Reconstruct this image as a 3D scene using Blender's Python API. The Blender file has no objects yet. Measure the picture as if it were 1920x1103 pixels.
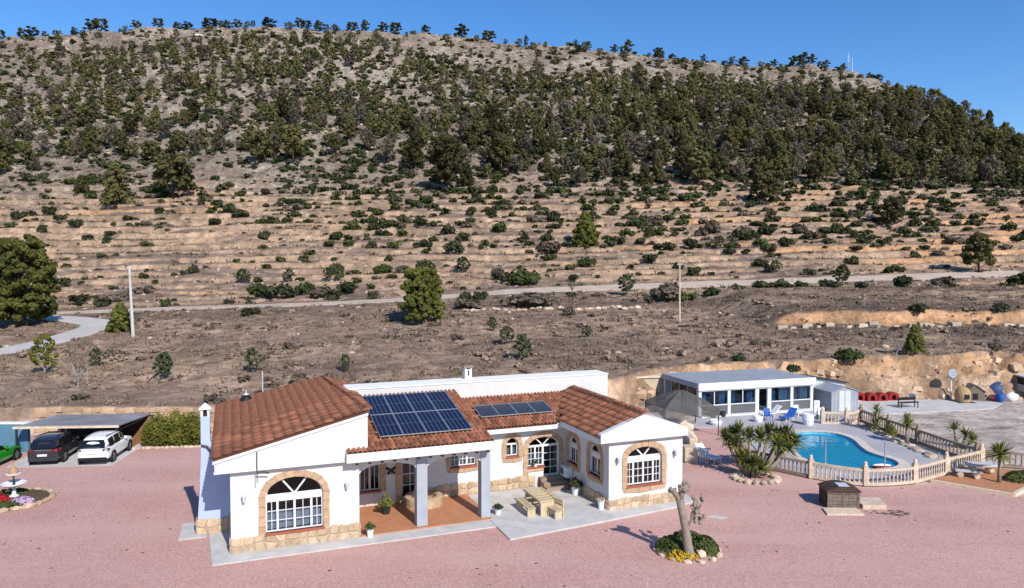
import bpy, bmesh, math, random
import numpy as np
from mathutils import Vector, Matrix, Euler
from mathutils.geometry import tessellate_polygon

random.seed(7)
R = math.radians
scene = bpy.context.scene
COL = scene.collection

# ------------------------------------------------------------------ camera, sky, sun, exposure
CAM_H = 12.0
cam_d = bpy.data.cameras.new('camera')
cam_d.sensor_width = 36.0
cam_d.lens = 1349.0 / 1920.0 * 36.0
cam_d.clip_start = 0.5
cam_d.clip_end = 6000
cam = bpy.data.objects.new('camera', cam_d)
cam.location = (0, 0, CAM_H)
cam.rotation_euler = (R(90 - 2.187), 0, 0)
COL.objects.link(cam)
scene.camera = cam

SUN_AZ, SUN_EL = R(150), R(37)          # azimuth from +Y clockwise: behind the camera, to the right
to_sun = Vector((math.sin(SUN_AZ) * math.cos(SUN_EL), math.cos(SUN_AZ) * math.cos(SUN_EL), math.sin(SUN_EL)))
world = bpy.data.worlds.new('World')
scene.world = world
world.use_nodes = True
wn = world.node_tree.nodes; wl = world.node_tree.links
wn.clear()
sky = wn.new('ShaderNodeTexSky')
sky.sky_type = 'NISHITA'
sky.sun_disc = False
sky.sun_elevation = SUN_EL
sky.sun_rotation = SUN_AZ
sky.altitude = 600
sky.air_density = 1.0
sky.dust_density = 0.15
sky.ozone_density = 4.0
bg = wn.new('ShaderNodeBackground'); bg.inputs['Strength'].default_value = 0.135
wo = wn.new('ShaderNodeOutputWorld')
hs = wn.new('ShaderNodeHueSaturation'); hs.inputs['Saturation'].default_value = 1.24; hs.inputs['Hue'].default_value = 0.505
wl.new(sky.outputs[0], hs.inputs['Color']); wl.new(hs.outputs[0], bg.inputs[0]); wl.new(bg.outputs[0], wo.inputs[0])

sun_d = bpy.data.lights.new('sun', 'SUN')
sun_d.energy = 4.6
sun_d.angle = R(0.5)
sun_d.color = (1.0, 0.95, 0.87)
sun = bpy.data.objects.new('sun', sun_d)
sun.rotation_euler = to_sun.to_track_quat('Z', 'Y').to_euler()
sun.location = (30, -50, 60)
COL.objects.link(sun)

vs = scene.view_settings
vs.view_transform = 'Standard'; vs.look = 'None'; vs.exposure = 0.28; vs.gamma = 1.0
vs.use_curve_mapping = False

# ------------------------------------------------------------------ materials
def nd(nt, t, **kw):
    n = nt.nodes.new(t)
    for k, v in kw.items():
        setattr(n, k, v)
    return n
MATS = {}
def mat(name, col, rough=0.8, var=0.12, scale=2.0, col2=None, bump=0.0, bscale=20.0, rnd=0.0, spec=0.3, metal=0.0, detail=6.0, coat=0.0):
    """principled surface with noise colour variation (col..col2), fine bump and per-object random tint"""
    m = bpy.data.materials.new(name); m.use_nodes = True
    nt = m.node_tree; b = nt.nodes['Principled BSDF']; L = nt.links
    b.inputs['Roughness'].default_value = rough
    b.inputs['Specular IOR Level'].default_value = spec
    b.inputs['Metallic'].default_value = metal
    if coat: b.inputs['Coat Weight'].default_value = coat
    tc = nd(nt, 'ShaderNodeTexCoord')
    c2 = col2 if col2 else tuple(max(0, c * (1 - 2 * var)) for c in col)
    n1 = nd(nt, 'ShaderNodeTexNoise'); n1.inputs['Scale'].default_value = scale; n1.inputs['Detail'].default_value = detail
    n1.inputs['Roughness'].default_value = 0.65
    L.new(tc.outputs['Object'], n1.inputs['Vector'])
    rp = nd(nt, 'ShaderNodeValToRGB')
    rp.color_ramp.elements[0].position = 0.32; rp.color_ramp.elements[1].position = 0.68
    rp.color_ramp.elements[0].color = (*c2, 1); rp.color_ramp.elements[1].color = (*col, 1)
    L.new(n1.outputs['Fac'], rp.inputs['Fac'])
    out = rp.outputs['Color']
    if rnd:
        oi = nd(nt, 'ShaderNodeObjectInfo')
        mr = nd(nt, 'ShaderNodeMapRange'); mr.inputs['To Min'].default_value = 1 - rnd; mr.inputs['To Max'].default_value = 1 + rnd
        L.new(oi.outputs['Random'], mr.inputs['Value'])
        mx = nd(nt, 'ShaderNodeVectorMath', operation='SCALE')
        L.new(out, mx.inputs[0]); L.new(mr.outputs[0], mx.inputs['Scale'])
        out = mx.outputs[0]
    L.new(out, b.inputs['Base Color'])
    if bump:
        n2 = nd(nt, 'ShaderNodeTexNoise'); n2.inputs['Scale'].default_value = bscale; n2.inputs['Detail'].default_value = 5
        L.new(tc.outputs['Object'], n2.inputs['Vector'])
        bp = nd(nt, 'ShaderNodeBump'); bp.inputs['Strength'].default_value = bump; bp.inputs['Distance'].default_value = 0.05
        L.new(n2.outputs['Fac'], bp.inputs['Height']); L.new(bp.outputs[0], b.inputs['Normal'])
    MATS[name] = m
    return m

def leaf_mat(name, c1, c2, rnd=0.25, scale=1.5, trans=0.2):
    """foliage: clump-scale colour variation, a little light through the leaf"""
    m = mat(name, c1, 0.75, col2=c2, scale=scale, rnd=rnd, spec=0.15)
    nt = m.node_tree; b = nt.nodes['Principled BSDF']
    tr = nd(nt, 'ShaderNodeBsdfTranslucent'); mx = nd(nt, 'ShaderNodeMixShader'); mx.inputs[0].default_value = trans
    src = b.inputs['Base Color'].links[0].from_socket
    nt.links.new(src, tr.inputs['Color'])
    o = nt.nodes['Material Output']
    nt.links.new(b.outputs[0], mx.inputs[1]); nt.links.new(tr.outputs[0], mx.inputs[2]); nt.links.new(mx.outputs[0], o.inputs['Surface'])
    return m

def glass_mat(name, tint=(0.75, 0.8, 0.85), refl=0.9):
    m = bpy.data.materials.new(name); m.use_nodes = True
    nt = m.node_tree; nt.nodes.clear()
    o = nd(nt, 'ShaderNodeOutputMaterial'); t = nd(nt, 'ShaderNodeBsdfTransparent'); g = nd(nt, 'ShaderNodeBsdfGlossy')
    t.inputs['Color'].default_value = (*tint, 1); g.inputs['Roughness'].default_value = 0.03
    lw = nd(nt, 'ShaderNodeFresnel'); lw.inputs['IOR'].default_value = 1.5
    mx = nd(nt, 'ShaderNodeMixShader')
    nt.links.new(lw.outputs[0], mx.inputs[0]); nt.links.new(t.outputs[0], mx.inputs[1]); nt.links.new(g.outputs[0], mx.inputs[2])
    nt.links.new(mx.outputs[0], o.inputs['Surface'])
    MATS[name] = m
    return m

def net_mat(name, col, alpha):
    m = bpy.data.materials.new(name); m.use_nodes = True
    nt = m.node_tree; nt.nodes.clear()
    o = nd(nt, 'ShaderNodeOutputMaterial'); t = nd(nt, 'ShaderNodeBsdfTransparent'); d = nd(nt, 'ShaderNodeBsdfDiffuse')
    d.inputs['Color'].default_value = (*col, 1)
    tc = nd(nt, 'ShaderNodeTexCoord'); n = nd(nt, 'ShaderNodeTexNoise'); n.inputs['Scale'].default_value = 1.5
    nt.links.new(tc.outputs['Object'], n.inputs['Vector'])
    mr = nd(nt, 'ShaderNodeMapRange'); mr.inputs['To Min'].default_value = alpha - 0.2; mr.inputs['To Max'].default_value = alpha + 0.15
    nt.links.new(n.outputs['Fac'], mr.inputs['Value'])
    mx = nd(nt, 'ShaderNodeMixShader')
    nt.links.new(mr.outputs[0], mx.inputs[0]); nt.links.new(t.outputs[0], mx.inputs[1]); nt.links.new(d.outputs[0], mx.inputs[2])
    nt.links.new(mx.outputs[0], o.inputs['Surface'])
    MATS[name] = m
    return m

mat('plaster', (0.605, 0.595, 0.585), 0.9, col2=(0.56, 0.55, 0.54), scale=0.9, bump=0.10, bscale=30)
def weather(name, amount, tint):
    """rain streaks and old patches on a wall: uneven vertical stains"""
    m = MATS[name]; nt = m.node_tree; b = nt.nodes['Principled BSDF']; L = nt.links
    src = b.inputs['Base Color'].links[0].from_socket; tc = nd(nt, 'ShaderNodeTexCoord')
    mp = nd(nt, 'ShaderNodeMapping'); mp.inputs['Scale'].default_value = (1.1, 1.1, 0.40); L.new(tc.outputs['Object'], mp.inputs['Vector'])
    n = nd(nt, 'ShaderNodeTexNoise'); n.inputs['Scale'].default_value = 1.3; n.inputs['Detail'].default_value = 8; n.inputs['Roughness'].default_value = 0.7
    L.new(mp.outputs[0], n.inputs['Vector'])
    mr = nd(nt, 'ShaderNodeMapRange'); mr.inputs['From Min'].default_value = 0.48; mr.inputs['From Max'].default_value = 0.78; mr.inputs['To Max'].default_value = amount
    L.new(n.outputs['Fac'], mr.inputs['Value'])
    mx = nd(nt, 'ShaderNodeMix', data_type='RGBA'); mx.inputs['B'].default_value = (*tint, 1)
    L.new(mr.outputs[0], mx.inputs['Factor']); L.new(src, mx.inputs['A']); L.new(mx.outputs['Result'], b.inputs['Base Color'])
weather('plaster', 0.32, (0.42, 0.39, 0.34))
mat('white_paint', (0.68, 0.68, 0.675), 0.55, var=0.03, scale=3)
mat('blue_plaster', (0.42, 0.49, 0.66), 0.9, col2=(0.37, 0.43, 0.60), scale=1.2, bump=0.1, bscale=30)
mat('pillar_paint', (0.37, 0.395, 0.435), 0.85, col2=(0.32, 0.345, 0.385), scale=1.5, bump=0.08, bscale=30)
mat('stone', (0.55, 0.415, 0.28), 0.9, col2=(0.37, 0.255, 0.16), scale=4, bump=0.5, bscale=14, rnd=0.22)
mat('mortar', (0.46, 0.35, 0.25), 0.95, var=0.15, scale=6, bump=0.3)
mat('surround', (0.50, 0.345, 0.225), 0.9, col2=(0.38, 0.245, 0.15), scale=3.5, bump=0.3, bscale=16, rnd=0.10)
mat('tile', (0.285, 0.112, 0.062), 0.88, col2=(0.14, 0.060, 0.038), scale=5, bump=0.3, bscale=25, rnd=0.45)
mat('roof_base', (0.12, 0.045, 0.026), 0.95, var=0.2, scale=4)
mat('terracotta_floor', (0.47, 0.22, 0.115), 0.75, col2=(0.38, 0.17, 0.085), scale=2.5)
mat('concrete', (0.56, 0.54, 0.52), 0.9, col2=(0.44, 0.42, 0.405), scale=0.7, bump=0.2, bscale=25, detail=9)
mat('deck', (0.43, 0.41, 0.43), 0.9, col2=(0.35, 0.335, 0.35), scale=0.5, bump=0.15, bscale=25, detail=8)
mat('coping', (0.62, 0.55, 0.49), 0.85, col2=(0.52, 0.45, 0.39), scale=2, bump=0.15)
mat('sill', (0.36, 0.10, 0.06), 0.7, var=0.15)
mat('dark_metal', (0.03, 0.03, 0.033), 0.5, var=0.1)
mat('black', (0.012, 0.012, 0.013), 0.6, var=0.1)
mat('aluminium', (0.62, 0.63, 0.65), 0.35, var=0.05, metal=0.7)
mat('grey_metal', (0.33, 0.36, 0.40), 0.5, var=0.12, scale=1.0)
mat('pale_metal', (0.55, 0.57, 0.60), 0.5, var=0.08, scale=0.8)
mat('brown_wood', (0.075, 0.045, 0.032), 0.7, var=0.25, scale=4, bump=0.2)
mat('grey_wood', (0.20, 0.155, 0.125), 0.8, var=0.25, scale=6, bump=0.3, rnd=0.2)
mat('pale_wood', (0.56, 0.455, 0.30), 0.8, col2=(0.40, 0.305, 0.19), scale=7, rnd=0.08, bump=0.15)
mat('orange_wood', (0.46, 0.24, 0.11), 0.8, var=0.25, scale=3)
mat('cream_concrete', (0.66, 0.53, 0.40), 0.9, col2=(0.48, 0.37, 0.27), scale=3, bump=0.2, rnd=0.10)
mat('brown_and_shaded_concrete', (0.34, 0.25, 0.185), 0.9, col2=(0.25, 0.18, 0.13), scale=3, bump=0.2, rnd=0.12)  # own brown of steps and rocks; shade put into the right balustrades' colour
mat('pale_stone', (0.58, 0.47, 0.36), 0.9, col2=(0.42, 0.32, 0.23), scale=3, bump=0.4, rnd=0.25)
mat('wall_stone', (0.50, 0.35, 0.23), 0.95, col2=(0.34, 0.22, 0.135), scale=3, bump=0.5, rnd=0.3)
mat('cliff_stone', (0.60, 0.44, 0.31), 0.95, col2=(0.46, 0.31, 0.20), scale=1.6, bump=0.5, bscale=6, rnd=0.18)
mat('outcrop', (0.42, 0.345, 0.285), 0.95, col2=(0.24, 0.19, 0.155), scale=0.5, bump=0.5, bscale=3)
mat('bark', (0.30, 0.245, 0.195), 0.95, col2=(0.19, 0.15, 0.115), scale=6, bump=0.5, bscale=18)
mat('pine_bark', (0.105, 0.075, 0.055), 0.95, var=0.25, scale=5)
mat('pale_bark', (0.40, 0.36, 0.32), 0.9, var=0.2, scale=5)
mat('dry_twig', (0.21, 0.165, 0.13), 0.95, var=0.2, scale=5)
mat('tyre', (0.015, 0.015, 0.016), 0.85, var=0.1)
mat('rim', (0.30, 0.30, 0.31), 0.35, var=0.1, metal=0.8)
mat('car_glass', (0.010, 0.011, 0.013), 0.06, var=0.1, spec=0.6)
mat('white_car', (0.80, 0.80, 0.81), 0.25, var=0.01, spec=0.5, coat=0.8)
mat('dark_car', (0.022, 0.022, 0.028), 0.22, var=0.05, spec=0.5, coat=0.8)
mat('green_car', (0.015, 0.24, 0.012), 0.22, var=0.05, spec=0.5, coat=0.8)
mat('tail_light', (0.34, 0.01, 0.015), 0.2, var=0.1)
mat('dark_tail_light', (0.05, 0.012, 0.014), 0.2, var=0.1)
mat('plate', (0.75, 0.75, 0.75), 0.5, var=0.05)
mat('blue_plastic', (0.025, 0.12, 0.42), 0.5, var=0.1)
mat('red_plastic', (0.28, 0.016, 0.02), 0.45, var=0.12)
mat('flower_red', (0.45, 0.008, 0.02), 0.7, var=0.3, scale=8)
mat('white_plastic', (0.78, 0.78, 0.79), 0.45, var=0.04)
mat('blue_tarp', (0.04, 0.08, 0.19), 0.6, var=0.25, scale=2)
mat('purple_cloth', (0.27, 0.16, 0.30), 0.8, col2=(0.55, 0.42, 0.55), scale=9)
mat('canvas_grey', (0.30, 0.29, 0.29), 0.85, var=0.15)
mat('straw', (0.50, 0.33, 0.17), 0.9, var=0.25, scale=14, bump=0.4)
mat('beige_wall', (0.52, 0.42, 0.31), 0.9, var=0.1, scale=1)
mat('cream_door', (0.70, 0.66, 0.58), 0.7, var=0.05)
mat('curtain', (0.52, 0.54, 0.56), 0.9, col2=(0.34, 0.37, 0.40), scale=3)
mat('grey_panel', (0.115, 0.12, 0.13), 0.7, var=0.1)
mat('panel_frame', (0.60, 0.62, 0.65), 0.35, var=0.05, metal=0.6)
mat('membrane', (0.80, 0.79, 0.77), 0.85, col2=(0.74, 0.73, 0.71), scale=0.6)
mat('carport_roof', (0.30, 0.30, 0.315), 0.6, col2=(0.17, 0.16, 0.155), scale=0.45, spec=0.4)
mat('soil', (0.13, 0.085, 0.055), 0.95, var=0.25, scale=6, bump=0.4)
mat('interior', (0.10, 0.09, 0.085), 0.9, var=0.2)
mat('pink', (0.70, 0.22, 0.30), 0.7, var=0.1)
glass_mat('glass'); glass_mat('dark_glass', (0.30, 0.36, 0.42)); glass_mat('blue_glass', (0.50, 0.66, 0.80))
net_mat('net', (0.12, 0.115, 0.11), 0.72)
leaf_mat('pine_leaf', (0.140, 0.126, 0.046), (0.070, 0.065, 0.028), 0.50, 0.6, 0.32)
leaf_mat('pine_leaf_grey', (0.190, 0.155, 0.110), (0.11, 0.09, 0.066), 0.25, 0.6, 0.3)
leaf_mat('pine_leaf_bright', (0.23, 0.225, 0.045), (0.075, 0.09, 0.022), 0.15, 0.9)
leaf_mat('pine_leaf_near', (0.130, 0.125, 0.028), (0.042, 0.050, 0.014), 0.15, 0.9)
leaf_mat('shrub_leaf', (0.070, 0.075, 0.032), (0.038, 0.042, 0.020), 0.35, 1.2)
leaf_mat('shrub_green', (0.080, 0.100, 0.028), (0.040, 0.055, 0.018), 0.3, 1.2)
leaf_mat('shrub_grey', (0.165, 0.130, 0.092), (0.095, 0.075, 0.055), 0.3, 1.2)
leaf_mat('almond_leaf', (0.095, 0.115, 0.045), (0.050, 0.068, 0.028), 0.2, 1.5)
leaf_mat('yucca_leaf', (0.26, 0.25, 0.06), (0.07, 0.10, 0.025), 0.15, 1.2)
leaf_mat('hedge_leaf', (0.24, 0.22, 0.035), (0.06, 0.075, 0.016), 0.15, 1.0)
leaf_mat('succulent', (0.120, 0.150, 0.035), (0.035, 0.055, 0.018), 0.2, 3.0)
leaf_mat('yellow_flower', (0.62, 0.36, 0.02), (0.28, 0.22, 0.03), 0.2, 6.0)
leaf_mat('dry_scrub', (0.36, 0.262, 0.19), (0.185, 0.135, 0.102), 0.2, 0.25)

weather('concrete', 0.6, (0.27, 0.25, 0.235)); weather('deck', 0.5, (0.24, 0.225, 0.225)); weather('pillar_paint', 0.4, (0.22, 0.23, 0.26)); weather('membrane', 0.3, (0.55, 0.53, 0.50))

# ------------------------------------------------------------------ mesh helpers
def link(o, parent=None):
    COL.objects.link(o)
    if parent is not None: o.parent = parent
    return o
def tag(o, label=None, cat=None, group=None, kind=None):
    if label: o['label'] = label
    if cat: o['category'] = cat
    if group: o['group'] = group
    if kind: o['kind'] = kind
    return o
def empty(name, loc, rz=0.0, label=None, cat=None, group=None):
    o = bpy.data.objects.new(name, None)
    o.empty_display_size = 0.2
    o.location = loc; o.rotation_euler = (0, 0, rz)
    COL.objects.link(o)
    return tag(o, label, cat, group)
def new_obj(name, me, parent=None, loc=None):
    o = bpy.data.objects.new(name, me)
    if loc is not None: o.location = loc
    return link(o, parent)
def copy_tree(o, parent=None):
    c = o.copy(); COL.objects.link(c); c.parent = parent
    for ch in o.children:
        copy_tree(ch, c)
    return c

class MB:
    def __init__(s): s.v = []; s.f = []
    def add(s, vs, fs):
        b = len(s.v); s.v += [tuple(p) for p in vs]; s.f += [tuple(i + b for i in f) for f in fs]; return s
    def box(s, x0, y0, z0, x1, y1, z1):
        return s.add([(x0,y0,z0),(x1,y0,z0),(x1,y1,z0),(x0,y1,z0),(x0,y0,z1),(x1,y0,z1),(x1,y1,z1),(x0,y1,z1)],
                     [(0,3,2,1),(4,5,6,7),(0,1,5,4),(1,2,6,5),(2,3,7,6),(3,0,4,7)])
    def bar(s, p, q, w, h=None):
        """rectangular bar between two points"""
        p = Vector(p); q = Vector(q); h = h or w
        d = (q - p).normalized()
        up = Vector((0,0,1)) if abs(d.z) < 0.95 else Vector((0,1,0))
        a = d.cross(up).normalized() * (w / 2); b = a.cross(d).normalized() * (h / 2)
        vs = [p - a - b, p + a - b, p + a + b, p - a + b, q - a - b, q + a - b, q + a + b, q - a + b]
        return s.add(vs, [(0,3,2,1),(4,5,6,7),(0,1,5,4),(1,2,6,5),(2,3,7,6),(3,0,4,7)])
    def tube(s, pts, rad, n=8, cap=True):
        pts = [Vector(p) for p in pts]
        if not hasattr(rad, '__len__'): rad = [rad] * len(pts)
        vs = []; fs = []; prev = None
        for i, p in enumerate(pts):
            d = (pts[min(i + 1, len(pts) - 1)] - pts[max(i - 1, 0)])
            d = d.normalized() if d.length > 1e-9 else Vector((0,0,1))
            if prev is None:
                up = Vector((1,0,0)) if abs(d.z) > 0.8 else Vector((0,0,1))
                a = d.cross(up).normalized()
            else:
                a = (prev - d * prev.dot(d)).normalized()
            prev = a; b = d.cross(a)
            for k in range(n):
                t = 2 * math.pi * k / n
                vs.append(p + (a * math.cos(t) + b * math.sin(t)) * rad[i])
        for i in range(len(pts) - 1):
            for k in range(n):
                k2 = (k + 1) % n
                fs.append((i*n + k, i*n + k2, (i+1)*n + k2, (i+1)*n + k))
        if cap:
            fs.append(tuple(range(n - 1, -1, -1))); fs.append(tuple((len(pts)-1)*n + k for k in range(n)))
        return s.add(vs, fs)
    def lathe(s, prof, n=14, c=(0, 0), a0=0.0, a1=2 * math.pi):
        vs = []; fs = []; full = abs(a1 - a0 - 2 * math.pi) < 1e-6; m = n if full else n + 1
        for r, z in prof:
            for k in range(m):
                t = a0 + (a1 - a0) * k / n
                vs.append((c[0] + r * math.cos(t), c[1] + r * math.sin(t), z))
        for i in range(len(prof) - 1):
            for k in range(n):
                k2 = (k + 1) % m if full else k + 1
                fs.append((i*m + k, i*m + k2, (i+1)*m + k2, (i+1)*m + k))
        return s.add(vs, fs)
    def poly(s, outer, holes, d0, d1, tf):
        """plate with holes: outline in (s,t), extruded d0..d1, tf maps (s,t,d) to xyz"""
        loops = [list(outer)] + [list(h) for h in holes]
        flat = [p for lp in loops for p in lp]
        tris = tessellate_polygon([[Vector((p[0], p[1], 0)) for p in lp] for lp in loops])
        n = len(flat)
        vs = [tf(p[0], p[1], d0) for p in flat] + [tf(p[0], p[1], d1) for p in flat]
        fs = [tuple(t) for t in tris] + [tuple(i + n for i in reversed(t)) for t in tris]
        o = 0
        for lp in loops:
            m = len(lp)
            for i in range(m):
                j = (i + 1) % m
                fs.append((o + i, o + j, o + j + n, o + i + n))
            o += m
        return s.add(vs, fs)
    def prism(s, pts, z0, z1):
        return s.poly(pts, [], z0, z1, lambda a, b, d: (a, b, d))
    def rock(s, c, sx, sy, sz, seed=0, rz=0.0):
        rg = random.Random(seed)
        bm = bmesh.new(); bmesh.ops.create_icosphere(bm, subdivisions=1, radius=1)
        vs = []
        for v in bm.verts:
            k = 0.8 + 0.4 * rg.random()
            x, y, z = v.co.x * sx * k, v.co.y * sy * k, v.co.z * sz * k
            vs.append((c[0] + x * math.cos(rz) - y * math.sin(rz), c[1] + x * math.sin(rz) + y * math.cos(rz), c[2] + z))
        fs = [tuple(v.index for v in f.verts) for f in bm.faces]
        bm.free()
        return s.add(vs, fs)
    def block(s, sx, sy, sz, seed=0):
        rg = random.Random(seed); j = lambda: 1 + rg.uniform(-0.22, 0.16)
        vs = [(x * sx * j(), y * sy * j(), z * sz * j()) for z in (-1, 1) for y in (-1, 1) for x in (-1, 1)]
        return s.add(vs, [(0,2,3,1),(4,5,7,6),(0,1,5,4),(1,3,7,5),(3,2,6,7),(2,0,4,6)])
    def mesh(s, name, m=None, smooth=False, fix=True, bevel=0.0):
        me = bpy.data.meshes.new(name)
        me.from_pydata([tuple(p) for p in s.v], [], s.f)
        if fix or bevel:
            bm = bmesh.new(); bm.from_mesh(me)
            if fix: bmesh.ops.recalc_face_normals(bm, faces=bm.faces)
            if bevel:
                es = [e for e in bm.edges if len(e.link_faces) == 2 and e.calc_face_angle(0) > 0.5]
                bmesh.ops.bevel(bm, geom=es, offset=bevel, segments=2, affect='EDGES', profile=0.7)
            bm.to_mesh(me); bm.free()
        if smooth:
            me.polygons.foreach_set('use_smooth', [True] * len(me.polygons))
        if m: me.materials.append(MATS[m] if isinstance(m, str) else m)
        return me
    def build(s, name, m, parent=None, smooth=False, fix=True, bevel=0.0, loc=None):
        return new_obj(name, s.mesh(name, m, smooth, fix, bevel), parent, loc)

def np_mesh(name, V, F, m=None, smooth=False):
    """mesh from numpy arrays, all faces with the same number of corners"""
    V = np.asarray(V, np.float32); F = np.asarray(F, np.int32)
    k = F.shape[1]; me = bpy.data.meshes.new(name)
    me.vertices.add(len(V)); me.vertices.foreach_set('co', V.ravel())
    me.loops.add(F.size); me.loops.foreach_set('vertex_index', F.ravel())
    me.polygons.add(len(F)); me.polygons.foreach_set('loop_start', np.arange(0, F.size, k, dtype=np.int32))
    if smooth: me.polygons.foreach_set('use_smooth', np.ones(len(F), bool))
    if m: me.materials.append(MATS[m])
    me.update(calc_edges=True)
    return me
# ------------------------------------------------------------------ terrain heights
def _h(ix, iy, seed):
    n = (ix.astype(np.int64) * 374761393 + iy.astype(np.int64) * 668265263 + seed * 974711) & 0x7fffffff
    n = ((n ^ (n >> 13)) * 1274126177) & 0x7fffffff
    return ((n ^ (n >> 16)) & 0xffff) / 65535.0
def vnoise(x, y, seed=0):
    x0 = np.floor(x); y0 = np.floor(y); fx = x - x0; fy = y - y0
    fx = fx * fx * (3 - 2 * fx); fy = fy * fy * (3 - 2 * fy)
    a = _h(x0, y0, seed); b = _h(x0 + 1, y0, seed); c = _h(x0, y0 + 1, seed); d = _h(x0 + 1, y0 + 1, seed)
    return (a * (1 - fx) + b * fx) * (1 - fy) + (c * (1 - fx) + d * fx) * fy
def fbm(x, y, seed=0, oct=4):
    s = 0.0; a = 0.5
    for o in range(oct):
        s = s + a * (vnoise(x * 2 ** o, y * 2 ** o, seed + o * 17) - 0.5); a *= 0.55
    return s
def sstep(a, b, x):
    t = np.clip((x - a) / (b - a), 0, 1); return t * t * (3 - 2 * t)

F_, HOR = 1349.0, 500.0
def _zt(tab):      # (elevation row, distance) table -> distance, height
    Y = np.array([t[1] for t in tab], float); y = np.array([t[0] for t in tab], float)
    return Y, CAM_H + (HOR - y) / F_ * Y
TL = _zt([(768,52),(690,70),(632,90),(582,122),(545,140),(500,156),(450,176),(400,198),(384,206)])
TM = _zt([(735,57),(695,65),(640,80),(598,100),(547,128),(500,150),(450,170),(400,192),(370,206)])
TR = _zt([(660,68),(642,75),(612,90),(577,110),(522,132),(500,142),(450,162),(400,185),(362,206)])
SKX = (np.array([-900,-300,0,100,200,300,400,500,600,700,800,900,1000,1100,1200,1300,1400,1500,1560,1600,1650,1700,1750,1800,1850,1900,1950,2100,2600,3200], float) - 960) / F_
SKY = (HOR - np.array([150,100,79,77,69,59,53,53,59,69,73,77,83,93,107,119,127,129,131,137,155,179,199,225,249,275,300,350,385,390], float)) / F_
YSX = np.array([-1.3,-0.71,0,0.3,0.45,0.6,0.71,1.0]); YSV = np.array([400,395,395,385,372,330,292,270.])
YBX = np.array([-90,-20,-8,6,14,30,50,90.]); YBV = np.array([52,52,53,58,64.5,66.5,67.5,69.])
def base_z(X, Y):
    a = np.clip(X / np.maximum(Y, 20), -1.3, 1.3)
    Yc = np.clip(Y, 52, 206)
    zl, zm, zr = (np.interp(Yc, *t) for t in (TL, TM, TR))
    wl = np.clip(-a / 0.712, 0, 1.25); wr = np.clip(a / 0.712, 0, 1.25)
    wr = np.where(wr < 1, wr * wr * (3 - 2 * wr) * 0.5 + wr * 0.5, wr)
    z = zm + (zl - zm) * wl + (zr - zm) * wr
    e0 = (z - CAM_H) / 206.0
    es = np.interp(a, SKX, SKY); ys = np.interp(a, YSX, YSV)
    t = (Y - 206) / (ys - 206)
    g = np.where(t < 1, t + 0.32 * t * (1 - t), 1.0)
    zh = CAM_H + Y * (e0 + (es - e0) * g)
    zs = CAM_H + ys * es
    zh = np.where(t >= 1, zs - (Y - ys) * 0.06, zh)
    return np.where(Y > 206, zh, z)
ROAD = [(-60.5,69),(-57.7,76),(-56.4,79),(-55.5,83),(-55.2,87.4),(-55.8,92.7),(-56.8,98.3),(-58.8,102.1),(-62.6,105.2),(-67.7,108.2),(-74.5,111),(-84,113)]
TRACK = [(-84,114.6),(-72.5,115.4),(-66,116.6),(-54.4,118),(-35.2,118.8),(-18.9,121.2),(-10.2,124.4),(3.8,128.4),(23.2,130.6),(45.1,132.2),(59.4,133.4),(75.5,134.4),(97,136.4)]
def dist_path(X, Y, P):
    """distance to a polyline and the nearest point's own coordinates"""
    best = np.full(X.shape, 1e9); nx = np.zeros(X.shape); ny = np.zeros(X.shape)
    for (x0, y0), (x1, y1) in zip(P[:-1], P[1:]):
        dx, dy = x1 - x0, y1 - y0
        t = np.clip(((X - x0) * dx + (Y - y0) * dy) / (dx * dx + dy * dy), 0, 1)
        px, py = x0 + t * dx, y0 + t * dy
        d = np.hypot(X - px, Y - py); m = d < best
        best = np.where(m, d, best); nx = np.where(m, px, nx); ny = np.where(m, py, ny)
    return best, nx, ny
def smooth_path(P, n=6):
    out = []
    for i in range(len(P) - 1):
        p0 = P[max(i-1, 0)]; p1 = P[i]; p2 = P[i+1]; p3 = P[min(i+2, len(P)-1)]
        for k in range(n):
            t = k / n
            out.append(tuple(0.5 * ((2*b) + (-a + c) * t + (2*a - 5*b + 4*c - d) * t*t + (-a + 3*b - 3*c + d) * t**3) for a, b, c, d in zip(p0, p1, p2, p3)))
    out.append(P[-1]); return out
ROAD = smooth_path(ROAD); TRACK = smooth_path(TRACK, 4)
POOL = [(20.3,51.3),(21.7,51.7),(22.9,51.3),(23.5,50.3),(23.55,49.1),(23.2,47.5),(23.0,46.0),(23.3,44.9),(23.6,44.0),(23.4,43.1),(22.8,42.5),(22.1,42.2),(21.1,42.0),(20.4,42.2),(19.5,42.7),(18.6,43.4),(18.2,44.6),(18.5,46.6),(19.0,48.8),(19.4,50.4)]
POOL = smooth_path(POOL + [POOL[0]], 3)[:-1]
def in_poly(X, Y, P):
    c = np.zeros(X.shape, bool); n = len(P)
    for i in range(n):
        (x0, y0), (x1, y1) = P[i], P[i-1]
        if y0 == y1: continue
        c ^= ((y0 > Y) != (y1 > Y)) & (X < (x1 - x0) * (Y - y0) / (y1 - y0) + x0)
    return c
def terr_warp(X, Y):
    """terrace steps: treads and banks; returns warped Y, bank mask, terrace strength"""
    amp = sstep(114, 124, Y) * (1 - sstep(205, 240, Y + 16 * (X < -9999)))
    st = 5.0
    s = Y + 7 * fbm(X / 60, Y / 90, 5, 2) + 2.2 * fbm(X / 14, Y / 40, 6, 2) + 0.7 * fbm(X / 3.0, Y / 12, 16, 2)
    fr = s / st - np.floor(s / st)
    br = 0.35 + 0.65 * sstep(0.30, 0.50, vnoise(X / 13, np.floor(s / st) * 3.7, 9))
    w = np.where(fr < 0.86, 0.20 * fr / 0.86, 0.20 + 0.80 * (fr - 0.86) / 0.14)
    k = amp * br
    return Y + (w - fr) * st * k, (fr > 0.80) * k, fr
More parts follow.
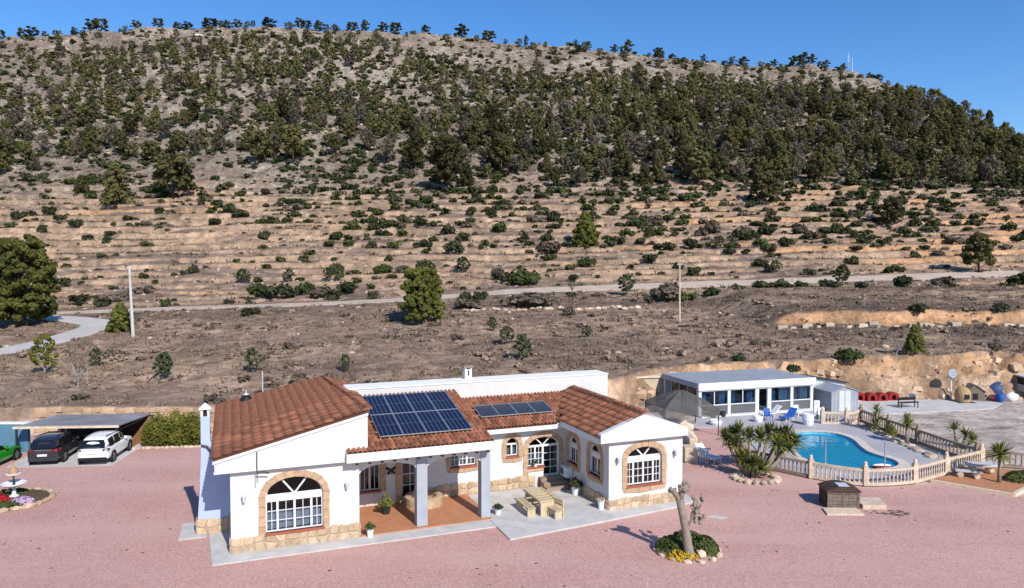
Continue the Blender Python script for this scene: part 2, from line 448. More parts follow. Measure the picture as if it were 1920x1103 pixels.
def terrain(X, Y, detail=True, masks=False):
    X = np.asarray(X, float); Y = np.asarray(Y, float)
    Yw, bank, k = terr_warp(X, Y)
    z = base_z(X, np.where(Y > 110, Yw, Y))
    hill = sstep(200, 240, Y)
    fld = sstep(54, 62, Y)
    if detail:
        z = z + fld * (1 - hill) * (0.75 * fbm(X / 7, Y / 7, 21, 3) + 0.85 * fbm(X / 1.9, Y / 1.2, 22, 3) * (1 - 0.45 * sstep(118, 130, Y)))
        rg = np.abs(fbm(X / 16, Y / 11, 31, 4)) * 2
        z = z + hill * (7.0 * fbm(X / 34, Y / 26, 30, 4) - 3.0 * (0.25 - rg) + 2.4 * fbm(X / 4.5, Y / 3.5, 33, 3))
        led = z / 5.0 + 1.5 * fbm(X / 26, Y / 26, 35, 3)
        lf = led - np.floor(led)
        up = sstep(255, 330, Y)
        z = z + up * hill * 5.0 * (np.where(lf < 0.65, 0.45 * lf / 0.65, 0.45 + 0.55 * (lf - 0.65) / 0.35) - lf) * 0.8
    bk2 = sstep(30, 38, X) * (1 - sstep(112, 130, Y))
    z = z + 1.75 * bk2 * np.clip((Y - (91 + 1.6 * fbm(X / 6, Y * 0, 47, 3))) / 1.1, 0, 1)
    for P, hw in ((ROAD, 2.9), (TRACK, 2.9)):
        d, nx, ny = dist_path(X, Y, P)
        zp = base_z(X, Y)
        wgt = 1 - sstep(hw, hw + 3.5, d)
        z = z + (zp - z) * wgt
    yb = np.interp(X, YBX, YBV) + 0.0
    jag = 0.9 * fbm(X / 2.3, Y * 0 + 3, 41, 3) * sstep(5, 18, X) + 1.6 * fbm(X / 9, Y * 0 + 9, 42, 2) * sstep(5, 18, X)
    wid = 0.35 + 2.6 * sstep(5, 20, X)
    tt = np.clip((Y - (yb + jag - wid)) / wid, 0, 1)
    if detail:
        tt = np.clip(tt + sstep(8, 18, X) * (tt > 0) * (tt < 1) * 0.55 * fbm(X / 1.5, Y / 0.9, 44, 3), 0, 1)
    if detail:      # strata and hollows in the cut face
        st_ = tt * 4.0 + 0.8 * fbm(X / 5, Y * 0 + 1, 48, 3); fl_ = np.floor(st_); fq = st_ - fl_
        t2 = (fl_ + sstep(0.55, 0.95, fq) - 0.8 * fbm(X / 5, Y * 0 + 1, 48, 3)) / 4.0
        wq = sstep(8, 18, X) * (tt > 0) * (tt < 1)
        tt = np.clip(tt + wq * 0.8 * (t2 - tt), 0, 1)
    z = np.where(tt <= 0, 0.0, z * tt)
    yard = tt <= 0
    if masks:
        return z, dict(bank=bank, terr=k, hill=hill, yard=yard, cliff=(tt > 0) & (tt < 1))
    return z
def tz(x, y):
    return float(terrain(np.array([x]), np.array([y]))[0])
# ------------------------------------------------------------------ the ground: one sheet
def col_mix(c, d, w):
    return c * (1 - w[..., None]) + np.array(d) * w[..., None]
def make_ground():
    s = np.concatenate([np.linspace(-1.5, -0.74, 26)[:-1], np.linspace(-0.74, 0.74, 430), np.linspace(0.74, 1.5, 26)[1:]])
    rows = np.concatenate([np.arange(-40, 48, 2.0), np.arange(48, 51, 0.5), np.arange(51, 62, 0.28), np.arange(62, 70, 0.14), np.arange(70, 72, 0.28), np.arange(72, 112, 0.5),
                           np.arange(112, 222, 0.30), np.arange(222, 410, 0.75), np.arange(410, 700, 6.0), np.arange(700, 3001, 100.0)])
    S, Y = np.meshgrid(s, rows)
    X = S * (Y + 26 + 20 * (Y < 0) * 0)
    X = S * np.maximum(Y + 26, 40)
    Z, mk = terrain(X, Y, True, True)
    pool_big = in_poly(X, Y, [(p[0] + (p[0] - 20.8) * 0.12, p[1] + (p[1] - 46.8) * 0.12) for p in POOL])
    Z = np.where(pool_big, -2.6, Z)
    # slopes give the bare cut earth on banks
    zx = np.gradient(Z, axis=0) / np.maximum(np.gradient(Y, axis=0), 1e-3)
    n1 = fbm(X / 18, Y / 18, 61, 4) * 2; n2 = fbm(X / 3, Y / 3, 62, 4) * 2; n3 = fbm(X / 45, Y / 9, 63, 3) * 2
    # dry grassy field
    c = np.zeros(X.shape + (3,)) + np.array((0.275, 0.212, 0.172))
    c = col_mix(c, (0.40, 0.305, 0.245), sstep(-0.2, 0.3, n1 + 0.6 * n2))
    c = col_mix(c, (0.155, 0.122, 0.105), sstep(0.0, 0.45, n3 + 0.6 * n2) * 0.8)
    c = col_mix(c, (0.16, 0.15, 0.085), sstep(0.15, 0.5, n1 - 0.5 * n3) * 0.35)
    # dark tilled strips on the right and behind the middle
    dark = sstep(20, 34, X) * sstep(70, 74, Y) * (1 - sstep(124, 130, Y)) * 0.8 + sstep(100, 104, Y) * (1 - sstep(114, 120, Y)) * 0.6
    c = col_mix(c, (0.125, 0.098, 0.085), np.clip(dark, 0, 1) * sstep(-0.55, 0.2, n3 + 0.7 * n2))
    # terrace soil
    ts = sstep(118, 128, Y)
    tread = np.zeros_like(c) + np.array((0.31, 0.235, 0.19))
    tread = col_mix(tread, (0.225, 0.178, 0.152), sstep(-0.25, 0.25, n1 + 0.7 * n2))
    tread = col_mix(tread, (0.43, 0.31, 0.225), sstep(0.1, 0.5, -n1 + 0.6 * n2) * 0.8)
    tread = col_mix(tread, (0.17, 0.135, 0.112), sstep(0.12, 0.5, fbm(X / 1.6, Y / 1.0, 64, 3) * 2 + 0.35 * n1) * 0.75)
    c = c * (1 - ts[..., None]) + tread * ts[..., None]
    steep = sstep(0.5, 1.0, zx) * (Y > 70) * (Y < 235)
    bankc = np.zeros_like(c) + np.array((0.40, 0.30, 0.225))
    bankc = col_mix(bankc, (0.27, 0.21, 0.165), sstep(-0.1, 0.3, fbm(X / 2.2, Y / 2, 66, 3) * 2))
    bankc = col_mix(bankc, (0.52, 0.32, 0.19), np.maximum(sstep(0.05, 0.35, fbm(X / 30, Y / 9, 67, 3) * 2 + 0.5 * sstep(20, 70, X) - 0.32), (Y < 100) * sstep(20, 34, X)) * 0.85)
    c = c * (1 - steep[..., None]) + bankc * steep[..., None]
    # rocky upper slopes
    hl = mk['hill']
    rock = np.zeros_like(c) + np.array((0.30, 0.25, 0.215))
    rock = col_mix(rock, (0.43, 0.375, 0.33), sstep(-0.1, 0.4, n1 + n2 * 0.8))
    rock = col_mix(rock, (0.19, 0.155, 0.125), sstep(0.05, 0.5, n2 - 0.4 * n1) * 0.7)
    c = c * (1 - hl[..., None]) + rock * hl[..., None]
    # cut bank behind the pool house
    cl = mk['cliff'].astype(float) * sstep(-2, 8, X)
    ck = np.zeros_like(c) + np.array((0.55, 0.42, 0.33))
    ck = col_mix(ck, (0.56, 0.37, 0.235), sstep(1.4, 2.6, Z + n2) )
    ck = col_mix(ck, (0.33, 0.235, 0.17), sstep(0.0, 0.45, n2))
    c = c * (1 - cl[..., None]) + ck * cl[..., None]
    # bare yard earth
    yd = mk['yard'].astype(float)
    dirt = np.zeros_like(c) + np.array((0.52, 0.45, 0.41))
    ln = fbm(X / 6 + 3, (Y - 0.15 * X) / 0.9, 71, 3) * 2
    dirt = col_mix(dirt, (0.33, 0.275, 0.245), sstep(0.05, 0.5, ln))
    dirt = col_mix(dirt, (0.50, 0.43, 0.38), sstep(0.1, 0.5, -ln + 0.3 * n2))
    c = c * (1 - yd[..., None]) + dirt * yd[..., None]
    c = c * (np.array((1.0, 0.91, 0.81)) + hl[..., None] * np.array((0.0, 0.03, 0.055))) * (1 - yd[..., None]) + c * np.array((1.0, 0.96, 0.92)) * yd[..., None]
    nr, nc = X.shape
    idx = np.arange(nr * nc).reshape(nr, nc)
    F = np.stack([idx[:-1, :-1], idx[:-1, 1:], idx[1:, 1:], idx[1:, :-1]], -1).reshape(-1, 4)
    me = np_mesh('ground', np.stack([X, Y, Z], -1).reshape(-1, 3), F, None, False)
    at = me.attributes.new('albedo', 'FLOAT_COLOR', 'POINT')
    at.data.foreach_set('color', np.concatenate([c.reshape(-1, 3), np.ones((nr * nc, 1))], 1).astype(np.float32).ravel())
    m = bpy.data.materials.new('earth'); m.use_nodes = True
    nt = m.node_tree; b = nt.nodes['Principled BSDF']; L = nt.links
    b.inputs['Roughness'].default_value = 0.95; b.inputs['Specular IOR Level'].default_value = 0.1
    a = nd(nt, 'ShaderNodeAttribute', attribute_name='albedo'); tc = nd(nt, 'ShaderNodeTexCoord')
    def noise(sc, det=8):
        n = nd(nt, 'ShaderNodeTexNoise'); n.inputs['Scale'].default_value = sc; n.inputs['Detail'].default_value = det
        n.inputs['Roughness'].default_value = 0.7
        L.new(tc.outputs['Object'], n.inputs['Vector']); return n
    n1 = noise(0.55); n2 = noise(2.6, 6); n0 = noise(0.13, 9)
    sx = nd(nt, 'ShaderNodeSeparateXYZ'); L.new(tc.outputs['Object'], sx.inputs[0])
    hm = nd(nt, 'ShaderNodeMapRange'); hm.inputs['From Min'].default_value = 190; hm.inputs['From Max'].default_value = 250; L.new(sx.outputs['Y'], hm.inputs['Value'])
    fm = nd(nt, 'ShaderNodeMapRange'); fm.inputs['From Min'].default_value = 52; fm.inputs['From Max'].default_value = 66; fm.inputs['To Min'].default_value = 0.35; L.new(sx.outputs['Y'], fm.inputs['Value'])
    mr = nd(nt, 'ShaderNodeMapRange'); mr.inputs['From Min'].default_value = 0.3; mr.inputs['From Max'].default_value = 0.7
    mr.inputs['To Min'].default_value = 0.55; mr.inputs['To Max'].default_value = 1.35
    L.new(n1.outputs['Fac'], mr.inputs['Value'])
    mr2 = nd(nt, 'ShaderNodeMapRange'); mr2.inputs['From Min'].default_value = 0.3; mr2.inputs['From Max'].default_value = 0.7
    mr2.inputs['To Min'].default_value = 0.7; mr2.inputs['To Max'].default_value = 1.25
    L.new(n2.outputs['Fac'], mr2.inputs['Value'])
    mu0 = nd(nt, 'ShaderNodeMath', operation='MULTIPLY'); L.new(mr.outputs[0], mu0.inputs[0]); L.new(mr2.outputs[0], mu0.inputs[1])
    mr0 = nd(nt, 'ShaderNodeMapRange'); mr0.inputs['From Min'].default_value = 0.32; mr0.inputs['From Max'].default_value = 0.68; mr0.inputs['To Min'].default_value = 0.68; mr0.inputs['To Max'].default_value = 1.32; L.new(n0.outputs['Fac'], mr0.inputs['Value'])
    mu = nd(nt, 'ShaderNodeMath', operation='MULTIPLY'); L.new(mu0.outputs[0], mu.inputs[0]); L.new(mr0.outputs[0], mu.inputs[1])
    vm = nd(nt, 'ShaderNodeVectorMath', operation='SCALE'); L.new(a.outputs['Color'], vm.inputs[0]); L.new(mu.outputs[0], vm.inputs['Scale'])
    L.new(vm.outputs[0], b.inputs['Base Color'])
    ad0 = nd(nt, 'ShaderNodeMath', operation='ADD'); L.new(n1.outputs['Fac'], ad0.inputs[0]); L.new(n2.outputs['Fac'], ad0.inputs[1])
    adf = nd(nt, 'ShaderNodeMath', operation='MULTIPLY'); L.new(ad0.outputs[0], adf.inputs[0]); L.new(fm.outputs[0], adf.inputs[1])
    hb = nd(nt, 'ShaderNodeMath', operation='MULTIPLY'); L.new(n0.outputs['Fac'], hb.inputs[0]); L.new(hm.outputs[0], hb.inputs[1])
    hb2 = nd(nt, 'ShaderNodeMath', operation='MULTIPLY'); L.new(hb.outputs[0], hb2.inputs[0]); hb2.inputs[1].default_value = 22.0
    ad = nd(nt, 'ShaderNodeMath', operation='ADD'); L.new(adf.outputs[0], ad.inputs[0]); L.new(hb2.outputs[0], ad.inputs[1])
    bp = nd(nt, 'ShaderNodeBump'); bp.inputs['Strength'].default_value = 0.85; bp.inputs['Distance'].default_value = 0.30
    L.new(ad.outputs[0], bp.inputs['Height']); L.new(bp.outputs[0], b.inputs['Normal'])
    me.materials.append(m)
    tag(new_obj('ground', me), kind='structure')
make_ground()

def strip(name, P, hw, mname, lift=0.06, jit=0.25):
    """a road laid along a path on the ground"""
    P = np.array(P); d = np.gradient(P, axis=0); d /= np.linalg.norm(d, axis=1)[:, None]
    nrm = np.stack([-d[:, 1], d[:, 0]], 1); mb = MB(); n = 7; k = len(P)
    for i in range(k):
        w = hw * (1 + jit * (vnoise(np.array([i * 0.7]), np.array([2.0]), 4)[0] - 0.5))
        for q in np.linspace(-1, 1, n):
            p = P[i] + nrm[i] * w * q
            zz = float(terrain(np.array([p[0]]), np.array([p[1]]), False)[0])
            mb.v.append((p[0], p[1], zz + lift - 0.10 * (abs(q) == 1)))
    for i in range(k - 1):
        for j in range(n - 1):
            mb.f.append((i*n + j, i*n + j + 1, (i+1)*n + j + 1, (i+1)*n + j))
    return tag(mb.build(name, mname), kind='structure')
mat('road_concrete', (0.52, 0.48, 0.45), 0.9, col2=(0.43, 0.39, 0.36), scale=0.4, bump=0.2, detail=9)
mat('track_dirt', (0.50, 0.405, 0.32), 0.95, col2=(0.38, 0.295, 0.23), scale=0.35, bump=0.4, bscale=4, detail=9)
strip('road', smooth_path(ROAD, 2), 2.5, 'road_concrete', 0.08, 0.1)
strip('dirt_track', smooth_path(TRACK, 2), 2.5, 'track_dirt', 0.08)

# pink gravel yard: a sheet over the levelled ground
GR = [(-75,8),(-75,50.6),(-20,50.8),(-11,46),(4,49),(10,51.5),(13.6,53),(15.8,53),(15.8,46),(15.2,42.3),(16.9,40.1),(19.3,38.6),(22.3,39.1),(23.5,39.6),(26.1,37.0),(28,37.9),(36,38.4),(60,35),(60,8)]
def gravel_mat():
    m = mat('gravel', (0.53, 0.320, 0.278), 0.95, col2=(0.455, 0.256, 0.220), scale=0.16, detail=10, bump=0.45, bscale=24)
    nt = m.node_tree; b = nt.nodes['Principled BSDF']; L = nt.links
    src = b.inputs['Base Color'].links[0].from_socket
    tc = nd(nt, 'ShaderNodeTexCoord')
    vo = nd(nt, 'ShaderNodeTexVoronoi'); vo.inputs['Scale'].default_value = 22
    L.new(tc.outputs['Object'], vo.inputs['Vector'])
    sp = nd(nt, 'ShaderNodeSeparateColor'); L.new(vo.outputs['Color'], sp.inputs[0])
    mr = nd(nt, 'ShaderNodeMapRange'); mr.inputs['To Min'].default_value = 0.74; mr.inputs['To Max'].default_value = 1.24
    L.new(sp.outputs[0], mr.inputs['Value'])
    vm = nd(nt, 'ShaderNodeVectorMath', operation='SCALE'); L.new(src, vm.inputs[0]); L.new(mr.outputs[0], vm.inputs['Scale'])
    # worn wheel paths: paler, broad streaks of thinner gravel
    mp = nd(nt, 'ShaderNodeMapping'); mp.inputs['Scale'].default_value = (0.05, 0.35, 1); mp.inputs['Rotation'].default_value = (0, 0, R(-25))
    L.new(tc.outputs['Object'], mp.inputs['Vector'])
    n = nd(nt, 'ShaderNodeTexNoise'); n.inputs['Scale'].default_value = 1.0; n.inputs['Detail'].default_value = 4; L.new(mp.outputs[0], n.inputs['Vector'])
    r2 = nd(nt, 'ShaderNodeMapRange'); r2.inputs['From Min'].default_value = 0.45; r2.inputs['From Max'].default_value = 0.75; r2.inputs['To Max'].default_value = 0.75
    L.new(n.outputs['Fac'], r2.inputs['Value'])
    mx = nd(nt, 'ShaderNodeMix', data_type='RGBA'); mx.inputs['B'].default_value = (0.55, 0.350, 0.305, 1)
    L.new(r2.outputs[0], mx.inputs['Factor']); L.new(vm.outputs[0], mx.inputs['A']); L.new(mx.outputs['Result'], b.inputs['Base Color'])
gravel_mat()
mb = MB(); mb.poly(GR, [], 0.0, 0.012, lambda a, b, d: (a, b, d)); tag(mb.build('gravel_yard', 'gravel'), kind='structure')
# ------------------------------------------------------------------ the house
HT = R(21.4)
HO = Vector((-11.687, 29.513, 0))
def W(u, v, z=0.0):
    return Vector((HO.x + u * math.cos(HT) - v * math.sin(HT), HO.y + u * math.sin(HT) + v * math.cos(HT), z))
house = empty('house', HO, HT, 'long white bungalow with terracotta tile roofs and arched porch', 'house')
def fr(v0): return lambda s, t, d: (s, v0 + d, t)          # wall facing the yard
def sd(u0): return lambda s, t, d: (u0 + d, s, t)          # wall facing left
def arch(s0, s1, t0, ts, tt, n=14):
    c = (s0 + s1) / 2; r = (s1 - s0) / 2
    return [(s0, t0), (s1, t0)] + [(c + r * math.cos(math.pi * k / n), ts + (tt - ts) * math.sin(math.pi * k / n)) for k in range(n + 1)]
def wall(outer, holes, tf, th=0.28, m='plaster', name='wall', d0=0.0):
    return MB().poly(outer, holes, d0, d0 + th, tf).build(name, m, house)

def window(tf, s0, s1, t0, ts, tt, cols, rows=3, lunette=True, door=False, shutter=0.22, curt=True, glass='glass', parent=None, dd=0.12, sill=True, fan=True):
    """frame with mullions; panes, glazing bars, shutter box, sill and curtain are its pieces"""
    f = 0.055; out = arch(s0, s1, t0, ts, tt) if lunette else [(s0, t0), (s1, t0), (s1, tt), (s0, tt)]
    inn = arch(s0 + f, s1 - f, t0 + f, ts, tt - f) if lunette else [(s0 + f, t0 + f), (s1 - f, t0 + f), (s1 - f, tt - f), (s0 + f, tt - f)]
    fm = MB(); fm.poly(out, [inn], dd, dd + 0.07, tf)
    top = ts if lunette else tt - f
    base = t0 + f
    def bx(mb, a0, b0, a1, b1, d0, d1):
        mb.poly([(a0, b0), (a1, b0), (a1, b1), (a0, b1)], [], d0, d1, tf)
    if lunette:
        bx(fm, s0 + 0.02, ts - 0.05, s1 - 0.02, ts + 0.04, dd + 0.004, dd + 0.066)
    wtop = top - 0.05 - shutter if shutter else (top - 0.05 if lunette else top)
    xs = [s0 + f]
    tot = sum(cols); acc = 0
    for c in cols[:-1]:
        acc += c; x = s0 + f + (s1 - s0 - 2 * f) * acc / tot; xs.append(x)
        bx(fm, x - 0.045, base, x + 0.045, wtop, dd + 0.003, dd + 0.067)
    xs.append(s1 - f)
    w = fm.build('door' if door else 'window', 'white_paint', house if parent is None else parent)
    if shutter:
        mb = MB(); bx(mb, s0 + 0.03, wtop, s1 - 0.03, top - 0.04, dd - 0.03, dd + 0.09); mb.build('shutter_box', 'white_paint', w)
    if lunette:
        li = [(p[0], p[1]) for p in arch(s0 + f, s1 - f, ts + 0.04, ts + 0.04, tt - f)]
        mb = MB(); mb.poly(li, [], dd + 0.03, dd + 0.036, tf); mb.build('pane', 'dark_glass', w)
        if fan:
            c = (s0 + s1) / 2; mb = MB()
            for sg in (-1, 1):
                x1 = c + sg * (s1 - s0) * 0.22; z1 = ts + (tt - ts) * 0.86
                a = Vector((x1 - c, z1 - ts)).normalized(); p = Vector((-a.y, a.x)) * 0.035
                q = [(c - p.x, ts - p.y), (c + p.x, ts + p.y), (x1 + p.x, z1 + p.y), (x1 - p.x, z1 - p.y)]
                mb.poly(q, [], dd + 0.012 + 0.004 * sg, dd + 0.058 + 0.004 * sg, tf)
            mb.build('glazing_bar', 'white_paint', w)
    for i in range(len(xs) - 1):
        a, b = xs[i] + (0.045 if i else 0), xs[i+1] - (0.045 if i < len(xs) - 2 else 0)
        mb = MB(); bx(mb, a, base, b, wtop, dd + 0.03, dd + 0.036); mb.build('pane', glass, w)
        gb = MB()
        for r in range(1, rows):
            z = base + (wtop - base) * r / rows
            bx(gb, a, z - 0.014, b, z + 0.014, dd + 0.018, dd + 0.05)
        if (b - a) > 0.3:
            bx(gb, (a + b) / 2 - 0.014, base, (a + b) / 2 + 0.014, wtop, dd + 0.020, dd + 0.048)
        if gb.v: gb.build('glazing_bar', 'white_paint', w)
    if sill:
        mb = MB(); mb.poly([(s0 - 0.05, t0 - 0.10), (s1 + 0.05, t0 - 0.10), (s1 + 0.05, t0), (s0 - 0.05, t0)], [], -0.09, dd + 0.05, tf); mb.build('sill', 'sill', w)
    if curt:
        mb = MB(); n = 40
        for h0, h1, a0, a1 in ((base, base + (wtop - base) * 0.62, 0.02, 0.98),):
            x0 = s0 + (s1 - s0) * a0; x1 = s0 + (s1 - s0) * a1
            b0 = len(mb.v)
            for k in range(n + 1):
                x = x0 + (x1 - x0) * k / n; d = dd + 0.22 + 0.025 * math.sin(k * 1.9)
                mb.v += [tf(x, h0, d), tf(x, h1, d)]
            mb.f += [(b0 + 2*k, b0 + 2*k + 2, b0 + 2*k + 3, b0 + 2*k + 1) for k in range(n)]
        mb.build('curtain', 'curtain', w, fix=False)
    return w

def surround(tf, s0, s1, t0, ts, tt, w, bottom=True, seed=1, top_only=False, m='surround', depth=0.045, size=0.34):
    """ring of uneven stones round an opening"""
    rg = random.Random(seed)
    path = [(s1, t0), (s1, ts)]
    c = (s0 + s1) / 2; r = (s1 - s0) / 2; n = 40
    pin = []; nrm = []
    k = max(2, int((ts - t0) / size))
    for i in range(k): pin.append((s1, t0 + (ts - t0) * i / k)); nrm.append((1, 0))
    na = max(5, int(math.pi * r / size * 1.0))
    for i in range(na + 1):
        t = math.pi * i / na
        pin.append((c + r * math.cos(t), ts + (tt - ts) * math.sin(t)))
        nn = Vector((math.cos(t) * (tt - ts), math.sin(t) * r)).normalized() if tt > ts else Vector((0, 1)); nrm.append((nn.x, nn.y))
    for i in range(1, k + 1): pin.append((s0, ts - (ts - t0) * i / k)); nrm.append((-1, 0))
    if bottom:
        kb = max(2, int((s1 - s0) / 0.5))
        pin.append((s0, t0)); nrm.append((-0.75, -0.75))
        for i in range(1, kb): pin.append((s0 + (s1 - s0) * i / kb, t0)); nrm.append((0, -1))
        pin.append((s1, t0)); nrm.append((0.75, -0.75))
        pin.append((s1, t0)); nrm.append((1, 0))
    base = MB()
    po = [(p[0] + q[0] * w * 0.97, p[1] + q[1] * w * 0.97) for p, q in zip(pin, nrm)]
    hole = [(p[0], p[1]) for p in pin]
    for i in range(len(pin) - 1):
        if (Vector(pin[i]) - Vector(pin[i+1])).length < 1e-4 and (Vector(po[i]) - Vector(po[i+1])).length < 1e-4: continue
        base.poly([hole[i], po[i], po[i+1], hole[i+1]], [], -depth * 0.55 + 0.002 * (i % 2), 0.02, tf)
    sr = base.build('window_surround', 'mortar' if m == 'stone' else m, house, fix=False)
    for i in range(len(pin) - 1):
        if (Vector(pin[i]) - Vector(pin[i+1])).length < 1e-4: continue
        w1 = w * (0.94 + 0.18 * rg.random()); w2 = w * (0.94 + 0.18 * rg.random()); g = 0.05
        a, b = Vector(pin[i]), Vector(pin[i+1]); na_, nb = Vector(nrm[i]), Vector(nrm[i+1])
        a2, b2 = a + (b - a) * g * 0.5, b - (b - a) * g * 0.5
        A, B = a + na_ * w1, b + nb * w2
        A2, B2 = A + (B - A) * g * 0.5, B - (B - A) * g * 0.5
        mb = MB(); mb.poly([a2 + na_ * 0.004, A2, B2, b2 + nb * 0.004], [], -depth - 0.012 * rg.random(), 0.015, tf)
        mb.build('stone', m, sr)
    return sr

def plinth(tf, s0, s1, h, seed=1, t0=0.0, dep=0.05, rows=2, size=0.42):
    """rubble plinth: mortar bed with separate stones standing proud, wavy top"""
    rg = random.Random(seed)
    n = max(2, int((s1 - s0) / size))
    base = MB(); base.poly([(s0, t0), (s1, t0), (s1, t0 + h - 0.06), (s0, t0 + h - 0.06)], [], -dep * 0.5, 0.01, tf)
    pl = base.build('plinth', 'mortar', house)
    P = {}
    for j in range(rows + 1):
        for i in range(n + 1):
            x = s0 + (s1 - s0) * i / n; z = t0 + h * j / rows
            if 0 < i < n: x += (rg.random() - 0.5) * size * 0.55
            if j > 0: z += (rg.random() - 0.5) * 0.16
            P[i, j] = (x, z)
    for j in range(rows):
        off = 0
        for i in range(n):
            q = [Vector(P[i, j]), Vector(P[i+1, j]), Vector(P[i+1, j+1]), Vector(P[i, j+1])]
            c = sum(q, Vector((0, 0))) / 4
            pts = []
            for a in range(4):
                p, nx = q[a], q[(a + 1) % 4]
                for tq in (0.18, 0.82):
                    e = p + (nx - p) * tq; pts.append(c + (e - c) * (0.95 if True else 1))
            d = -dep - 0.03 * rg.random()
            mb = MB(); k = len(pts)
            v0 = [tf(p.x, p.y, 0.0) for p in pts]
            v1 = [tf(c.x + (p.x - c.x) * 0.97, c.y + (p.y - c.y) * 0.97, d * 0.7) for p in pts]
            v2 = [tf(c.x + (p.x - c.x) * 0.80, c.y + (p.y - c.y) * 0.80, d) for p in pts]
            mb.add(v0 + v1 + v2, [(a, (a+1) % k, k + (a+1) % k, k + a) for a in range(k)] + [(k + a, k + (a+1) % k, 2*k + (a+1) % k, 2*k + a) for a in range(k)] + [tuple(2*k + a for a in range(k))])
            mb.build('stone', 'stone', pl)
    return pl

# --- walls
F0, F1 = fr(0.0), fr(3.75)
wall([(0,0),(5.3,0),(5.3,3.56),(0,3.56)], [arch(1.38,3.74,0.72,2.28,3.04)], F0)
wall([(0.28,0),(11.8,0),(11.8,4.0),(0.28,4.0)], [], sd(0.0), 0.28)
wall([(0.28,0),(4.03,0),(4.03,4.0),(0.28,4.0)], [], sd(5.02))
# upper gable of the left wing, standing forward over the front wall
wall([(-0.58,3.56),(5.64,3.56),(5.64,5.52),(-0.60,3.99)], [], fr(-0.30), 0.32, name='gable')
MB().poly([(-0.66,3.94),(5.66,5.49),(5.66,5.63),(-0.66,4.08)], [], -0.06, 0.34, fr(-0.30)).build('cornice', 'white_paint', house)
MB().poly([(-0.62,3.52),(5.62,3.52),(5.62,3.60),(-0.62,3.60)], [], -0.02, 0.20, fr(-0.30)).build('cornice', 'white_paint', house)
wall([(0.05,3.7),(11.2,3.7),(11.2,5.45),(0.05,5.45)], [], sd(5.36), 0.27)
L_hole = [(14.95,1.18),(15.86,1.18),(15.86,0.60),(16.78,0.60),(16.78,2.25)] + [(15.865 + 0.915 * math.cos(math.pi * k / 14), 2.25 + 0.52 * math.sin(math.pi * k / 14)) for k in range(1, 14)] + [(14.95,2.25)]
wall([(5.3,0),(17.2,0),(17.2,3.45),(5.3,3.45)], [[(5.95,0.86),(6.95,0.86),(6.95,2.7),(5.95,2.7)], [(8.05,0.30),(8.95,0.30),(8.95,2.65),(8.05,2.65)], arch(10.62,12.0,1.62,2.3,2.75), arch(13.70,14.38,1.88,2.50,2.86), L_hole], F1)
S1 = sd(17.2)
wall([(-0.82,0),(3.75,0),(3.75,3.45),(-0.82,3.45)], [arch(2.25,3.35,1.42,2.45,2.85), arch(-0.28,0.95,1.45,2.55,3.0)], S1)
F2 = fr(-1.1)
wall([(17.2,0),(21.45,0),(21.45,3.5),(17.2,3.5)], [arch(18.22,20.2,1.17,2.55,3.06)], F2)
wall([(-0.82,0),(7.0,0),(7.0,3.6),(-0.82,3.6)], [], sd(21.17))
MB().poly([(16.58,3.48),(21.56,3.48),(21.56,3.90),(19.03,4.74),(16.58,3.92)], [], 0.0, 0.32, fr(-1.42)).build('gable', 'plaster', house)
# back block with a flat white roof
bk = MB(); bk.box(5.7,7.0,0,21.6,8.5,5.40); bk.build('back_block', 'plaster', house)
MB().box(5.66,6.96,5.40,21.64,8.54,5.47).build('flat_roof', 'membrane', house, bevel=0.03)
MB().box(0.3,11.5,0,5.2,11.8,4.3).build('wall', 'plaster', house)
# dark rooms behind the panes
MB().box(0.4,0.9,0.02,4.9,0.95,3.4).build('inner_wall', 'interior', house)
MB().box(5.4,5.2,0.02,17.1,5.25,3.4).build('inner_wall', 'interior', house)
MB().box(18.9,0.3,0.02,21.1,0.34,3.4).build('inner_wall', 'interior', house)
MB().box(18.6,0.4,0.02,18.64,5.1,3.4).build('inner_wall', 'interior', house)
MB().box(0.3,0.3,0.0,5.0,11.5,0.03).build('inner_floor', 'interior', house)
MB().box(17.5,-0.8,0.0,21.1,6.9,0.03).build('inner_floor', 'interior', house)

# --- windows, doors and their stone surrounds
window(F0, 1.38,3.74,0.72,2.28,3.04, (0.7,1.15,1.15,0.7))
surround(F0, 1.38,3.74,0.62,2.28,3.04, 0.26, bottom=False, seed=3, m='surround')
window(F2, 18.22,20.2,1.17,2.55,3.06, (0.7,1.1,1.1,0.7), curt=False)
surround(F2, 18.22,20.2,1.07,2.55,3.06, 0.27, seed=4)
window(F1, 13.70,14.38,1.88,2.50,2.86, (1,1), rows=1, shutter=0.0, fan=False)
surround(F1, 13.70,14.38,1.80,2.50,2.86, 0.26, seed=5)
window(F1, 10.62,12.0,1.62,2.3,2.75, (1,1,1), rows=2, shutter=0)
surround(F1, 10.62,12.0,1.53,2.3,2.75, 0.24, seed=6)
window(F1, 5.95,6.95,0.86,2.7,2.7, (1,1), rows=1, lunette=False, shutter=0, curt=False)
window(F1, 8.05,8.95,0.30,2.65,2.65, (1,), rows=4, lunette=False, door=True, shutter=0, curt=False, sill=False)
surround(F1, 8.05,8.95,0.10,2.62,2.63, 0.30, bottom=False, seed=7)
surround(F1, 5.95,6.95,0.78,2.66,2.67, 0.28, bottom=False, seed=8)
window(F1, 14.95,15.87,1.18,2.25,2.25, (1,1), rows=3, lunette=False, shutter=0, curt=True)
window(F1, 15.87,16.78,0.60,2.25,2.25, (1,), rows=4, lunette=False, door=True, shutter=0, curt=False, sill=False)
mb = MB(); mb.poly(arch(14.95,16.78,2.25,2.25,2.77), [arch(15.02,16.71,2.31,2.31,2.70)], 0.12, 0.19, F1)
fl = mb.build('window', 'white_paint', house)
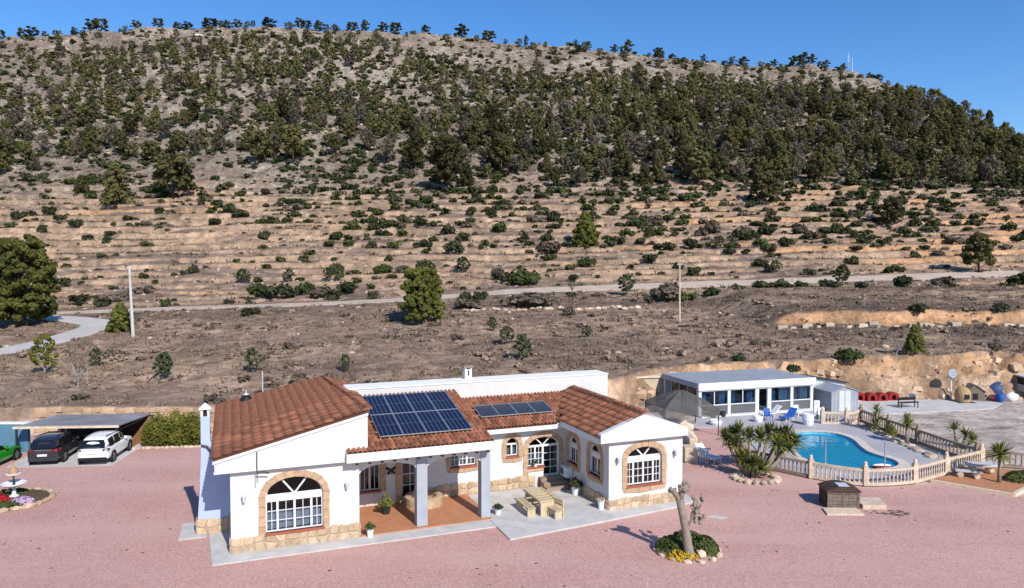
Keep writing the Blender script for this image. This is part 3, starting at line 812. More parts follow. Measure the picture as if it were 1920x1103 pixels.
mb = MB(); mb.poly(arch(15.02,16.71,2.31,2.31,2.70), [], 0.15, 0.156, F1); mb.build('pane', 'dark_glass', fl)
mb = MB()
for sg in (-1, 1):
    mb.poly([(15.82,2.28),(15.91,2.28),(15.905 + sg * 0.40,2.66),(15.825 + sg * 0.40,2.66)], [], 0.13 + 0.003 * sg, 0.175 + 0.003 * sg, F1)
mb.build('glazing_bar', 'white_paint', fl)
surround(F1, 14.95,16.78,0.58,2.25,2.77, 0.27, bottom=False, seed=9)
mb = MB(); mb.poly([(14.70,0.92),(15.84,0.92),(15.84,1.08),(14.70,1.08)], [], -0.055, 0.02, F1); mb.build('window_surround', 'surround', house)
window(S1, 2.25,3.35,1.42,2.45,2.85, (1,1), rows=1, shutter=0.2, fan=False)
surround(S1, 2.25,3.35,1.34,2.45,2.85, 0.27, seed=10)
window(S1, -0.28,0.95,1.45,2.55,3.0, (1,1), rows=1, shutter=0.2, fan=False)
surround(S1, -0.28,0.95,1.37,2.55,3.0, 0.26, seed=11)
# --- plinths
plinth(F0, 0.0,5.3,0.70, 1)
plinth(sd(0.0), 0.0,3.0,0.70, 2)
plinth(F1, 11.52,15.35,0.62, 3, 0.08)
plinth(F1, 9.2,11.5,0.62, 6, 0.1)
plinth(F2, 17.2,21.45,0.62, 4)
plinth(S1, -1.1,3.0,0.66, 5)
plinth(lambda s, t, d: (5.3 - d, s, t), 0.0,3.75,0.66, 7)
plinth(lambda s, t, d: (21.45 - d, s, t), -1.1,3.0,0.62, 8)

# --- porch: pillars, arched beam, ceiling, floor
for u0, u1 in ((7.92,8.42), (11.03,11.48)):
    MB().box(u0,0.08,0.05,u1,0.58,3.46).build('pillar', 'pillar_paint', house, bevel=0.015)
def arch_low(a, b, zs, zc, n=16):
    c = (a + b) / 2; r = (b - a) / 2
    return [(c - r * math.cos(math.pi * k / n), zs + (zc - zs) * math.sin(math.pi * k / n)) for k in range(n + 1)]
bo = [(5.3,3.46),(5.3,2.72)] + arch_low(5.32,7.94,2.72,3.16) + arch_low(8.40,11.05,2.70,3.16) + [(11.45,2.70),(11.45,3.46)]
MB().poly(bo, [], 0.18, 0.44, F0).build('arched_beam', 'plaster', house)
MB().poly([(0.46,3.46),(0.46,2.72)] + arch_low(0.5,3.7,2.72,3.16) + [(3.74,3.46)], [], 0.0, 0.24, sd(11.14)).build('arched_beam', 'plaster', house)
MB().box(4.75,-0.52,3.47,11.38,3.75,3.53).build('ceiling', 'plaster', house)
for i in range(12):
    u = 5.1 + i * 0.55
    MB().box(u,-0.46,3.36,u + 0.11,0.17,3.468).build('rafter', 'brown_wood', house)
MB().box(5.3,-0.12,0.02,11.5,3.75,0.11).build('porch_floor', 'terracotta_floor', house)
MB().box(4.68,-0.64,3.53,11.36,-0.50,3.92).build('fascia', 'white_paint', house, bevel=0.01)
MB().box(4.68,-0.50,3.53,4.80,-0.33,3.98).build('fascia', 'white_paint', house)
MB().box(11.26,-0.50,3.53,11.36,3.2,3.80).build('fascia', 'white_paint', house)
MB().box(11.37,3.16,3.28,16.64,3.28,3.58).build('fascia', 'white_paint', house)
MB().box(11.37,3.28,3.26,16.9,3.75,3.32).build('soffit', 'plaster', house)
MB().box(16.58,-1.09,3.40,16.70,3.27,3.70).build('fascia', 'white_paint', house)
MB().box(16.70,-1.09,3.38,17.2,3.75,3.44).build('soffit', 'plaster', house)
MB().box(21.45,-1.09,3.40,21.58,7.0,3.86).build('fascia', 'white_paint', house)
# scalloped mortar under the first row of porch tiles
# --- door steps
for i in range(3):
    MB().box(15.55 - 0.06 * i if False else 15.55,2.60 + 0.36 * i,0.09,16.95,3.72,0.27 + 0.165 * i).build('step', 'brown_and_shaded_concrete', house, bevel=0.01)
# --- chimney stack on the left wall, flared at its foot
mb = MB(); mb.poly([(-1.42,0),(-0.004,0),(-0.004,3.85),(-0.60,3.85),(-0.82,4.2),(-0.82,5.3),(-1.20,5.3),(-1.20,3.6),(-1.28,2.0),(-1.38,0.7)], [], 2.92, 3.42, lambda s, t, d: (s, d, t)); ch = mb.build('chimney', 'blue_plaster', house)
x0, x1, y0, y1 = -1.20, -0.82, 2.95, 3.39
mb = MB()
for a, b in ((x0, y0), (x1 - 0.1, y0), (x0, y1 - 0.1), (x1 - 0.1, y1 - 0.1)): mb.box(a, b, 5.3, a + 0.1, b + 0.1, 5.62)
mb.build('chimney_opening', 'plaster', ch)
mb = MB(); mb.box(x0 - 0.06, y0 - 0.06, 5.62, x1 + 0.06, y1 + 0.06, 5.68); cx_, cy_ = (x0+x1)/2, (y0+y1)/2
mb.add([(x0-.04,y0-.04,5.68),(x1+.04,y0-.04,5.68),(x1+.04,y1+.04,5.68),(x0-.04,y1+.04,5.68),(cx_,cy_,5.90)], [(0,1,4),(1,2,4),(2,3,4),(3,0,4),(3,2,1,0)])
mb.build('chimney_cap', 'white_paint', ch)
MB().box(x0+.12,y0+.12,5.28,x1-.12,y1-.12,5.60).build('flue', 'black', ch)
plinth(fr(2.92), -1.44,-0.06,0.70, 12)
plinth(sd(-1.42), 2.92,3.42,0.66, 13)
mb = MB(); mb.tube([(-1.2,2.86,4.05),(-0.95,2.82,3.98),(-0.75,2.78,3.7),(-0.66,2.7,3.2)], 0.045, 6); mb.build('pipe', 'dark_metal', house)
# chimney on the flat roof
MB().box(12.72,7.9,5.47,13.14,8.3,6.02).build('chimney', 'plaster', house)
ch = MB().box(12.64,7.82,6.14,13.22,8.38,6.22).build('chimney_cap', 'brown_and_shaded_concrete', house)
for a in (12.72,13.04):
    for b in (7.9,8.2): MB().box(a,b,6.02,a+.1,b+.1,6.14).build('post', 'plaster', ch)
MB().box(12.89,7.885,5.68,12.97,7.898,5.96).build('vent_slot', 'black', ch)
# round-topped vent and thin mast behind the left roof
mb = MB(); mb.lathe([(0.32,4.15),(0.32,4.6),(0.27,4.78),(0.15,4.9),(0.02,4.95)], 12, (0.85, 10.4)); vt = mb.build('vent', 'black', house, smooth=True)
mb = MB(); mb.lathe([(0.17,4.93),(0.10,4.99),(0.03,5.03),(0.02,5.18)], 12, (0.85, 10.4)); mb.build('vent_cap', 'pale_metal', vt, smooth=True)
mb = MB(); mb.tube([(1.75,11.2,4.5),(1.75,11.2,6.1)], 0.03, 6); mb.build('mast', 'pale_metal', house)
mb = MB(); mb.tube([(1.05,-0.40,4.35),(1.04,-0.44,3.05)], 0.018, 5); mb.tube([(1.05,-0.42,3.5),(1.35,-0.42,3.47),(1.5,-0.30,3.35)], 0.03, 5); mb.build('cable', 'dark_metal', house)
# wall lamps
def lamp(tf, s, t):
    mb = MB(); c = tf(s, t, 0); a = tf(s, t + 0.06, -0.16)
    mb.bar(tf(s, t - 0.05, 0.0), tf(s, t + 0.09, 0.0), 0.10, 0.03); mb.tube([c, a], 0.015, 5)
    lp = mb.build('wall_lamp', 'dark_metal', house)
    mb = MB(); mb.lathe([(0.02,a[2]+0.12),(0.10,a[2]+0.05),(0.10,a[2]+0.03),(0.05,a[2]-0.22),(0.0,a[2]-0.24)], 6, (a[0], a[1])); mb.build('lantern', 'pale_metal', lp)
lamp(F0, 0.52, 2.35); lamp(F0, 4.75, 2.45); lamp(F2, 17.65, 2.55); lamp(F2, 20.95, 2.6)
# butterfly ornament on the porch wall
mb = MB()
for sg in (-1, 1):
    mb.poly([(7.5,1.78),(7.5 + sg*0.10,1.92),(7.5 + sg*0.26,2.02),(7.5 + sg*0.27,1.86),(7.5 + sg*0.14,1.78)], [], -0.03, -0.015, F1)
    mb.poly([(7.5,1.77),(7.5 + sg*0.14,1.76),(7.5 + sg*0.22,1.62),(7.5 + sg*0.12,1.56)], [], -0.03, -0.015, F1)
mb.tube([F1(7.5,1.58,-0.03), F1(7.5,1.92,-0.03)], 0.025, 6); mb.build('butterfly_ornament', 'black', house)
# outdoor air-conditioning unit
mb = MB(); mb.box(16.80,2.85,0.62,17.18,3.65,1.16); ac = mb.build('air_conditioner', 'white_plastic', house, bevel=0.02)
mb = MB(); mb.lathe([(0.20,0),(0.20,0.012),(0.0,0.012)], 14); g_ = mb.build('fan_grille', 'grey_panel', ac); g_.rotation_euler = (0, R(-90), 0); g_.location = (16.795,3.38,0.9)

# --- roofs: slab plus separate barrel tiles
def tile_mesh(p, L):
    """one S-shaped roof tile: pitch p wide, L long, thicker lower edge"""
    prof = [(-0.5,0.0),(-0.40,0.010),(-0.30,0.045),(-0.15,0.080),(0.0,0.092),(0.15,0.080),(0.30,0.045),(0.40,0.010),(0.5,0.0)]
    mb = MB(); n = len(prof)
    for y, k, up in ((0.0,1.0,0.030),(L,0.90,0.0)):
        mb.v += [(a * p * (k if abs(a) < 0.45 else 1), y, h * k + up) for a, h in prof]
    mb.v += [(a * p, 0.0, h * 0.98 - 0.004) for a, h in prof]
    mb.f += [(i, i+1, n+i+1, n+i) for i in range(n-1)] + [(2*n+i, 2*n+i+1, i+1, i) for i in range(n-1)]
    return mb.mesh('roof_tile', 'tile', True, False)
PITCH, EXPO = 0.21, 0.42
TILE = tile_mesh(PITCH, EXPO * 1.12)
def tv(): 
    return np.array([v.co[:] for v in TILE.vertices]), [tuple(p.vertices) for p in TILE.polygons]
TV, TF = tv()
def roof(poly, A, S, o, thick=0.10):
    """roof plane: poly in plane coordinates (along eave, up slope); o = origin, A/S = unit vectors"""
    A = Vector(A).normalized(); S = Vector(S).normalized(); N = A.cross(S).normalized(); o = Vector(o)
    if N.z < 0: N = -N
    tf = lambda a, s, d: tuple(o + A * a + S * s + N * d)
    rf = MB().poly(poly, [], -thick, 0.0, tf).build('roof', 'roof_base', house)
    a0 = min(p[0] for p in poly); a1 = max(p[0] for p in poly); s0 = min(p[1] for p in poly); s1 = max(p[1] for p in poly)
    na = int((a1 - a0) / PITCH); ns = int((s1 - s0) / EXPO) + 1; pos = []
    aa, ss = np.meshgrid(a0 + (np.arange(na) + 0.5) * (a1 - a0) / na, s0 - 0.05 + np.arange(ns) * EXPO)
    ok = in_poly(aa, np.minimum(ss + EXPO * 0.45, s1 - 0.02), poly)
    hw = house.matrix_world if False else Matrix.Translation(HO) @ Matrix.Rotation(HT, 4, 'Z')
    rg = random.Random(len(poly) * 31 + na)
    for a, s in zip(aa[ok], ss[ok]):
        P = o + A * float(a) + S * float(s) + N * 0.01
        Rm = Matrix((A, S, N)).transposed().to_4x4()
        Rm = Rm @ Matrix.Rotation((rg.random() - 0.5) * 0.07, 4, 'Z') @ Matrix.Rotation(rg.random() * 0.03, 4, 'X')
        M = Matrix.Translation(P + N * rg.random() * 0.012) @ Rm
        pos.append(((hw @ P - Vector((0, 0, CAM_H))).length, M))
    pos.sort(key=lambda q: q[0])
    for d, M in pos[:300]:
        t = bpy.data.objects.new('roof_tile', TILE); t.matrix_local = M; COL.objects.link(t); t.parent = rf
    if pos[300:]:
        V = []; Fs = []
        for d, M in pos[300:]:
            m4 = np.array(M); b = len(V) * len(TV)
            V.append(TV @ m4[:3, :3].T + m4[:3, 3])
            Fs += [tuple(i + b for i in f) for f in TF]
        me = np_mesh('roof_tiles', np.concatenate(V), np.array(Fs), 'tile', True)
        tag(new_obj('roof_tiles', me, rf), kind='stuff')
    return rf
def sl(dv): return Vector(dv).normalized()
# left wing: one plane rising to the right; courses run back from the gable
k1 = 0.2453; l1 = math.hypot(1, k1)
roof([(0,0),(-12.2,0.0),(-11.5,5.55*l1),(0,6.32*l1)], (0,-1,0), (1,0,k1), (-0.66,-0.36,4.16))
# short slope on the far side of its ridge
roof([(0,0),(7.6,0),(7.2,0.9),(0.2,0.9)], (0,1,0), (-1,0,0.30), (6.25,3.4,5.22))
# porch
k2 = (5.23 - 3.95) / 5.92; l2 = math.hypot(1, k2)
roof([(0,0),(6.7,0),(6.7,5.92*l2),(0.98,5.92*l2),(0.98,0.34),(0,0.34)], (1,0,0), (0,1,k2), (4.7,-0.62,3.95))
MB().poly([(5.66,5.28,),(11.4,5.28),(11.4,6.99),(5.7,6.99)], [], 0, 0.1, lambda a, b, d: (a, b, 5.10 - (b - 5.28) * 0.16 + d)).build('roof_back', 'roof_base', house)
MB().poly([(-0.5,3.8),(5.28,3.8 + 5.78*k2 - 0.05),(5.28,3.0),(3.3,3.0),(-0.5,3.62)], [], 0, 0.08, sd(11.27)).build('porch_gable', 'plaster', house)
# middle
k3 = 0.2316; l3 = math.hypot(1, k3)
roof([(0,0),(5.05,0),(7.4,3.8*l3),(0,3.8*l3)], (1,0,0), (0,1,k3), (11.35,3.14,3.60))
# right wing, two slopes
k4 = 0.405; l4 = math.hypot(1, k4)
roof([(0,0),(4.62,0),(8.4,1.9*l4),(8.4,2.42*l4),(0,2.42*l4)], (0,1,0), (1,0,k4), (16.60,-1.36,3.70))
roof([(0,0),(-8.34,0),(-8.34,2.5*l4),(0,2.5*l4)], (0,-1,0), (-1,0,k4*0.97), (21.53,6.98,3.72))
def ridge(p, q, r=0.11):
    p = Vector(p); q = Vector(q); d = (q - p); n = max(1, int(d.length / 0.42)); e = d.normalized()
    side = e.cross(Vector((0,0,1))).normalized(); up = side.cross(e)
    for i in range(n):
        a = p + d * i / n; mb = MB(); N = 6
        for y, k in ((0, 1.0), (d.length / n * 1.08, 0.9)):
            mb.v += [a + e * y + side * (r * k * math.cos(math.pi * j / N)) + up * (r * k * math.sin(math.pi * j / N) + 0.02 * (k == 1)) for j in range(N + 1)]
        mb.f += [(j, j+1, N+2+j, N+1+j) for j in range(N)]
        mb.build('ridge_tile', 'tile', house, True, False)
ridge((19.03,-1.3,4.74), (19.03,6.9,4.74)); ridge((16.42,3.2,3.68), (18.55,6.9,4.52), 0.07)
ridge((5.60,-0.1,5.72), (4.95,11.2,5.56))

# --- paved surfaces by the house (setting)
def slab(name, pts, z0, z1, m):
    mb = MB(); mb.prism([tuple(W(u, v)[:2]) for u, v in pts], z0, z1); return tag(mb.build(name, m, bevel=0.01), kind='structure')
slab('apron', [(-0.72,-0.95),(11.38,-1.08),(11.38,0.0),(0.0,0.0),(0.0,3.0),(-0.95,3.0)], 0.0, 0.06, 'concrete')
slab('apron', [(-2.15,2.5),(-1.0,2.45),(-1.0,4.6),(-2.1,4.6)], 0.0, 0.05, 'concrete')
slab('patio', [(11.36,-2.80),(16.0,-2.35),(20.5,-1.85),(22.0,-1.4),(22.2,-0.4),(21.5,-0.3),(21.5,0.5),(17.3,3.8),(11.36,3.8)], 0.0, 0.085, 'concrete')

# --- solar arrays on the roofs
def solar_mat():
    m = mat('solar_cell', (0.012, 0.015, 0.038), 0.25, col2=(0.007, 0.009, 0.024), scale=1.5, spec=0.28)
    nt = m.node_tree; b = nt.nodes['Principled BSDF']; L = nt.links
    src = b.inputs['Base Color'].links[0].from_socket
    tc = nd(nt, 'ShaderNodeTexCoord'); br = nd(nt, 'ShaderNodeTexBrick')
    br.offset = 0.0; br.inputs['Scale'].default_value = 1.0; br.inputs['Mortar Size'].default_value = 0.012
    br.inputs['Brick Width'].default_value = 0.21; br.inputs['Row Height'].default_value = 1.2; br.inputs['Mortar Smooth'].default_value = 0.1
    br.inputs['Color1'].default_value = (0, 0, 0, 1); br.inputs['Color2'].default_value = (0, 0, 0, 1); br.inputs['Mortar'].default_value = (1, 1, 1, 1)
    L.new(tc.outputs['Object'], br.inputs['Vector'])
    mx = nd(nt, 'ShaderNodeMix', data_type='RGBA'); mx.inputs['B'].default_value = (0.11, 0.13, 0.20, 1)
    L.new(br.outputs['Color'], mx.inputs['Factor']); L.new(src, mx.inputs['A']); L.new(mx.outputs['Result'], b.inputs['Base Color'])
solar_mat(); mat('dark_panel', (0.045, 0.050, 0.062), 0.18, var=0.2, scale=1.0, spec=0.5)
def array(name, label, o, A, S, na, ns, w, h, cell):
    A = Vector(A).normalized(); S = Vector(S).normalized(); N = A.cross(S).normalized()
    M = Matrix((A, S, N)).transposed().to_4x4(); M.translation = Vector(o)
    hw = Matrix.Translation(HO) @ Matrix.Rotation(HT, 4, 'Z')
    root = bpy.data.objects.new(name, None); root.matrix_world = hw @ M; COL.objects.link(root)
    tag(root, label, 'solar array', 'solar arrays on the house roof'); root.empty_display_size = 0.2
    for j in range(ns):
        for i in range(na):
            x0, y0 = i * w, j * h; t = 0.024
            mb = MB(); mb.poly([(x0+.008,y0+.008),(x0+w-.008,y0+.008),(x0+w-.008,y0+h-.008),(x0+.008,y0+h-.008)], [[(x0+t,y0+t),(x0+w-t,y0+t),(x0+w-t,y0+h-t),(x0+t,y0+h-t)]], 0.0, 0.045, lambda a, b, d: (a, b, d))
            p = mb.build('solar_panel', 'panel_frame', root)
            c = MB().box(t, t, 0.012, w - t, h - t, 0.036).build('cell_face', cell, p); c.location = (x0, y0, 0)
    mb = MB()
    for k in range(ns * 2):
        y = h * (0.25 + 0.5 * k); mb.box(-0.08, y - 0.03, -0.05, na * w + 0.08, y + 0.03, -0.004)
    mb.build('mounting_rail', 'aluminium', root)
array('solar_array', 'large blue solar array of eight panels on the porch roof', (6.27,0.24,4.335), (1,0,0.0), (0,1,k2), 4, 2, 1.10, 2.42, 'solar_cell')
array('solar_array', 'small dark four panel solar array on the low roof beside the porch', (12.40,4.10,4.00), (1,0,0), (0,1,k3), 4, 1, 1.06, 1.46, 'dark_panel')
# ------------------------------------------------------------------ pool and deck
def offset_poly(P, d):
    n = len(P); out = []
    for i in range(n):
        a, b, c = Vector(P[i-1]), Vector(P[i]), Vector(P[(i+1) % n])
        t = (c - a).normalized(); out.append((b.x - (-t.y) * d, b.y - t.x * d))
    return out
def area(P): return 0.5 * sum(P[i-1][0] * P[i][1] - P[i][0] * P[i-1][1] for i in range(len(P)))
if area(POOL) < 0: POOL.reverse()
COPE = offset_poly(POOL, 0.55); 
if abs(area(COPE)) < abs(area(POOL)): COPE = offset_poly(POOL, -0.55)
DECK = [(15.3,42.1),(16.9,40.35),(19.3,38.95),(22.3,39.45),(25.0,41.05),(26.9,43.4),(27.0,47.0),(27.0,51.6),(26.6,55.0),(25.6,60.0),(14.6,56.6),(13.4,53.2),(15.9,53.1),(16.1,47.5)]
mb = MB(); mb.poly(DECK, [COPE], 0.0, 0.06, lambda a, b, d: (a, b, d)); tag(mb.build('pool_deck', 'deck'), kind='structure')
mb = MB(); mb.poly(offset_poly(COPE, 0.02), [POOL], -0.02, 0.085, lambda a, b, d: (a, b, d))
pool = mb.build('swimming_pool', 'coping'); tag(pool, 'curved blue swimming pool with a pale stone rim', 'swimming pool')
mat('pool_tile', (0.16, 0.58, 0.78), 0.4, col2=(0.12, 0.50, 0.72), scale=1.2)
mb = MB(); n = len(POOL); inn = offset_poly(POOL, -0.35)
if abs(area(inn)) > abs(area(POOL)): inn = offset_poly(POOL, 0.35)
mb.v += [(p[0], p[1], 0.05) for p in POOL] + [(p[0], p[1], -1.15) for p in POOL] + [(p[0], p[1], -1.55) for p in inn]
mb.f += [(i, (i+1) % n, n + (i+1) % n, n + i) for i in range(n)] + [(n + i, n + (i+1) % n, 2*n + (i+1) % n, 2*n + i) for i in range(n)] + [tuple(range(2*n, 3*n))]
mb.build('basin', 'pool_tile', pool)
def water_mat():
    m = bpy.data.materials.new('water'); m.use_nodes = True; nt = m.node_tree; nt.nodes.clear(); L = nt.links
    o = nd(nt, 'ShaderNodeOutputMaterial'); t = nd(nt, 'ShaderNodeBsdfTransparent'); g = nd(nt, 'ShaderNodeBsdfGlossy'); d = nd(nt, 'ShaderNodeBsdfDiffuse')
    t.inputs['Color'].default_value = (0.50, 0.90, 0.99, 1); g.inputs['Roughness'].default_value = 0.02
    d.inputs['Color'].default_value = (0.03, 0.50, 0.80, 1)
    f = nd(nt, 'ShaderNodeFresnel'); f.inputs['IOR'].default_value = 1.33
    m0 = nd(nt, 'ShaderNodeMixShader'); m0.inputs[0].default_value = 0.5; m1 = nd(nt, 'ShaderNodeMixShader')
    tc = nd(nt, 'ShaderNodeTexCoord'); n = nd(nt, 'ShaderNodeTexNoise'); n.inputs['Scale'].default_value = 1.1; n.inputs['Detail'].default_value = 3
    L.new(tc.outputs['Object'], n.inputs['Vector'])
    bp = nd(nt, 'ShaderNodeBump'); bp.inputs['Strength'].default_value = 0.25; bp.inputs['Distance'].default_value = 0.1
    L.new(n.outputs['Fac'], bp.inputs['Height']); L.new(bp.outputs[0], g.inputs['Normal']); L.new(bp.outputs[0], f.inputs['Normal'])
    L.new(t.outputs[0], m0.inputs[1]); L.new(d.outputs[0], m0.inputs[2])
    L.new(f.outputs[0], m1.inputs[0]); L.new(m0.outputs[0], m1.inputs[1]); L.new(g.outputs[0], m1.inputs[2]); L.new(m1.outputs[0], o.inputs['Surface'])
    MATS['water'] = m
water_mat()
mb = MB(); mb.add([(p[0], p[1], -0.10) for p in POOL], [tuple(range(n))]); tag(mb.build('water', 'water', fix=False), kind='structure')
# pool mast posts and a float in the water
for k, (x, y, h, lab) in enumerate([(19.0,43.2,1.5,'thin grey pole at the near left rim of the pool'), (22.05,42.15,1.7,'thin pale pole at the near right rim of the pool'), (24.9,41.6,1.15,'thin dark pole beside the white fence right of the pool')]):
    mb = MB(); mb.tube([(x,y,0.06),(x,y,h)], 0.035, 7); mb.lathe([(0.12,0.06),(0.12,0.10),(0.03,0.12)], 10, (x, y)); tag(mb.build('pole', 'grey_metal'), lab, 'pole')
fl = MB(); fl.rock((0,0,0.0),0.62,0.28,0.10,5); fo = fl.build('pool_float', 'red_plastic', smooth=True, loc=(22.3,42.75,-0.05)); tag(fo, 'red and white inflatable float at the near end of the pool', 'pool float')
mb = MB(); mb.rock((0,0.28,0.06),0.66,0.16,0.10,8); mb.build('float_rim', 'white_plastic', fo, smooth=True)

# ------------------------------------------------------------------ balustrade fences
def baluster_mesh(m, h):
    mb = MB(); mb.lathe([(0.055,0),(0.055,0.05),(0.035,0.09),(0.062,0.24*h/0.6),(0.034,0.43*h/0.6),(0.05,h-0.05),(0.05,h)], 6); return mb.mesh('baluster', m, False)
def fence(label, P, m, posts, h=0.92, sp=0.235, group=None, post_h=1.05):
    root = empty('balustrade', (P[0][0], P[0][1], 0.05), 0, label, 'fence', group)
    o = Vector((P[0][0], P[0][1])); bal = baluster_mesh(m, h - 0.30)
    PP = smooth_path(P, 5); segs = [(Vector(a) - o, Vector(b) - o) for a, b in zip(PP[:-1], PP[1:])]
    rt = MB(); rb = MB()
    for a, b in segs:
        rt.bar((a.x,a.y,h - 0.075), (b.x,b.y,h - 0.075), 0.16, 0.13); rb.bar((a.x,a.y,0.08), (b.x,b.y,0.08), 0.17, 0.15)
    rt.build('top_rail', m, root); rb.build('bottom_rail', m, root)
    L = sum((b - a).length for a, b in segs); n = int(L / sp); acc = 0; k = 0
    pp = [Vector(q) - o for q in posts]
    for a, b in segs:
        l = (b - a).length
        while (k + 0.5) * L / n < acc + l and k < n:
            q = a + (b - a) * (((k + 0.5) * L / n - acc) / l); k += 1
            if all((q - z).length > 0.16 for z in pp):
                x = bpy.data.objects.new('baluster', bal); x.location = (q.x, q.y, 0.155); link(x, root)
        acc += l
    for q in pp:
        p = MB().box(q.x-.13,q.y-.13,0,q.x+.13,q.y+.13,post_h).build('post', m, root, bevel=0.015)
        mb = MB(); mb.lathe([(0.10,post_h),(0.13,post_h+.03),(0.13,post_h+.06),(0.07,post_h+.09),(0.11,post_h+.16),(0.08,post_h+.25),(0.0,post_h+.28)], 8, (q.x, q.y)); mb.build('finial', m, p, smooth=True)
    return root
fence('cream balustrade curving along the near side of the pool', [(16.9,40.3),(18.1,39.4),(19.3,38.9),(20.8,38.95),(22.3,39.4),(23.7,40.2),(25.0,41.0),(28.3,42.9)], 'cream_concrete', [(16.9,40.3),(19.3,38.9),(22.3,39.4),(25.0,41.0),(28.25,42.88)])
fence('brownish balustrade behind the yucca clump, left of the pool', [(13.9,43.3),(15.3,41.9),(16.75,40.4)], 'brown_and_shaded_concrete', [(13.9,43.3)])
fence('long shaded brown balustrade running back along the right of the pool deck', [(28.35,43.2),(27.9,45.4),(27.6,48.2),(27.2,51.6),(27.0,55.2)], 'brown_and_shaded_concrete', [(28.3,43.4),(27.55,48.4),(27.2,51.6),(27.0,55.3)], sp=0.30)  # the shade on these balusters is put into their brown colour
fence('shaded brown balustrade leading off to the right edge behind the round palm', [(28.5,43.0),(31.0,41.8),(34,40.6)], 'brown_and_shaded_concrete', [(31.2,41.7)], sp=0.28)  # brown stands for shade here too, as on the long balustrade
fence('short cream balustrade at the far corner of the pool deck', [(23.6,54.3),(24.9,54.2)], 'cream_concrete', [(23.6,54.3)])
fence('short cream balustrade beside the garden shed behind the pool', [(25.3,54.0),(26.0,54.3),(26.8,55.2)], 'cream_concrete', [(25.3,54.0)])

# ------------------------------------------------------------------ pool house
PH = empty('pool_house', (25.25, 60.0, 0), R(17), 'white flat roofed pool house with a row of large windows', 'building')
def pb(name, m, x0, y0, z0, x1, y1, z1, parent=None, bevel=0):
    return MB().box(x0,y0,z0,x1,y1,z1).build(name, m, parent or PH, bevel=bevel)
PW = 10.9; ph_h = 2.72
pb('floor', 'concrete', -PW,0.0,0,0,5.6,0.12)
pb('back_wall', 'plaster', -PW,5.4,0.12,0,5.6,2.6)
pb('side_wall', 'grey_metal', -0.16,0.2,0.12,0,5.4,2.25)
pb('roof', 'grey_metal', -PW-0.1,-0.12,2.56,0.1,5.75,ph_h)
pb('fascia', 'white_paint', -PW-0.12,-0.20,2.16,0.12,-0.122,ph_h+0.02)
pb('kerb', 'white_paint', -PW,-0.55,0,0.1,-0.01,0.14)
xs = [-PW, -8.1, -5.5, -4.25, -2.1, 0]
posts_ = [(-PW+.13),-8.1,-5.5,-4.25,-2.1,-0.13]
for x in posts_: pb('post', 'white_paint', x-.13,-0.02,0.12,x+.13,0.22,2.30)
for i in range(len(posts_) - 1):
    a, b = posts_[i] + .13, posts_[i+1] - .13
    if i == 2:
        d = pb('door_frame', 'white_paint', a, 0.0, 0.12, a+.08, 0.16, 2.16); pb('door_frame', 'white_paint', b-.08, 0.0, 0.12, b, 0.16, 2.16)
        pb('lintel', 'white_paint', a+.08,0.02,1.98,b-.08,0.14,2.16)
        pb('doorway', 'black', a+.08,2.0,0.12,b-.08,2.05,2.1)
        pb('bench', 'pale_metal', a+.1,1.2,0.12,b-.12,1.6,0.5)
        continue
    w = pb('window', 'white_paint', a,0.02,0.86,b,0.16,0.93)
    pb('lower_panel', 'grey_panel', a,0.05,0.13,b,0.12,0.859,w)
    pb('pane', 'blue_glass', a,0.08,0.931,b,0.09,2.20,w)
    for q0, q1 in ((0.02,0.26),(0.74,0.98)) if i < 3 else ((0.02,0.34),(0.52,0.98)):
        mb = MB(); n = 22
        for k in range(n + 1):
            x = a + (b - a) * (q0 + (q1 - q0) * k / n); y = 0.34 + 0.05 * math.sin(k * 1.7)
            mb.v += [(x,y,0.9),(x,y,2.2)]
        mb.f += [(2*k,2*k+2,2*k+3,2*k+1) for k in range(n)]; mb.build('curtain', 'curtain', w, fix=False)
    if i < 2: pb('mullion', 'white_paint', (a+b)/2-.03,0.03,0.931,(a+b)/2+.03,0.14,2.2,w)
pb('roller_box', 'white_paint', -PW+.02,-0.10,2.06,-0.02,-0.03,2.159)
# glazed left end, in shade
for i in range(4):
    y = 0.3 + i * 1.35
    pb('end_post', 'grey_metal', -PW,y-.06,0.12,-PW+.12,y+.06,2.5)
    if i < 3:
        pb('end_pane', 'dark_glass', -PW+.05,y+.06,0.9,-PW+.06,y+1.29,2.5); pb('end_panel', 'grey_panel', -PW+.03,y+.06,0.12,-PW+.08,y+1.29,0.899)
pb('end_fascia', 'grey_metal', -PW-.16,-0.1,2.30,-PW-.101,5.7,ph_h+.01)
# pale annexe between house and pool house
an = empty('annexe', (9.3, 61.5, 0), R(14), 'small sand coloured annexe between the house and pool house', 'building')
pb('wall', 'beige_wall', -2.0,0,0,4.2,3.4,2.35,an); pb('roof', 'cream_concrete', -2.1,-0.15,2.35,4.3,3.5,2.5,an)
d_ = pb('door', 'cream_door', 0.8,-0.04,0.05,2.0,-0.002,2.05,an); pb('door_frame', 'white_paint', 0.68,-0.06,0.05,0.80,0.0,2.15,d_)
pb('white_panel', 'white_paint', -1.9,-0.04,0.1,0.4,-0.003,1.7,an)
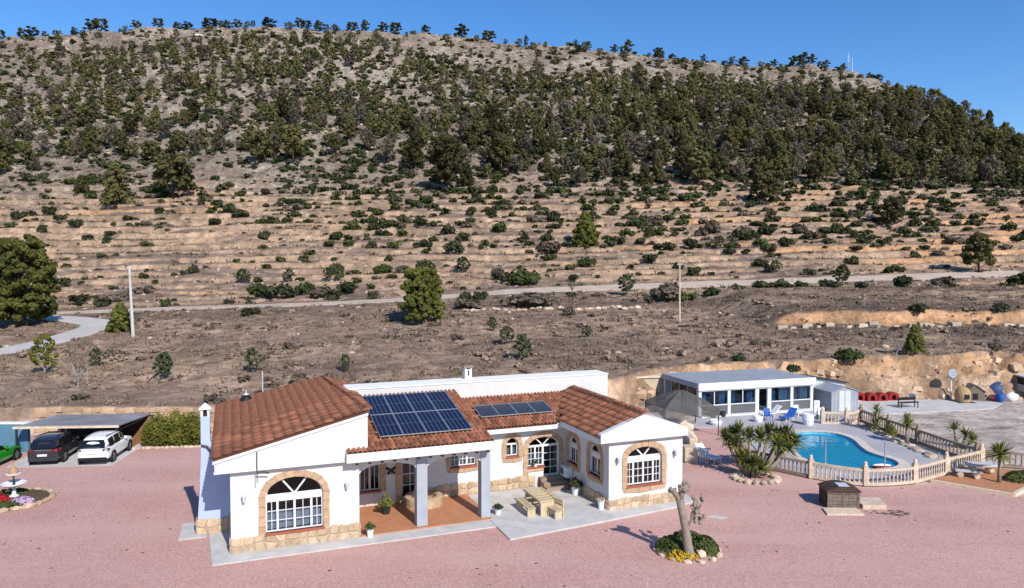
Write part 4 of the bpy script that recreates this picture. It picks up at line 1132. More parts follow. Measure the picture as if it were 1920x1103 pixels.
# grey garden shed right of the pool house
SH = empty('garden_shed', (26.3, 58.9, 0), R(14), 'small grey metal garden shed with a pitched roof', 'shed')
mb = MB(); mb.poly([(0,0),(2.6,0),(2.6,1.65),(1.3,2.02),(0,1.65)], [], 0, 2.6, lambda s, t, d: (s, d, t)); mb.build('wall', 'grey_metal', SH)
for sg, x0, x1 in ((0,-0.1,1.3),(1,1.3,2.7)):
    mb = MB(); za, zb = (1.63,2.05) if sg == 0 else (2.05,1.63)
    mb.poly([(x0,za),(x1,zb),(x1,zb+.05),(x0,za+.05)], [], -0.1, 2.7, lambda s, t, d: (s, d, t)); mb.build('roof', 'grey_metal', SH)
dr = pb('door', 'pale_metal', 0.75,-0.03,0.05,1.85,-0.003,1.72,SH)
pb('door_rail', 'grey_metal', 1.27,-0.05,0.05,1.33,-0.031,1.72,dr)
for i in range(9): pb('wall_rib', 'grey_metal', 0.02 + i*0.31,-0.02,0.02,0.05 + i*0.31,-0.0035,1.72 if i not in (3,4,5) else 0.05,SH)
# dark lean-to roof behind it
LT = empty('lean_to', (25.6, 61.2, 0), R(14), 'grey lean-to with a dark sloping roof behind the garden shed', 'shed')
mb = MB(); mb.poly([(0,0),(3.4,0),(3.4,1.9),(0,2.5)], [], 0, 1.6, lambda s, t, d: (s, d, t)); mb.build('wall', 'pale_metal', LT)
mb = MB(); mb.poly([(-.1,2.52),(3.6,1.88),(3.6,1.98),(-.1,2.62)], [], -0.2, 1.8, lambda s, t, d: (s, d, t)); mb.build('roof', 'dark_metal', LT)
for i in range(10): pb('wall_rib', 'grey_metal', 0.1 + i*0.35,-0.025,0.02,0.13 + i*0.35,-0.002,2.35 - i*0.06,LT)

# ------------------------------------------------------------------ gazebo with a net canopy
GZ = empty('gazebo', (12.35, 52.2, 0), R(10), 'grey net gazebo with a peaked canopy beside the house', 'gazebo')
for x in (-2,2):
    for y in (-1.9,1.9):
        mb = MB(); mb.tube([(x,y,0),(x,y,1.95)], 0.035, 6); mb.build('leg', 'dark_metal', GZ)
mb = MB(); n = 16; rings = [(2.05,1.42),(2.05,1.92),(1.2,2.52),(0.45,2.88),(0.0,3.0)]
for r, z in rings:
    for k in range(n * 2):
        t = math.pi * k / n; c, s_ = math.cos(t), math.sin(t); q = max(abs(c), abs(s_)); sag = 0.10 * math.sin(4 * t) ** 2 if 0.3 < r < 2 else (0.12 * math.sin(5*t) if z < 1.5 else 0)
        mb.v.append((r * c / q, r * s_ / q * 0.95, z - sag))
m_ = n * 2
mb.f += [(i*m_ + k, i*m_ + (k+1) % m_, (i+1)*m_ + (k+1) % m_, (i+1)*m_ + k) for i in range(len(rings)-1) for k in range(m_)]
mb.build('canopy', 'net', GZ, fix=False)
mb = MB()
for x, y in ((-2,-1.9),(2,-1.9),(-2,1.9),(2,1.9)): mb.tube([(x,y,1.93),(0,0,2.97)], 0.025, 5)
mb.build('rafters', 'dark_metal', GZ)

# ------------------------------------------------------------------ carport
CP = empty('carport', (-25.0, 45.2, 0), R(4), 'open carport with a sloping grey sheet roof and dark interior', 'carport')
CW = 6.3; CD = 5.4
mb = MB(); ns = 36; 
for j, (y, z) in enumerate(((0,1.98),(CD,1.60))):
    for i in range(ns + 1):
        mb.v.append((-CW * i / ns + 0.1 - 0.06 * y, y, z + 0.03 * (i % 2)))
for j, (y, z) in enumerate(((0,1.90),(CD,1.52))):
    for i in range(ns + 1):
        mb.v.append((-CW * i / ns + 0.1 - 0.06 * y, y, z))
q = ns + 1
mb.f += [(i, i+1, q+i+1, q+i) for i in range(ns)] + [(2*q+i, 2*q+i+1, 3*q+i+1, 3*q+i) for i in range(ns)] + [(i, i+1, 2*q+i+1, 2*q+i) for i in range(ns)] + [(q+i, q+i+1, 3*q+i+1, 3*q+i) for i in range(ns)] + [(0,q,3*q,2*q),(ns,q+ns,3*q+ns,2*q+ns)]
mb.build('roof', 'carport_roof', CP)
MB().box(-CW,-0.06,1.82,0.12,0.0,1.95).build('front_beam', 'cream_concrete', CP)
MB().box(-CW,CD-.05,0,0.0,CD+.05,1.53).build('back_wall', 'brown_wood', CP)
for x in (-CW+.15,-CW/2,-0.05):
    MB().box(x-.05,0.02,0,x+.05,0.12,1.89).build('post', 'dark_metal', CP)
for i in range(14):
    y = 1.7 + i * 0.26
    MB().box(-0.06-0.03*i*0.3,y,0,-0.01-0.03*i*0.3,y+.235,0.45 + 0.08 * i if i < 12 else 1.45).build('board', 'orange_wood', CP)
MB().box(-0.35,0.15,1.40,-0.30,CD,1.5).build('side_beam', 'dark_metal', CP)
# blue wall left of the carport
bw = empty('garden_wall', (-35.5, 46.0, 0), 0, 'blue painted wall left of the carport', 'wall')
MB().box(0,0,0,4.3,0.22,1.85).build('wall_face', mat('blue_wall', (0.10, 0.22, 0.32), 0.85), bw); MB().box(-.05,-0.06,1.85,4.35,0.28,1.98).build('coping', 'white_paint', bw)

# ------------------------------------------------------------------ rubble retaining wall on the left
RW_ = empty('retaining_wall', (-34.5, 51.55, 0), 0, 'rough stone retaining wall behind the carport and hedge', 'wall')
rg = random.Random(12); mb = MB(); mb.box(0,0.18,0,24,0.55,1.55); mb.build('wall_core', 'mortar', RW_)
cnt = 0
for row in range(5):
    x = 0.0
    while x < 23.6:
        w = rg.uniform(0.45, 1.0); hh = rg.uniform(0.32, 0.44); z = 0.2 + row * 0.36
        mb = MB(); mb.block(w * 0.50, 0.22, hh * 0.50, rg.randint(0, 999))
        o = mb.build('stone', 'wall_stone', RW_, bevel=0.05, loc=(x + w/2, 0.14 + rg.uniform(-.04,.04), z + rg.uniform(-.03,.03)))
        x += w * 0.95; cnt += 1
# cut-rock blocks standing out of the bank behind the pool house
rg = random.Random(5)
BK = []
for i in range(130):
    x = rg.uniform(9, 52); yb = float(np.interp(x, YBX, YBV)); y = yb - rg.uniform(0.2, 3.2); s_ = 0.16 + 0.48 * rg.random() ** 2
    z = tz(x, y)
    if z < 0.08 and rg.random() < 0.6: continue
    BK.append((x, y, z, s_))
meshes = [MB().block(0.9,0.7,0.6,50 + k).mesh('boulder', 'cliff_stone', bevel=0.12) for k in range(8)]
for i, (x, y, z, s_) in enumerate(BK):
    o = bpy.data.objects.new('boulder', meshes[i % 8]); o.location = (x, y, z - 0.28 * s_); o.scale = (s_, s_, s_ * rg.uniform(.7,1)); o.rotation_euler = (rg.uniform(-.3,.3), rg.uniform(-.3,.3), rg.uniform(0,6.3)); link(o)
    tag(o, 'tan boulder lying on the cut earth bank behind the pool house', 'boulder', 'boulders on the cut bank')
# ------------------------------------------------------------------ vegetation builders
def rng_np(seed): return np.random.default_rng(seed)
def leaves(C, N, size, rg, aspect=1.0, bend=0.5):
    """small leaf faces at points C, facing roughly along N"""
    n = len(C); N = N / np.maximum(np.linalg.norm(N, axis=1), 1e-6)[:, None]
    r = rg.normal(size=(n, 3)); A = np.cross(N, r); A /= np.maximum(np.linalg.norm(A, axis=1), 1e-6)[:, None]; B = np.cross(N, A)
    s = (np.asarray(size) * rg.uniform(0.6, 1.3, n))[:, None]
    P = np.stack([C - A * s, C - B * s * aspect + N * s * 0.2, C + A * s, C + B * s * aspect - N * s * 0.2], 1)
    V = P.reshape(-1, 3); F = np.arange(n * 4).reshape(n, 4)
    return V, F
def clump_cloud(centres, radii, per, lsize, rg, squash=0.8, up=0.35, spread=0.38):
    C = []; N = []; 
    for c, r in zip(centres, radii):
        k = max(4, int(per))
        d = rg.normal(size=(k, 3)); d /= np.linalg.norm(d, axis=1)[:, None]
        d[:, 2] = d[:, 2] * 0.9 + up * 0.3; 
        rr = r * rg.uniform(0.55, 1.08, k) ** 0.6
        p = c + d * rr[:, None] * np.array([1, 1, squash])
        C.append(p); N.append(d + rg.normal(size=(k, 3)) * spread + np.array([0, 0, up]))
    C = np.concatenate(C); N = np.concatenate(N)
    return leaves(C, N, np.full(len(C), lsize), rg)
def crown_points(kind, n, rg):
    """clump centres for a tree of height 1"""
    c = []; r = []
    for i in range(n):
        if kind == 'cone':
            z = 0.08 + 0.88 * (i + rg.random()) / n; rad = 0.36 * (1 - z) ** 0.75 + 0.03; a = i * 2.4 + rg.random(); q = rad * rg.uniform(0.55, 1.0)
            rr = 0.07 + 0.07 * (1 - z)
        elif kind == 'bush':
            z = 0.10 + 0.84 * (i + rg.random()) / n; rad = 0.40 * math.sin(math.pi * min(1, 0.24 + 0.64 * z)) ** 0.7; a = i * 2.4 + rg.random(); q = rad * rg.uniform(0.45, 1.0)
            rr = rg.uniform(0.08, 0.13)
        else:   # round, open-crowned pine
            z = 0.24 + 0.70 * (i + rg.random()) / n; t = (z - 0.20) / 0.78; rad = 0.38 * math.sin(math.pi * min(1, max(0.05, t * 0.86 + 0.12))) ** 0.7; a = i * 2.4 + rg.random() * 0.8; q = rad * rg.uniform(0.35, 1.05)
            rr = rg.uniform(0.085, 0.14)
        c.append((q * math.cos(a), q * math.sin(a), z)); r.append(rr)
    return np.array(c), np.array(r)
def tree_meshes(kind, seed, nclump, per, lsize, leafm, barkm='pine_bark', trunk_r=0.022, rs=1.0, trunk_top=0.85):
    rg = rng_np(seed)
    c, r = crown_points(kind, nclump, rg)
    lean = rg.normal(size=2) * 0.05
    c[:, :2] += lean * c[:, 2:3] ** 1.5
    V, F = clump_cloud(c, r * rs, per, lsize, rg)
    crown = np_mesh('crown', V, F, leafm)
    mb = MB(); pts = [(lean[0] * t ** 1.5, lean[1] * t ** 1.5, t) for t in (0 - 0.02, 0.2, 0.45, 0.7, trunk_top)]
    mb.tube(pts, [trunk_r * 1.25, trunk_r, trunk_r * 0.8, trunk_r * 0.5, trunk_r * 0.2], 6)
    for i in range(0, nclump, 2):
        z0 = max(0.12, c[i][2] - 0.16); mb.tube([(lean[0] * z0 ** 1.5, lean[1] * z0 ** 1.5, z0), tuple(c[i] * np.array([.55,.55,1]) - np.array([0,0,0.05])), tuple(c[i])], [trunk_r * 0.4, trunk_r * 0.28, trunk_r * 0.12], 4, False)
    return mb.mesh('trunk', barkm, True, False), crown, (V, F)
def shrub_mesh(seed, leafm, per=9, n=9, lsize=0.13, flat=0.62):
    rg = rng_np(seed); c = []; r = []
    for i in range(n):
        a = rg.random() * 6.28; q = 0.34 * math.sqrt(rg.random()); z = (0.10 + 0.42 * math.sqrt(max(0, 1 - (q / 0.42) ** 2)) * rg.uniform(0.4, 1)) * flat
        c.append((q * math.cos(a), q * math.sin(a), z)); r.append(rg.uniform(0.14, 0.22))
    V, F = clump_cloud(np.array(c), np.array(r), per, lsize, rg, 0.75, 0.5)
    V[:, 2] = np.maximum(V[:, 2], -0.05)
    return np_mesh('foliage', V, F, leafm), (V, F)
def joined(name, items, lods, mname, label, cat):
    """many small plants as one mass: items (x,y,z,sx,sz,rot,variant)"""
    Vs = []; Fs = []; b = 0
    for x, y, z, sx, sz, ro, k in items:
        V, F = lods[k]; c, s_ = math.cos(ro), math.sin(ro)
        P = np.stack([(V[:, 0] * c - V[:, 1] * s_) * sx + x, (V[:, 0] * s_ + V[:, 1] * c) * sx + y, V[:, 2] * sz + z], 1)
        Vs.append(P); Fs.append(F + b); b += len(P)
    me = np_mesh(name, np.concatenate(Vs), np.concatenate(Fs), mname)
    return tag(new_obj(name, me), label, cat, None, 'stuff')
def plant_tree(name, x, y, h, w, trunk, crown, label, cat, group=None, rot=0.0, z=None, bark_only=False):
    root = empty(name, (x, y, (tz(x, y) if z is None else z) - 0.05), rot, label, cat, group)
    root.scale = (w, w, h)
    o = bpy.data.objects.new('trunk', trunk); link(o, root)
    if crown is not None:
        o = bpy.data.objects.new('crown', crown); link(o, root)
    return root

# ------------------------------------------------------------------ trees that stand alone on the slope and in the field
solo = {}
PV = [tree_meshes('round', 100 + k, 34, 60, 0.034, 'pine_leaf', rs=0.85) for k in range(5)]
PVc = [tree_meshes('cone', 120 + k, 30, 70, 0.032, 'pine_leaf') for k in range(3)]
PG = [tree_meshes('round', 140 + k, 24, 48, 0.034, 'pine_leaf_grey') for k in range(2)]
SB_ = [tree_meshes('bush', 150 + k, 20, 60, 0.045, 'pine_leaf') for k in range(3)]
near_round = tree_meshes('bush', 160, 210, 125, 0.0165, 'pine_leaf_near', trunk_r=0.03, rs=0.58)
near_bush = tree_meshes('bush', 161, 150, 110, 0.019, 'pine_leaf_bright', rs=0.66)
near_cone = tree_meshes('cone', 162, 100, 90, 0.022, 'pine_leaf_bright', rs=0.65)
SOLO = [
 (-68.2,99.2,12.4,11.0,near_round,'big spreading pine beside the bend of the road at the left edge'),
 (-12.3,97.4,7.8,7.2,near_bush,'bushy light green pine standing alone in the field behind the house'),
 (-50.5,92.4,4.1,4.4,near_cone,'small yellow green pine next to the left utility pole'),
 (17.0,166.2,8.3,8.4,near_cone,'dense cone shaped pine alone on the terraces above the track'),
 (88.8,137.0,7.6,8.0,PV[1],'dark pine at the right end of the dirt track'),
 (93.1,177.8,7.2,9.0,PV[2],'dark rounded pine on the terraces at the right, below the wood'),
 (-111.9,203.4,12.8,11.5,PVc[0],'tall tapering pine at the left foot of the wooded slope'),
 (-98.4,210.0,12.9,16.0,PV[0],'broad twin crowned pine low on the slope at the left'),
 (-127.9,215.2,5.6,6.5,PVc[1],'little pine left of the tall tapering pine'),
 (-18.9,210.2,17.1,13.5,PV[3],'large ragged pine lowest of those in the middle of the slope'),
 (-32.0,235.0,12.2,10.5,PVc[2],'upright pine just uphill left of the large ragged pine'),
 (-82.1,234.6,10.8,11.0,PV[4],'pine with a gap below it, left of centre under the wood'),
 (-118.2,237.6,7.0,10.0,PV[1],'low wide pine above the broad twin crowned pine'),
 (-71.9,238.0,12.3,12.5,PV[2],'tall full pine left of centre at the lower edge of the wood'),
 (-3.4,228.6,12.7,11.0,PV[0],'leaning pine in the centre just below the wood'),
 (55.8,216.0,10.4,11.5,PV[3],'pine over bright shrubs right of centre at the wood edge'),
 (69.6,198.6,9.1,11.0,PV[4],'lowest pine of the wood right of centre, on a terrace edge'),
 (37.9,67.4,2.8,2.6,near_cone,'young pine on the lip of the cut bank behind the pool house')]
for i, (x, y, h, w, tm, lab) in enumerate(SOLO):
    plant_tree('pine_tree', x, y, h, w, tm[0], tm[1], lab, 'tree', None, i * 1.3)
AL = [tree_meshes('round', 180 + k, 34, 36, 0.036, 'almond_leaf', 'bark', 0.03, 0.62) for k in range(3)]
ALY = tree_meshes('round', 190, 30, 34, 0.034, 'hedge_leaf', 'pale_bark', 0.025, 0.62)
def bare_mesh(seed, m):
    rg = random.Random(seed); mb = MB(); mb.tube([(0,0,-0.03),(0.02,0,0.22)], [0.03,0.022], 6)
    for i in range(13):
        a = i * 2.4 + rg.random(); q = rg.uniform(0.18, 0.42); z = rg.uniform(0.6, 1.0)
        p1 = (q * 0.45 * math.cos(a), q * 0.45 * math.sin(a), 0.2 + (z - 0.2) * 0.5); p2 = (q * math.cos(a), q * math.sin(a), z)
        mb.tube([(0.02,0,0.2), p1, p2], [0.014,0.009,0.003], 4, False)
        for k in range(3):
            e = (p1[0] + rg.uniform(-.14,.14), p1[1] + rg.uniform(-.14,.14), p1[2] + rg.uniform(0.1,.3)); mb.tube([p1, e], [0.006,0.002], 3, False)
    return mb.mesh('trunk', m, False, False)
BARE = [bare_mesh(1, 'pale_bark'), bare_mesh(2, 'dry_twig')]
TREES = [
 (-43.2,66.2,3.9,3.2,'y','thin tree with yellow green leaves beside the road end at the far left'), (-36.6,60.3,2.2,2.2,'b0','leafless pale tree in the field above the carport'),
 (-40.4,69.4,1.9,1.7,0,'thin sapling right of the yellow green tree'), (-30.6,63.0,2.5,2.5,1,'round green field tree above the hedge'),
 (-23.6,65.3,2.4,1.9,2,'slender green field tree above the left tile roof'), (-15.3,65.7,1.9,1.3,0,'thin little field tree just left of the flat roof'),
 (-53.2,142.2,3.0,4.4,1,'leftmost of the four round trees in a row on a terrace'), (-44.4,142.8,2.6,3.4,2,'second from left of the four round trees in a row on a terrace'),
 (-36.3,142.4,2.9,2.8,0,'third of the four round trees in a row, left of the touching pair'), (-34.0,142.4,2.9,2.8,1,'rightmost of the four round trees in a row on a terrace'),
 (1.1,69.4,2.7,2.5,2,'fuller of the two green trees in the field behind the flat roof'), (-0.6,77.2,1.9,2.2,1,'smaller of the two green trees in the field behind the flat roof'),
 (-2.3,87.0,1.9,1.5,0,'tiny sapling in the field right of the lone bushy pine'), (8.5,81.7,1.4,1.8,2,'small dark round tree with a short trunk in the field'),
 (19.5,122.2,3.8,4.0,0,'green tree below the track left of the right utility pole'), (10.3,123.6,3.2,3.4,'g','sparse greyish tree on the track edge behind the house'),
 (59.3,129.0,3.9,4.4,1,'green tree standing at the edge of the right part of the track'), (52.2,142.2,2.5,3.2,2,'small tree on the terrace above the right part of the track'),
 (45.7,160.2,3.0,3.8,0,'round tree in front of an orange bank on the terraces'), (30.7,79.4,1.5,2.1,'b1','left one of two bare saplings in the dark field on the right'),
 (38.4,80.1,1.4,1.7,'b1','right one of two bare saplings in the dark field on the right'), (-10.0,147.4,3.4,4.2,1,'small leaning tree on the terrace above the lone bushy pine'),
 (36.3,67.6,1.9,1.9,'b0','crooked bare sapling on top of the cut bank')]
for i, (x, y, h, w, k, lab) in enumerate(TREES):
    if k == 'y': t, c = ALY[0], ALY[1]
    elif k == 'g': t, c = AL[0][0], None; t = BARE[1]
    elif isinstance(k, str): t, c = BARE[int(k[1])], None
    else: t, c = AL[k][0], AL[k][1]
    plant_tree('field_tree', x, y, h, w, t, c, lab, 'tree', None, i * 0.9)
SM = [shrub_mesh(200 + k, m, 44, 12, 0.055) for k, m in enumerate(('shrub_leaf', 'shrub_green', 'shrub_grey', 'shrub_leaf'))]
BUSH = [(2.0,134.4,3.9,7.5,1,'large sprawling green bush above the track behind the house'),(-2.0,138.0,2.8,5,2,'grey bush left of the large sprawling green bush'),(-13.0,159.8,3.6,5.6,0,'dark round bush on a terrace above the lone bushy pine'),
 (8.2,158.8,3.4,7,2,'big grey round bush on the terraces left of the cone shaped pine'),(24.3,115.9,3.5,6.5,2,'grey bush mound left of the right utility pole'),(2.0,110.3,2.6,9,2,'wide low dark thicket below the track'),
 (15.6,150.4,2.6,5,1,'flat green bush on a terrace below the cone shaped pine'),(-18.1,148.2,3.2,5,0,'dark bush just behind the top of the lone bushy pine'),(-44.5,127.0,3.4,5,1,'left of two big dark bushes above the left part of the track'),
 (-40.6,125.8,3.3,6,0,'right of two big dark bushes above the left part of the track'),(-34.2,127.4,2.7,5,2,'greyish bush following the two big dark bushes'),(-29.8,130.6,2.4,5,0,'dark bush nearest the lone bushy pine along the track'),
 (-26.6,148.6,2.5,5.5,1,'green bush on a terrace left of the lone bushy pine'),(-38.9,106.8,1.4,3.6,0,'small dark bush in the field below the left track'),(-6.5,109.6,2.1,5,2,'greyish bush in the field right of the lone bushy pine'),
 (8.2,102.0,1.8,2.2,2,'egg shaped dry bush in the field behind the house'),(53.7,167.0,3.8,6,0,'dark green bush pair at the right on an orange terrace'),(47.3,173.0,4.2,5.2,2,'tall grey bush over the orange bank at the right'),(27,116.5,2.6,4,1,'green bush right beside the right utility pole')]
for i, (x, y, h, w, k, lab) in enumerate(BUSH):
    o = bpy.data.objects.new('bush', SM[k][0]); o.location = (x, y, tz(x, y) - 0.1); o.scale = (w, w, h * 1.9); o.rotation_euler = (0, 0, i); link(o); tag(o, lab, 'bush')

# ------------------------------------------------------------------ the pine wood on the hill
def in_px(X, Y, Z):   # view rows/columns used only to describe how dense the wood is at a bearing
    return 960 + F_ * X / Y, HOR - (Z - CAM_H) / Y * F_
wx = np.array([-400,0,100,200,400,600,700,800,900,1000,1100,1200,1300,1400,1500,1600,1680,1750,1850,1920,2300])
w_top = np.array([112,112,108,104,82,78,84,112,134,146,150,152,156,168,178,184,180,196,240,272,330])
w_bot = np.array([300,300,285,262,255,262,272,290,318,330,335,340,345,356,366,374,376,378,382,384,386])
w_den = np.array([.66,.66,.7,.7,.66,.64,.66,.72,.78,.75,.8,.85,.85,.95,1,1,1,1,1,1,1])
rg = rng_np(77)
N_ = 30000
aa = rg.uniform(-0.86, 0.86, N_); yy = np.sqrt(rg.uniform(215 ** 2, 400 ** 2, N_)); xx = aa * yy
zz = terrain(xx, yy); px, py = in_px(xx, yy, zz)
ys_ = np.interp(aa, YSX, YSV)
tp = np.interp(px, wx, w_top); bt = np.interp(px, wx, w_bot); dn = np.interp(px, wx, w_den)
edge = 16 * fbm(xx / 25, yy / 25, 91, 3) * 2
cl = fbm(xx / 22, yy / 22, 92, 3) * 2
prob = dn * sstep(-14, 14, py - tp + edge) * sstep(-10, 30, bt - py + edge) * sstep(-0.22, 0.20, cl + 1.0 * (dn - 0.52))
prob = np.maximum(prob, 0.05 * (py > np.interp(aa, SKX, HOR - SKY * F_) + 3) * (py < tp + 10))      # scattered on the bare top
prob = np.maximum(prob, 0.10 * (py > bt) * (py < bt + 40))
prob *= (yy < ys_ + 4)
pick = rg.random(N_) < prob
cand = [(xx[i], yy[i], zz[i], py[i], tp[i], bt[i]) for i in np.nonzero(pick)[0]]
cell = {}; PINE = []
for c in cand:
    x, y = c[0], c[1]; top = c[3] < c[4] + 4
    md = 5.6 if not top else 8.0
    if c[0] / c[1] > 0.2 and not top: md = 5.2
    k0 = (int(x // 8), int(y // 8)); bad = False
    for i in (-1, 0, 1):
        for j in (-1, 0, 1):
            for q in cell.get((k0[0] + i, k0[1] + j), ()):
                if (q[0] - x) ** 2 + (q[1] - y) ** 2 < md * md: bad = True
    if any((s_[0] - x) ** 2 + (s_[1] - y) ** 2 < 36 for s_ in SOLO): bad = True
    if bad: continue
    cell.setdefault(k0, []).append((x, y)); PINE.append(c)
items = []
for x, y, z, py_, tp_, bt_ in PINE:
    top = py_ < tp_ + 4
    h = rg.uniform(2.5, 5.0) if top else rg.uniform(4.8, 9.2) * (0.82 if y > 285 and x < 40 else 1.0)
    items.append((h / y, x, y, z, h, h * rg.uniform(0.70, 1.08) * (1.25 if top else 1.0), top))
items.sort(key=lambda t: -t[0])
print('PINES', len(items))
# skyline trees, standing along the ridge
SKYT = [(12,18,20),(55,18,22),(72,20,24),(115,10,10),(150,14,13),(182,20,26),(200,22,26),(236,8,10),(265,13,20),(306,17,20),(342,12,20),(360,12,20),(403,16,28),(434,15,18),(452,16,20),(481,13,9),(510,17,28),(566,18,18),(580,16,20),(603,18,22),(632,11,14),(665,17,22),(688,20,17),(722,16,22),(745,20,22),(800,12,18),(867,23,26),(917,19,26),(986,20,9),(1078,13,10),(1101,17,12),(1175,24,20),(1150,14,16),(1231,20,20),(1256,10,16),(1315,14,12),(1354,8,14),(1388,16,22),(1446,12,14),(1484,20,22),(1500,23,24),(1515,18,18),(1530,12,10),(1541,13,18),(1570,10,20),(1640,10,16)]
for i, (px_, hp, wp) in enumerate(SKYT):
    a = (px_ - 960) / F_; ysv = float(np.interp(a, YSX, YSV)) - 5.5; x, y = a * ysv, ysv
    # step to the true crest on this bearing
    Yt = np.arange(ysv - 50, ysv + 30, 1.0); Zt = terrain(a * Yt, Yt); j = int(np.argmax((Zt - CAM_H) / Yt)); y = Yt[j]; x = a * y
    h = hp * y / F_ * 0.98; w = wp * y / F_ * 1.25; tm = SB_[i % 3]
    plant_tree('pine_tree', x, y, h, w, tm[0], tm[1], 'small dark pine standing against the sky on the hilltop crest', 'tree', 'pines on the skyline', i * 2.1, float(Zt[j]))
grp = 'pines of the hillside wood'
def zone(a): return ('far left', 'left of centre', 'centre', 'right of centre', 'far right')[int(np.clip((a + 0.75) / 0.3, 0, 4))]
for i, (k_, x, y, z, h, w, top) in enumerate(items[:300 - len(SOLO)]):
    tm = SB_[i % 3] if top else PG[i % 2] if (i * 7) % 11 < 3 else (PVc[i % 3] if (i * 5) % 9 < 2 else PV[i % 5])
    plant_tree('pine_tree', x, y, h, w, tm[0], tm[1], 'dark pine in the %s of the hillside wood, %s' % ('lower edge' if y < 240 else ('middle' if y < 285 else 'upper part'), zone(x / y)), 'tree', grp, (i * 1.7) % 6.28, z)
lod = []
for k in range(5):
    r_ = rng_np(300 + k); c, r = crown_points('round', 14, r_); V, F = clump_cloud(c, r * 1.15, 22, 0.060, r_); lod.append((V, F))
rest = items[300 - len(SOLO):]
joined('pine_wood', [(x, y, z - 0.1, w, h, i * 1.1, i % 5) for i, (k_, x, y, z, h, w, t) in enumerate(rest) if i % 5], lod, 'pine_leaf', 'mass of dark pines further up the hillside wood', 'pine wood')
joined('pine_wood', [(x, y, z - 0.1, w, h, i * 1.1, i % 4) for i, (k_, x, y, z, h, w, t) in enumerate(rest) if i % 5 == 0], lod, 'pine_leaf_grey', 'greyish half dry pines scattered up the hillside wood', 'pine wood')
tb = MB()
for i, (k_, x, y, z, h, w, t) in enumerate(rest): tb.tube([(x, y, z - 0.2), (x, y, z + h * 0.7)], [0.17, 0.06], 4, False)
tag(tb.build('pine_trunks', 'pine_bark', fix=False), 'trunks of the pines further up the hillside wood', 'pine wood', None, 'stuff')

# ------------------------------------------------------------------ shrubs on the terraces
rg = rng_np(88); N_ = 38000
aa = rg.uniform(-0.84, 0.84, N_); yy = np.sqrt(rg.uniform(112 ** 2, 402 ** 2, N_)); xx = aa * yy
zz = terrain(xx, yy); px, py = in_px(xx, yy, zz)
bt = np.interp(px, wx, w_bot); tp = np.interp(px, wx, w_top)
den = 0.10 + 0.34 * sstep(500, 420, py) * 0 + 0.30 * np.clip((py < 470), 0, 1) * sstep(300, 900, px) + 0.10 * (py < 430)
den = np.where(py > 470, 0.085, den)
den += 0.18 * (py < 380) + 0.22 * sstep(700, 1000, px) * (py < 385) * (py > 300)
den *= 0.45 + 0.9 * sstep(-0.3, 0.3, fbm(xx / 14, yy / 14, 95, 3) * 2)
den = np.where(py < tp, 0.13, den); den = np.where(yy > np.interp(aa, YSX, YSV), 0, den)
_, bank_, fr0 = terr_warp(xx, yy)
den = np.where((yy > 122) & (yy < 225), den * (0.45 + 1.9 * ((fr0 > 0.62) & (fr0 < 0.86)) ), den)
ds, _, _ = dist_path(xx, yy, TRACK); den = np.where(ds < 3.0, 0, den)
pick = np.nonzero(rg.random(N_) < den * 0.95)[0]
sh = []
for i in pick:
    big = rg.random() ** 2.2
    w = 0.9 + 2.5 * big; sh.append((w / yy[i], xx[i], yy[i], zz[i], w, w * rg.uniform(0.75, 1.35), py[i]))
sh.sort(key=lambda t: -t[0]); print('SHRUBS', len(sh))
sl_ = [shrub_mesh(220 + k, m, 26, 9, 0.075) for k, m in enumerate(('shrub_leaf', 'shrub_green', 'shrub_leaf', 'shrub_grey'))]
for i, (k_, x, y, z, w, h, p) in enumerate(sh[:300]):
    v = (i * 5) % 7; v = 3 if v == 6 else v % 3
    o = bpy.data.objects.new('shrub', sl_[v][0]); o.location = (x, y, z - 0.08); o.scale = (w * 1.25, w * 1.25, h * 1.4); o.rotation_euler = (0, 0, i * 1.9); link(o)
    tag(o, 'low dome shaped %s shrub on the %s terraces, %s' % (('dark olive', 'green', 'dark', 'dry grey')[v], 'lower' if y < 150 else 'upper', zone(x / y)), 'shrub', 'shrubs on the terraces')
lods = []
for k in range(4):
    r_ = rng_np(400 + k); _, vf = shrub_mesh(230 + k, 'shrub_leaf', 11, 7, 0.125); lods.append(vf)
R_ = sh[300:]
for q, (mname, lab) in enumerate((('shrub_leaf', 'far dark shrubs dotting the slope below the wood'), ('shrub_green', 'far green shrubs dotting the slope below the wood'), ('shrub_grey', 'far dry grey shrubs dotting the slope'))):
    it = [(x, y, z - 0.08, w * 1.25, h * 1.3, i * 1.3, i % 4) for i, (k_, x, y, z, w, h, p) in enumerate(R_) if (i % 7 < 3, 3 <= i % 7 < 6, i % 7 == 6)[q]]
    joined('shrubs', it, lods, mname, lab, 'shrubs')

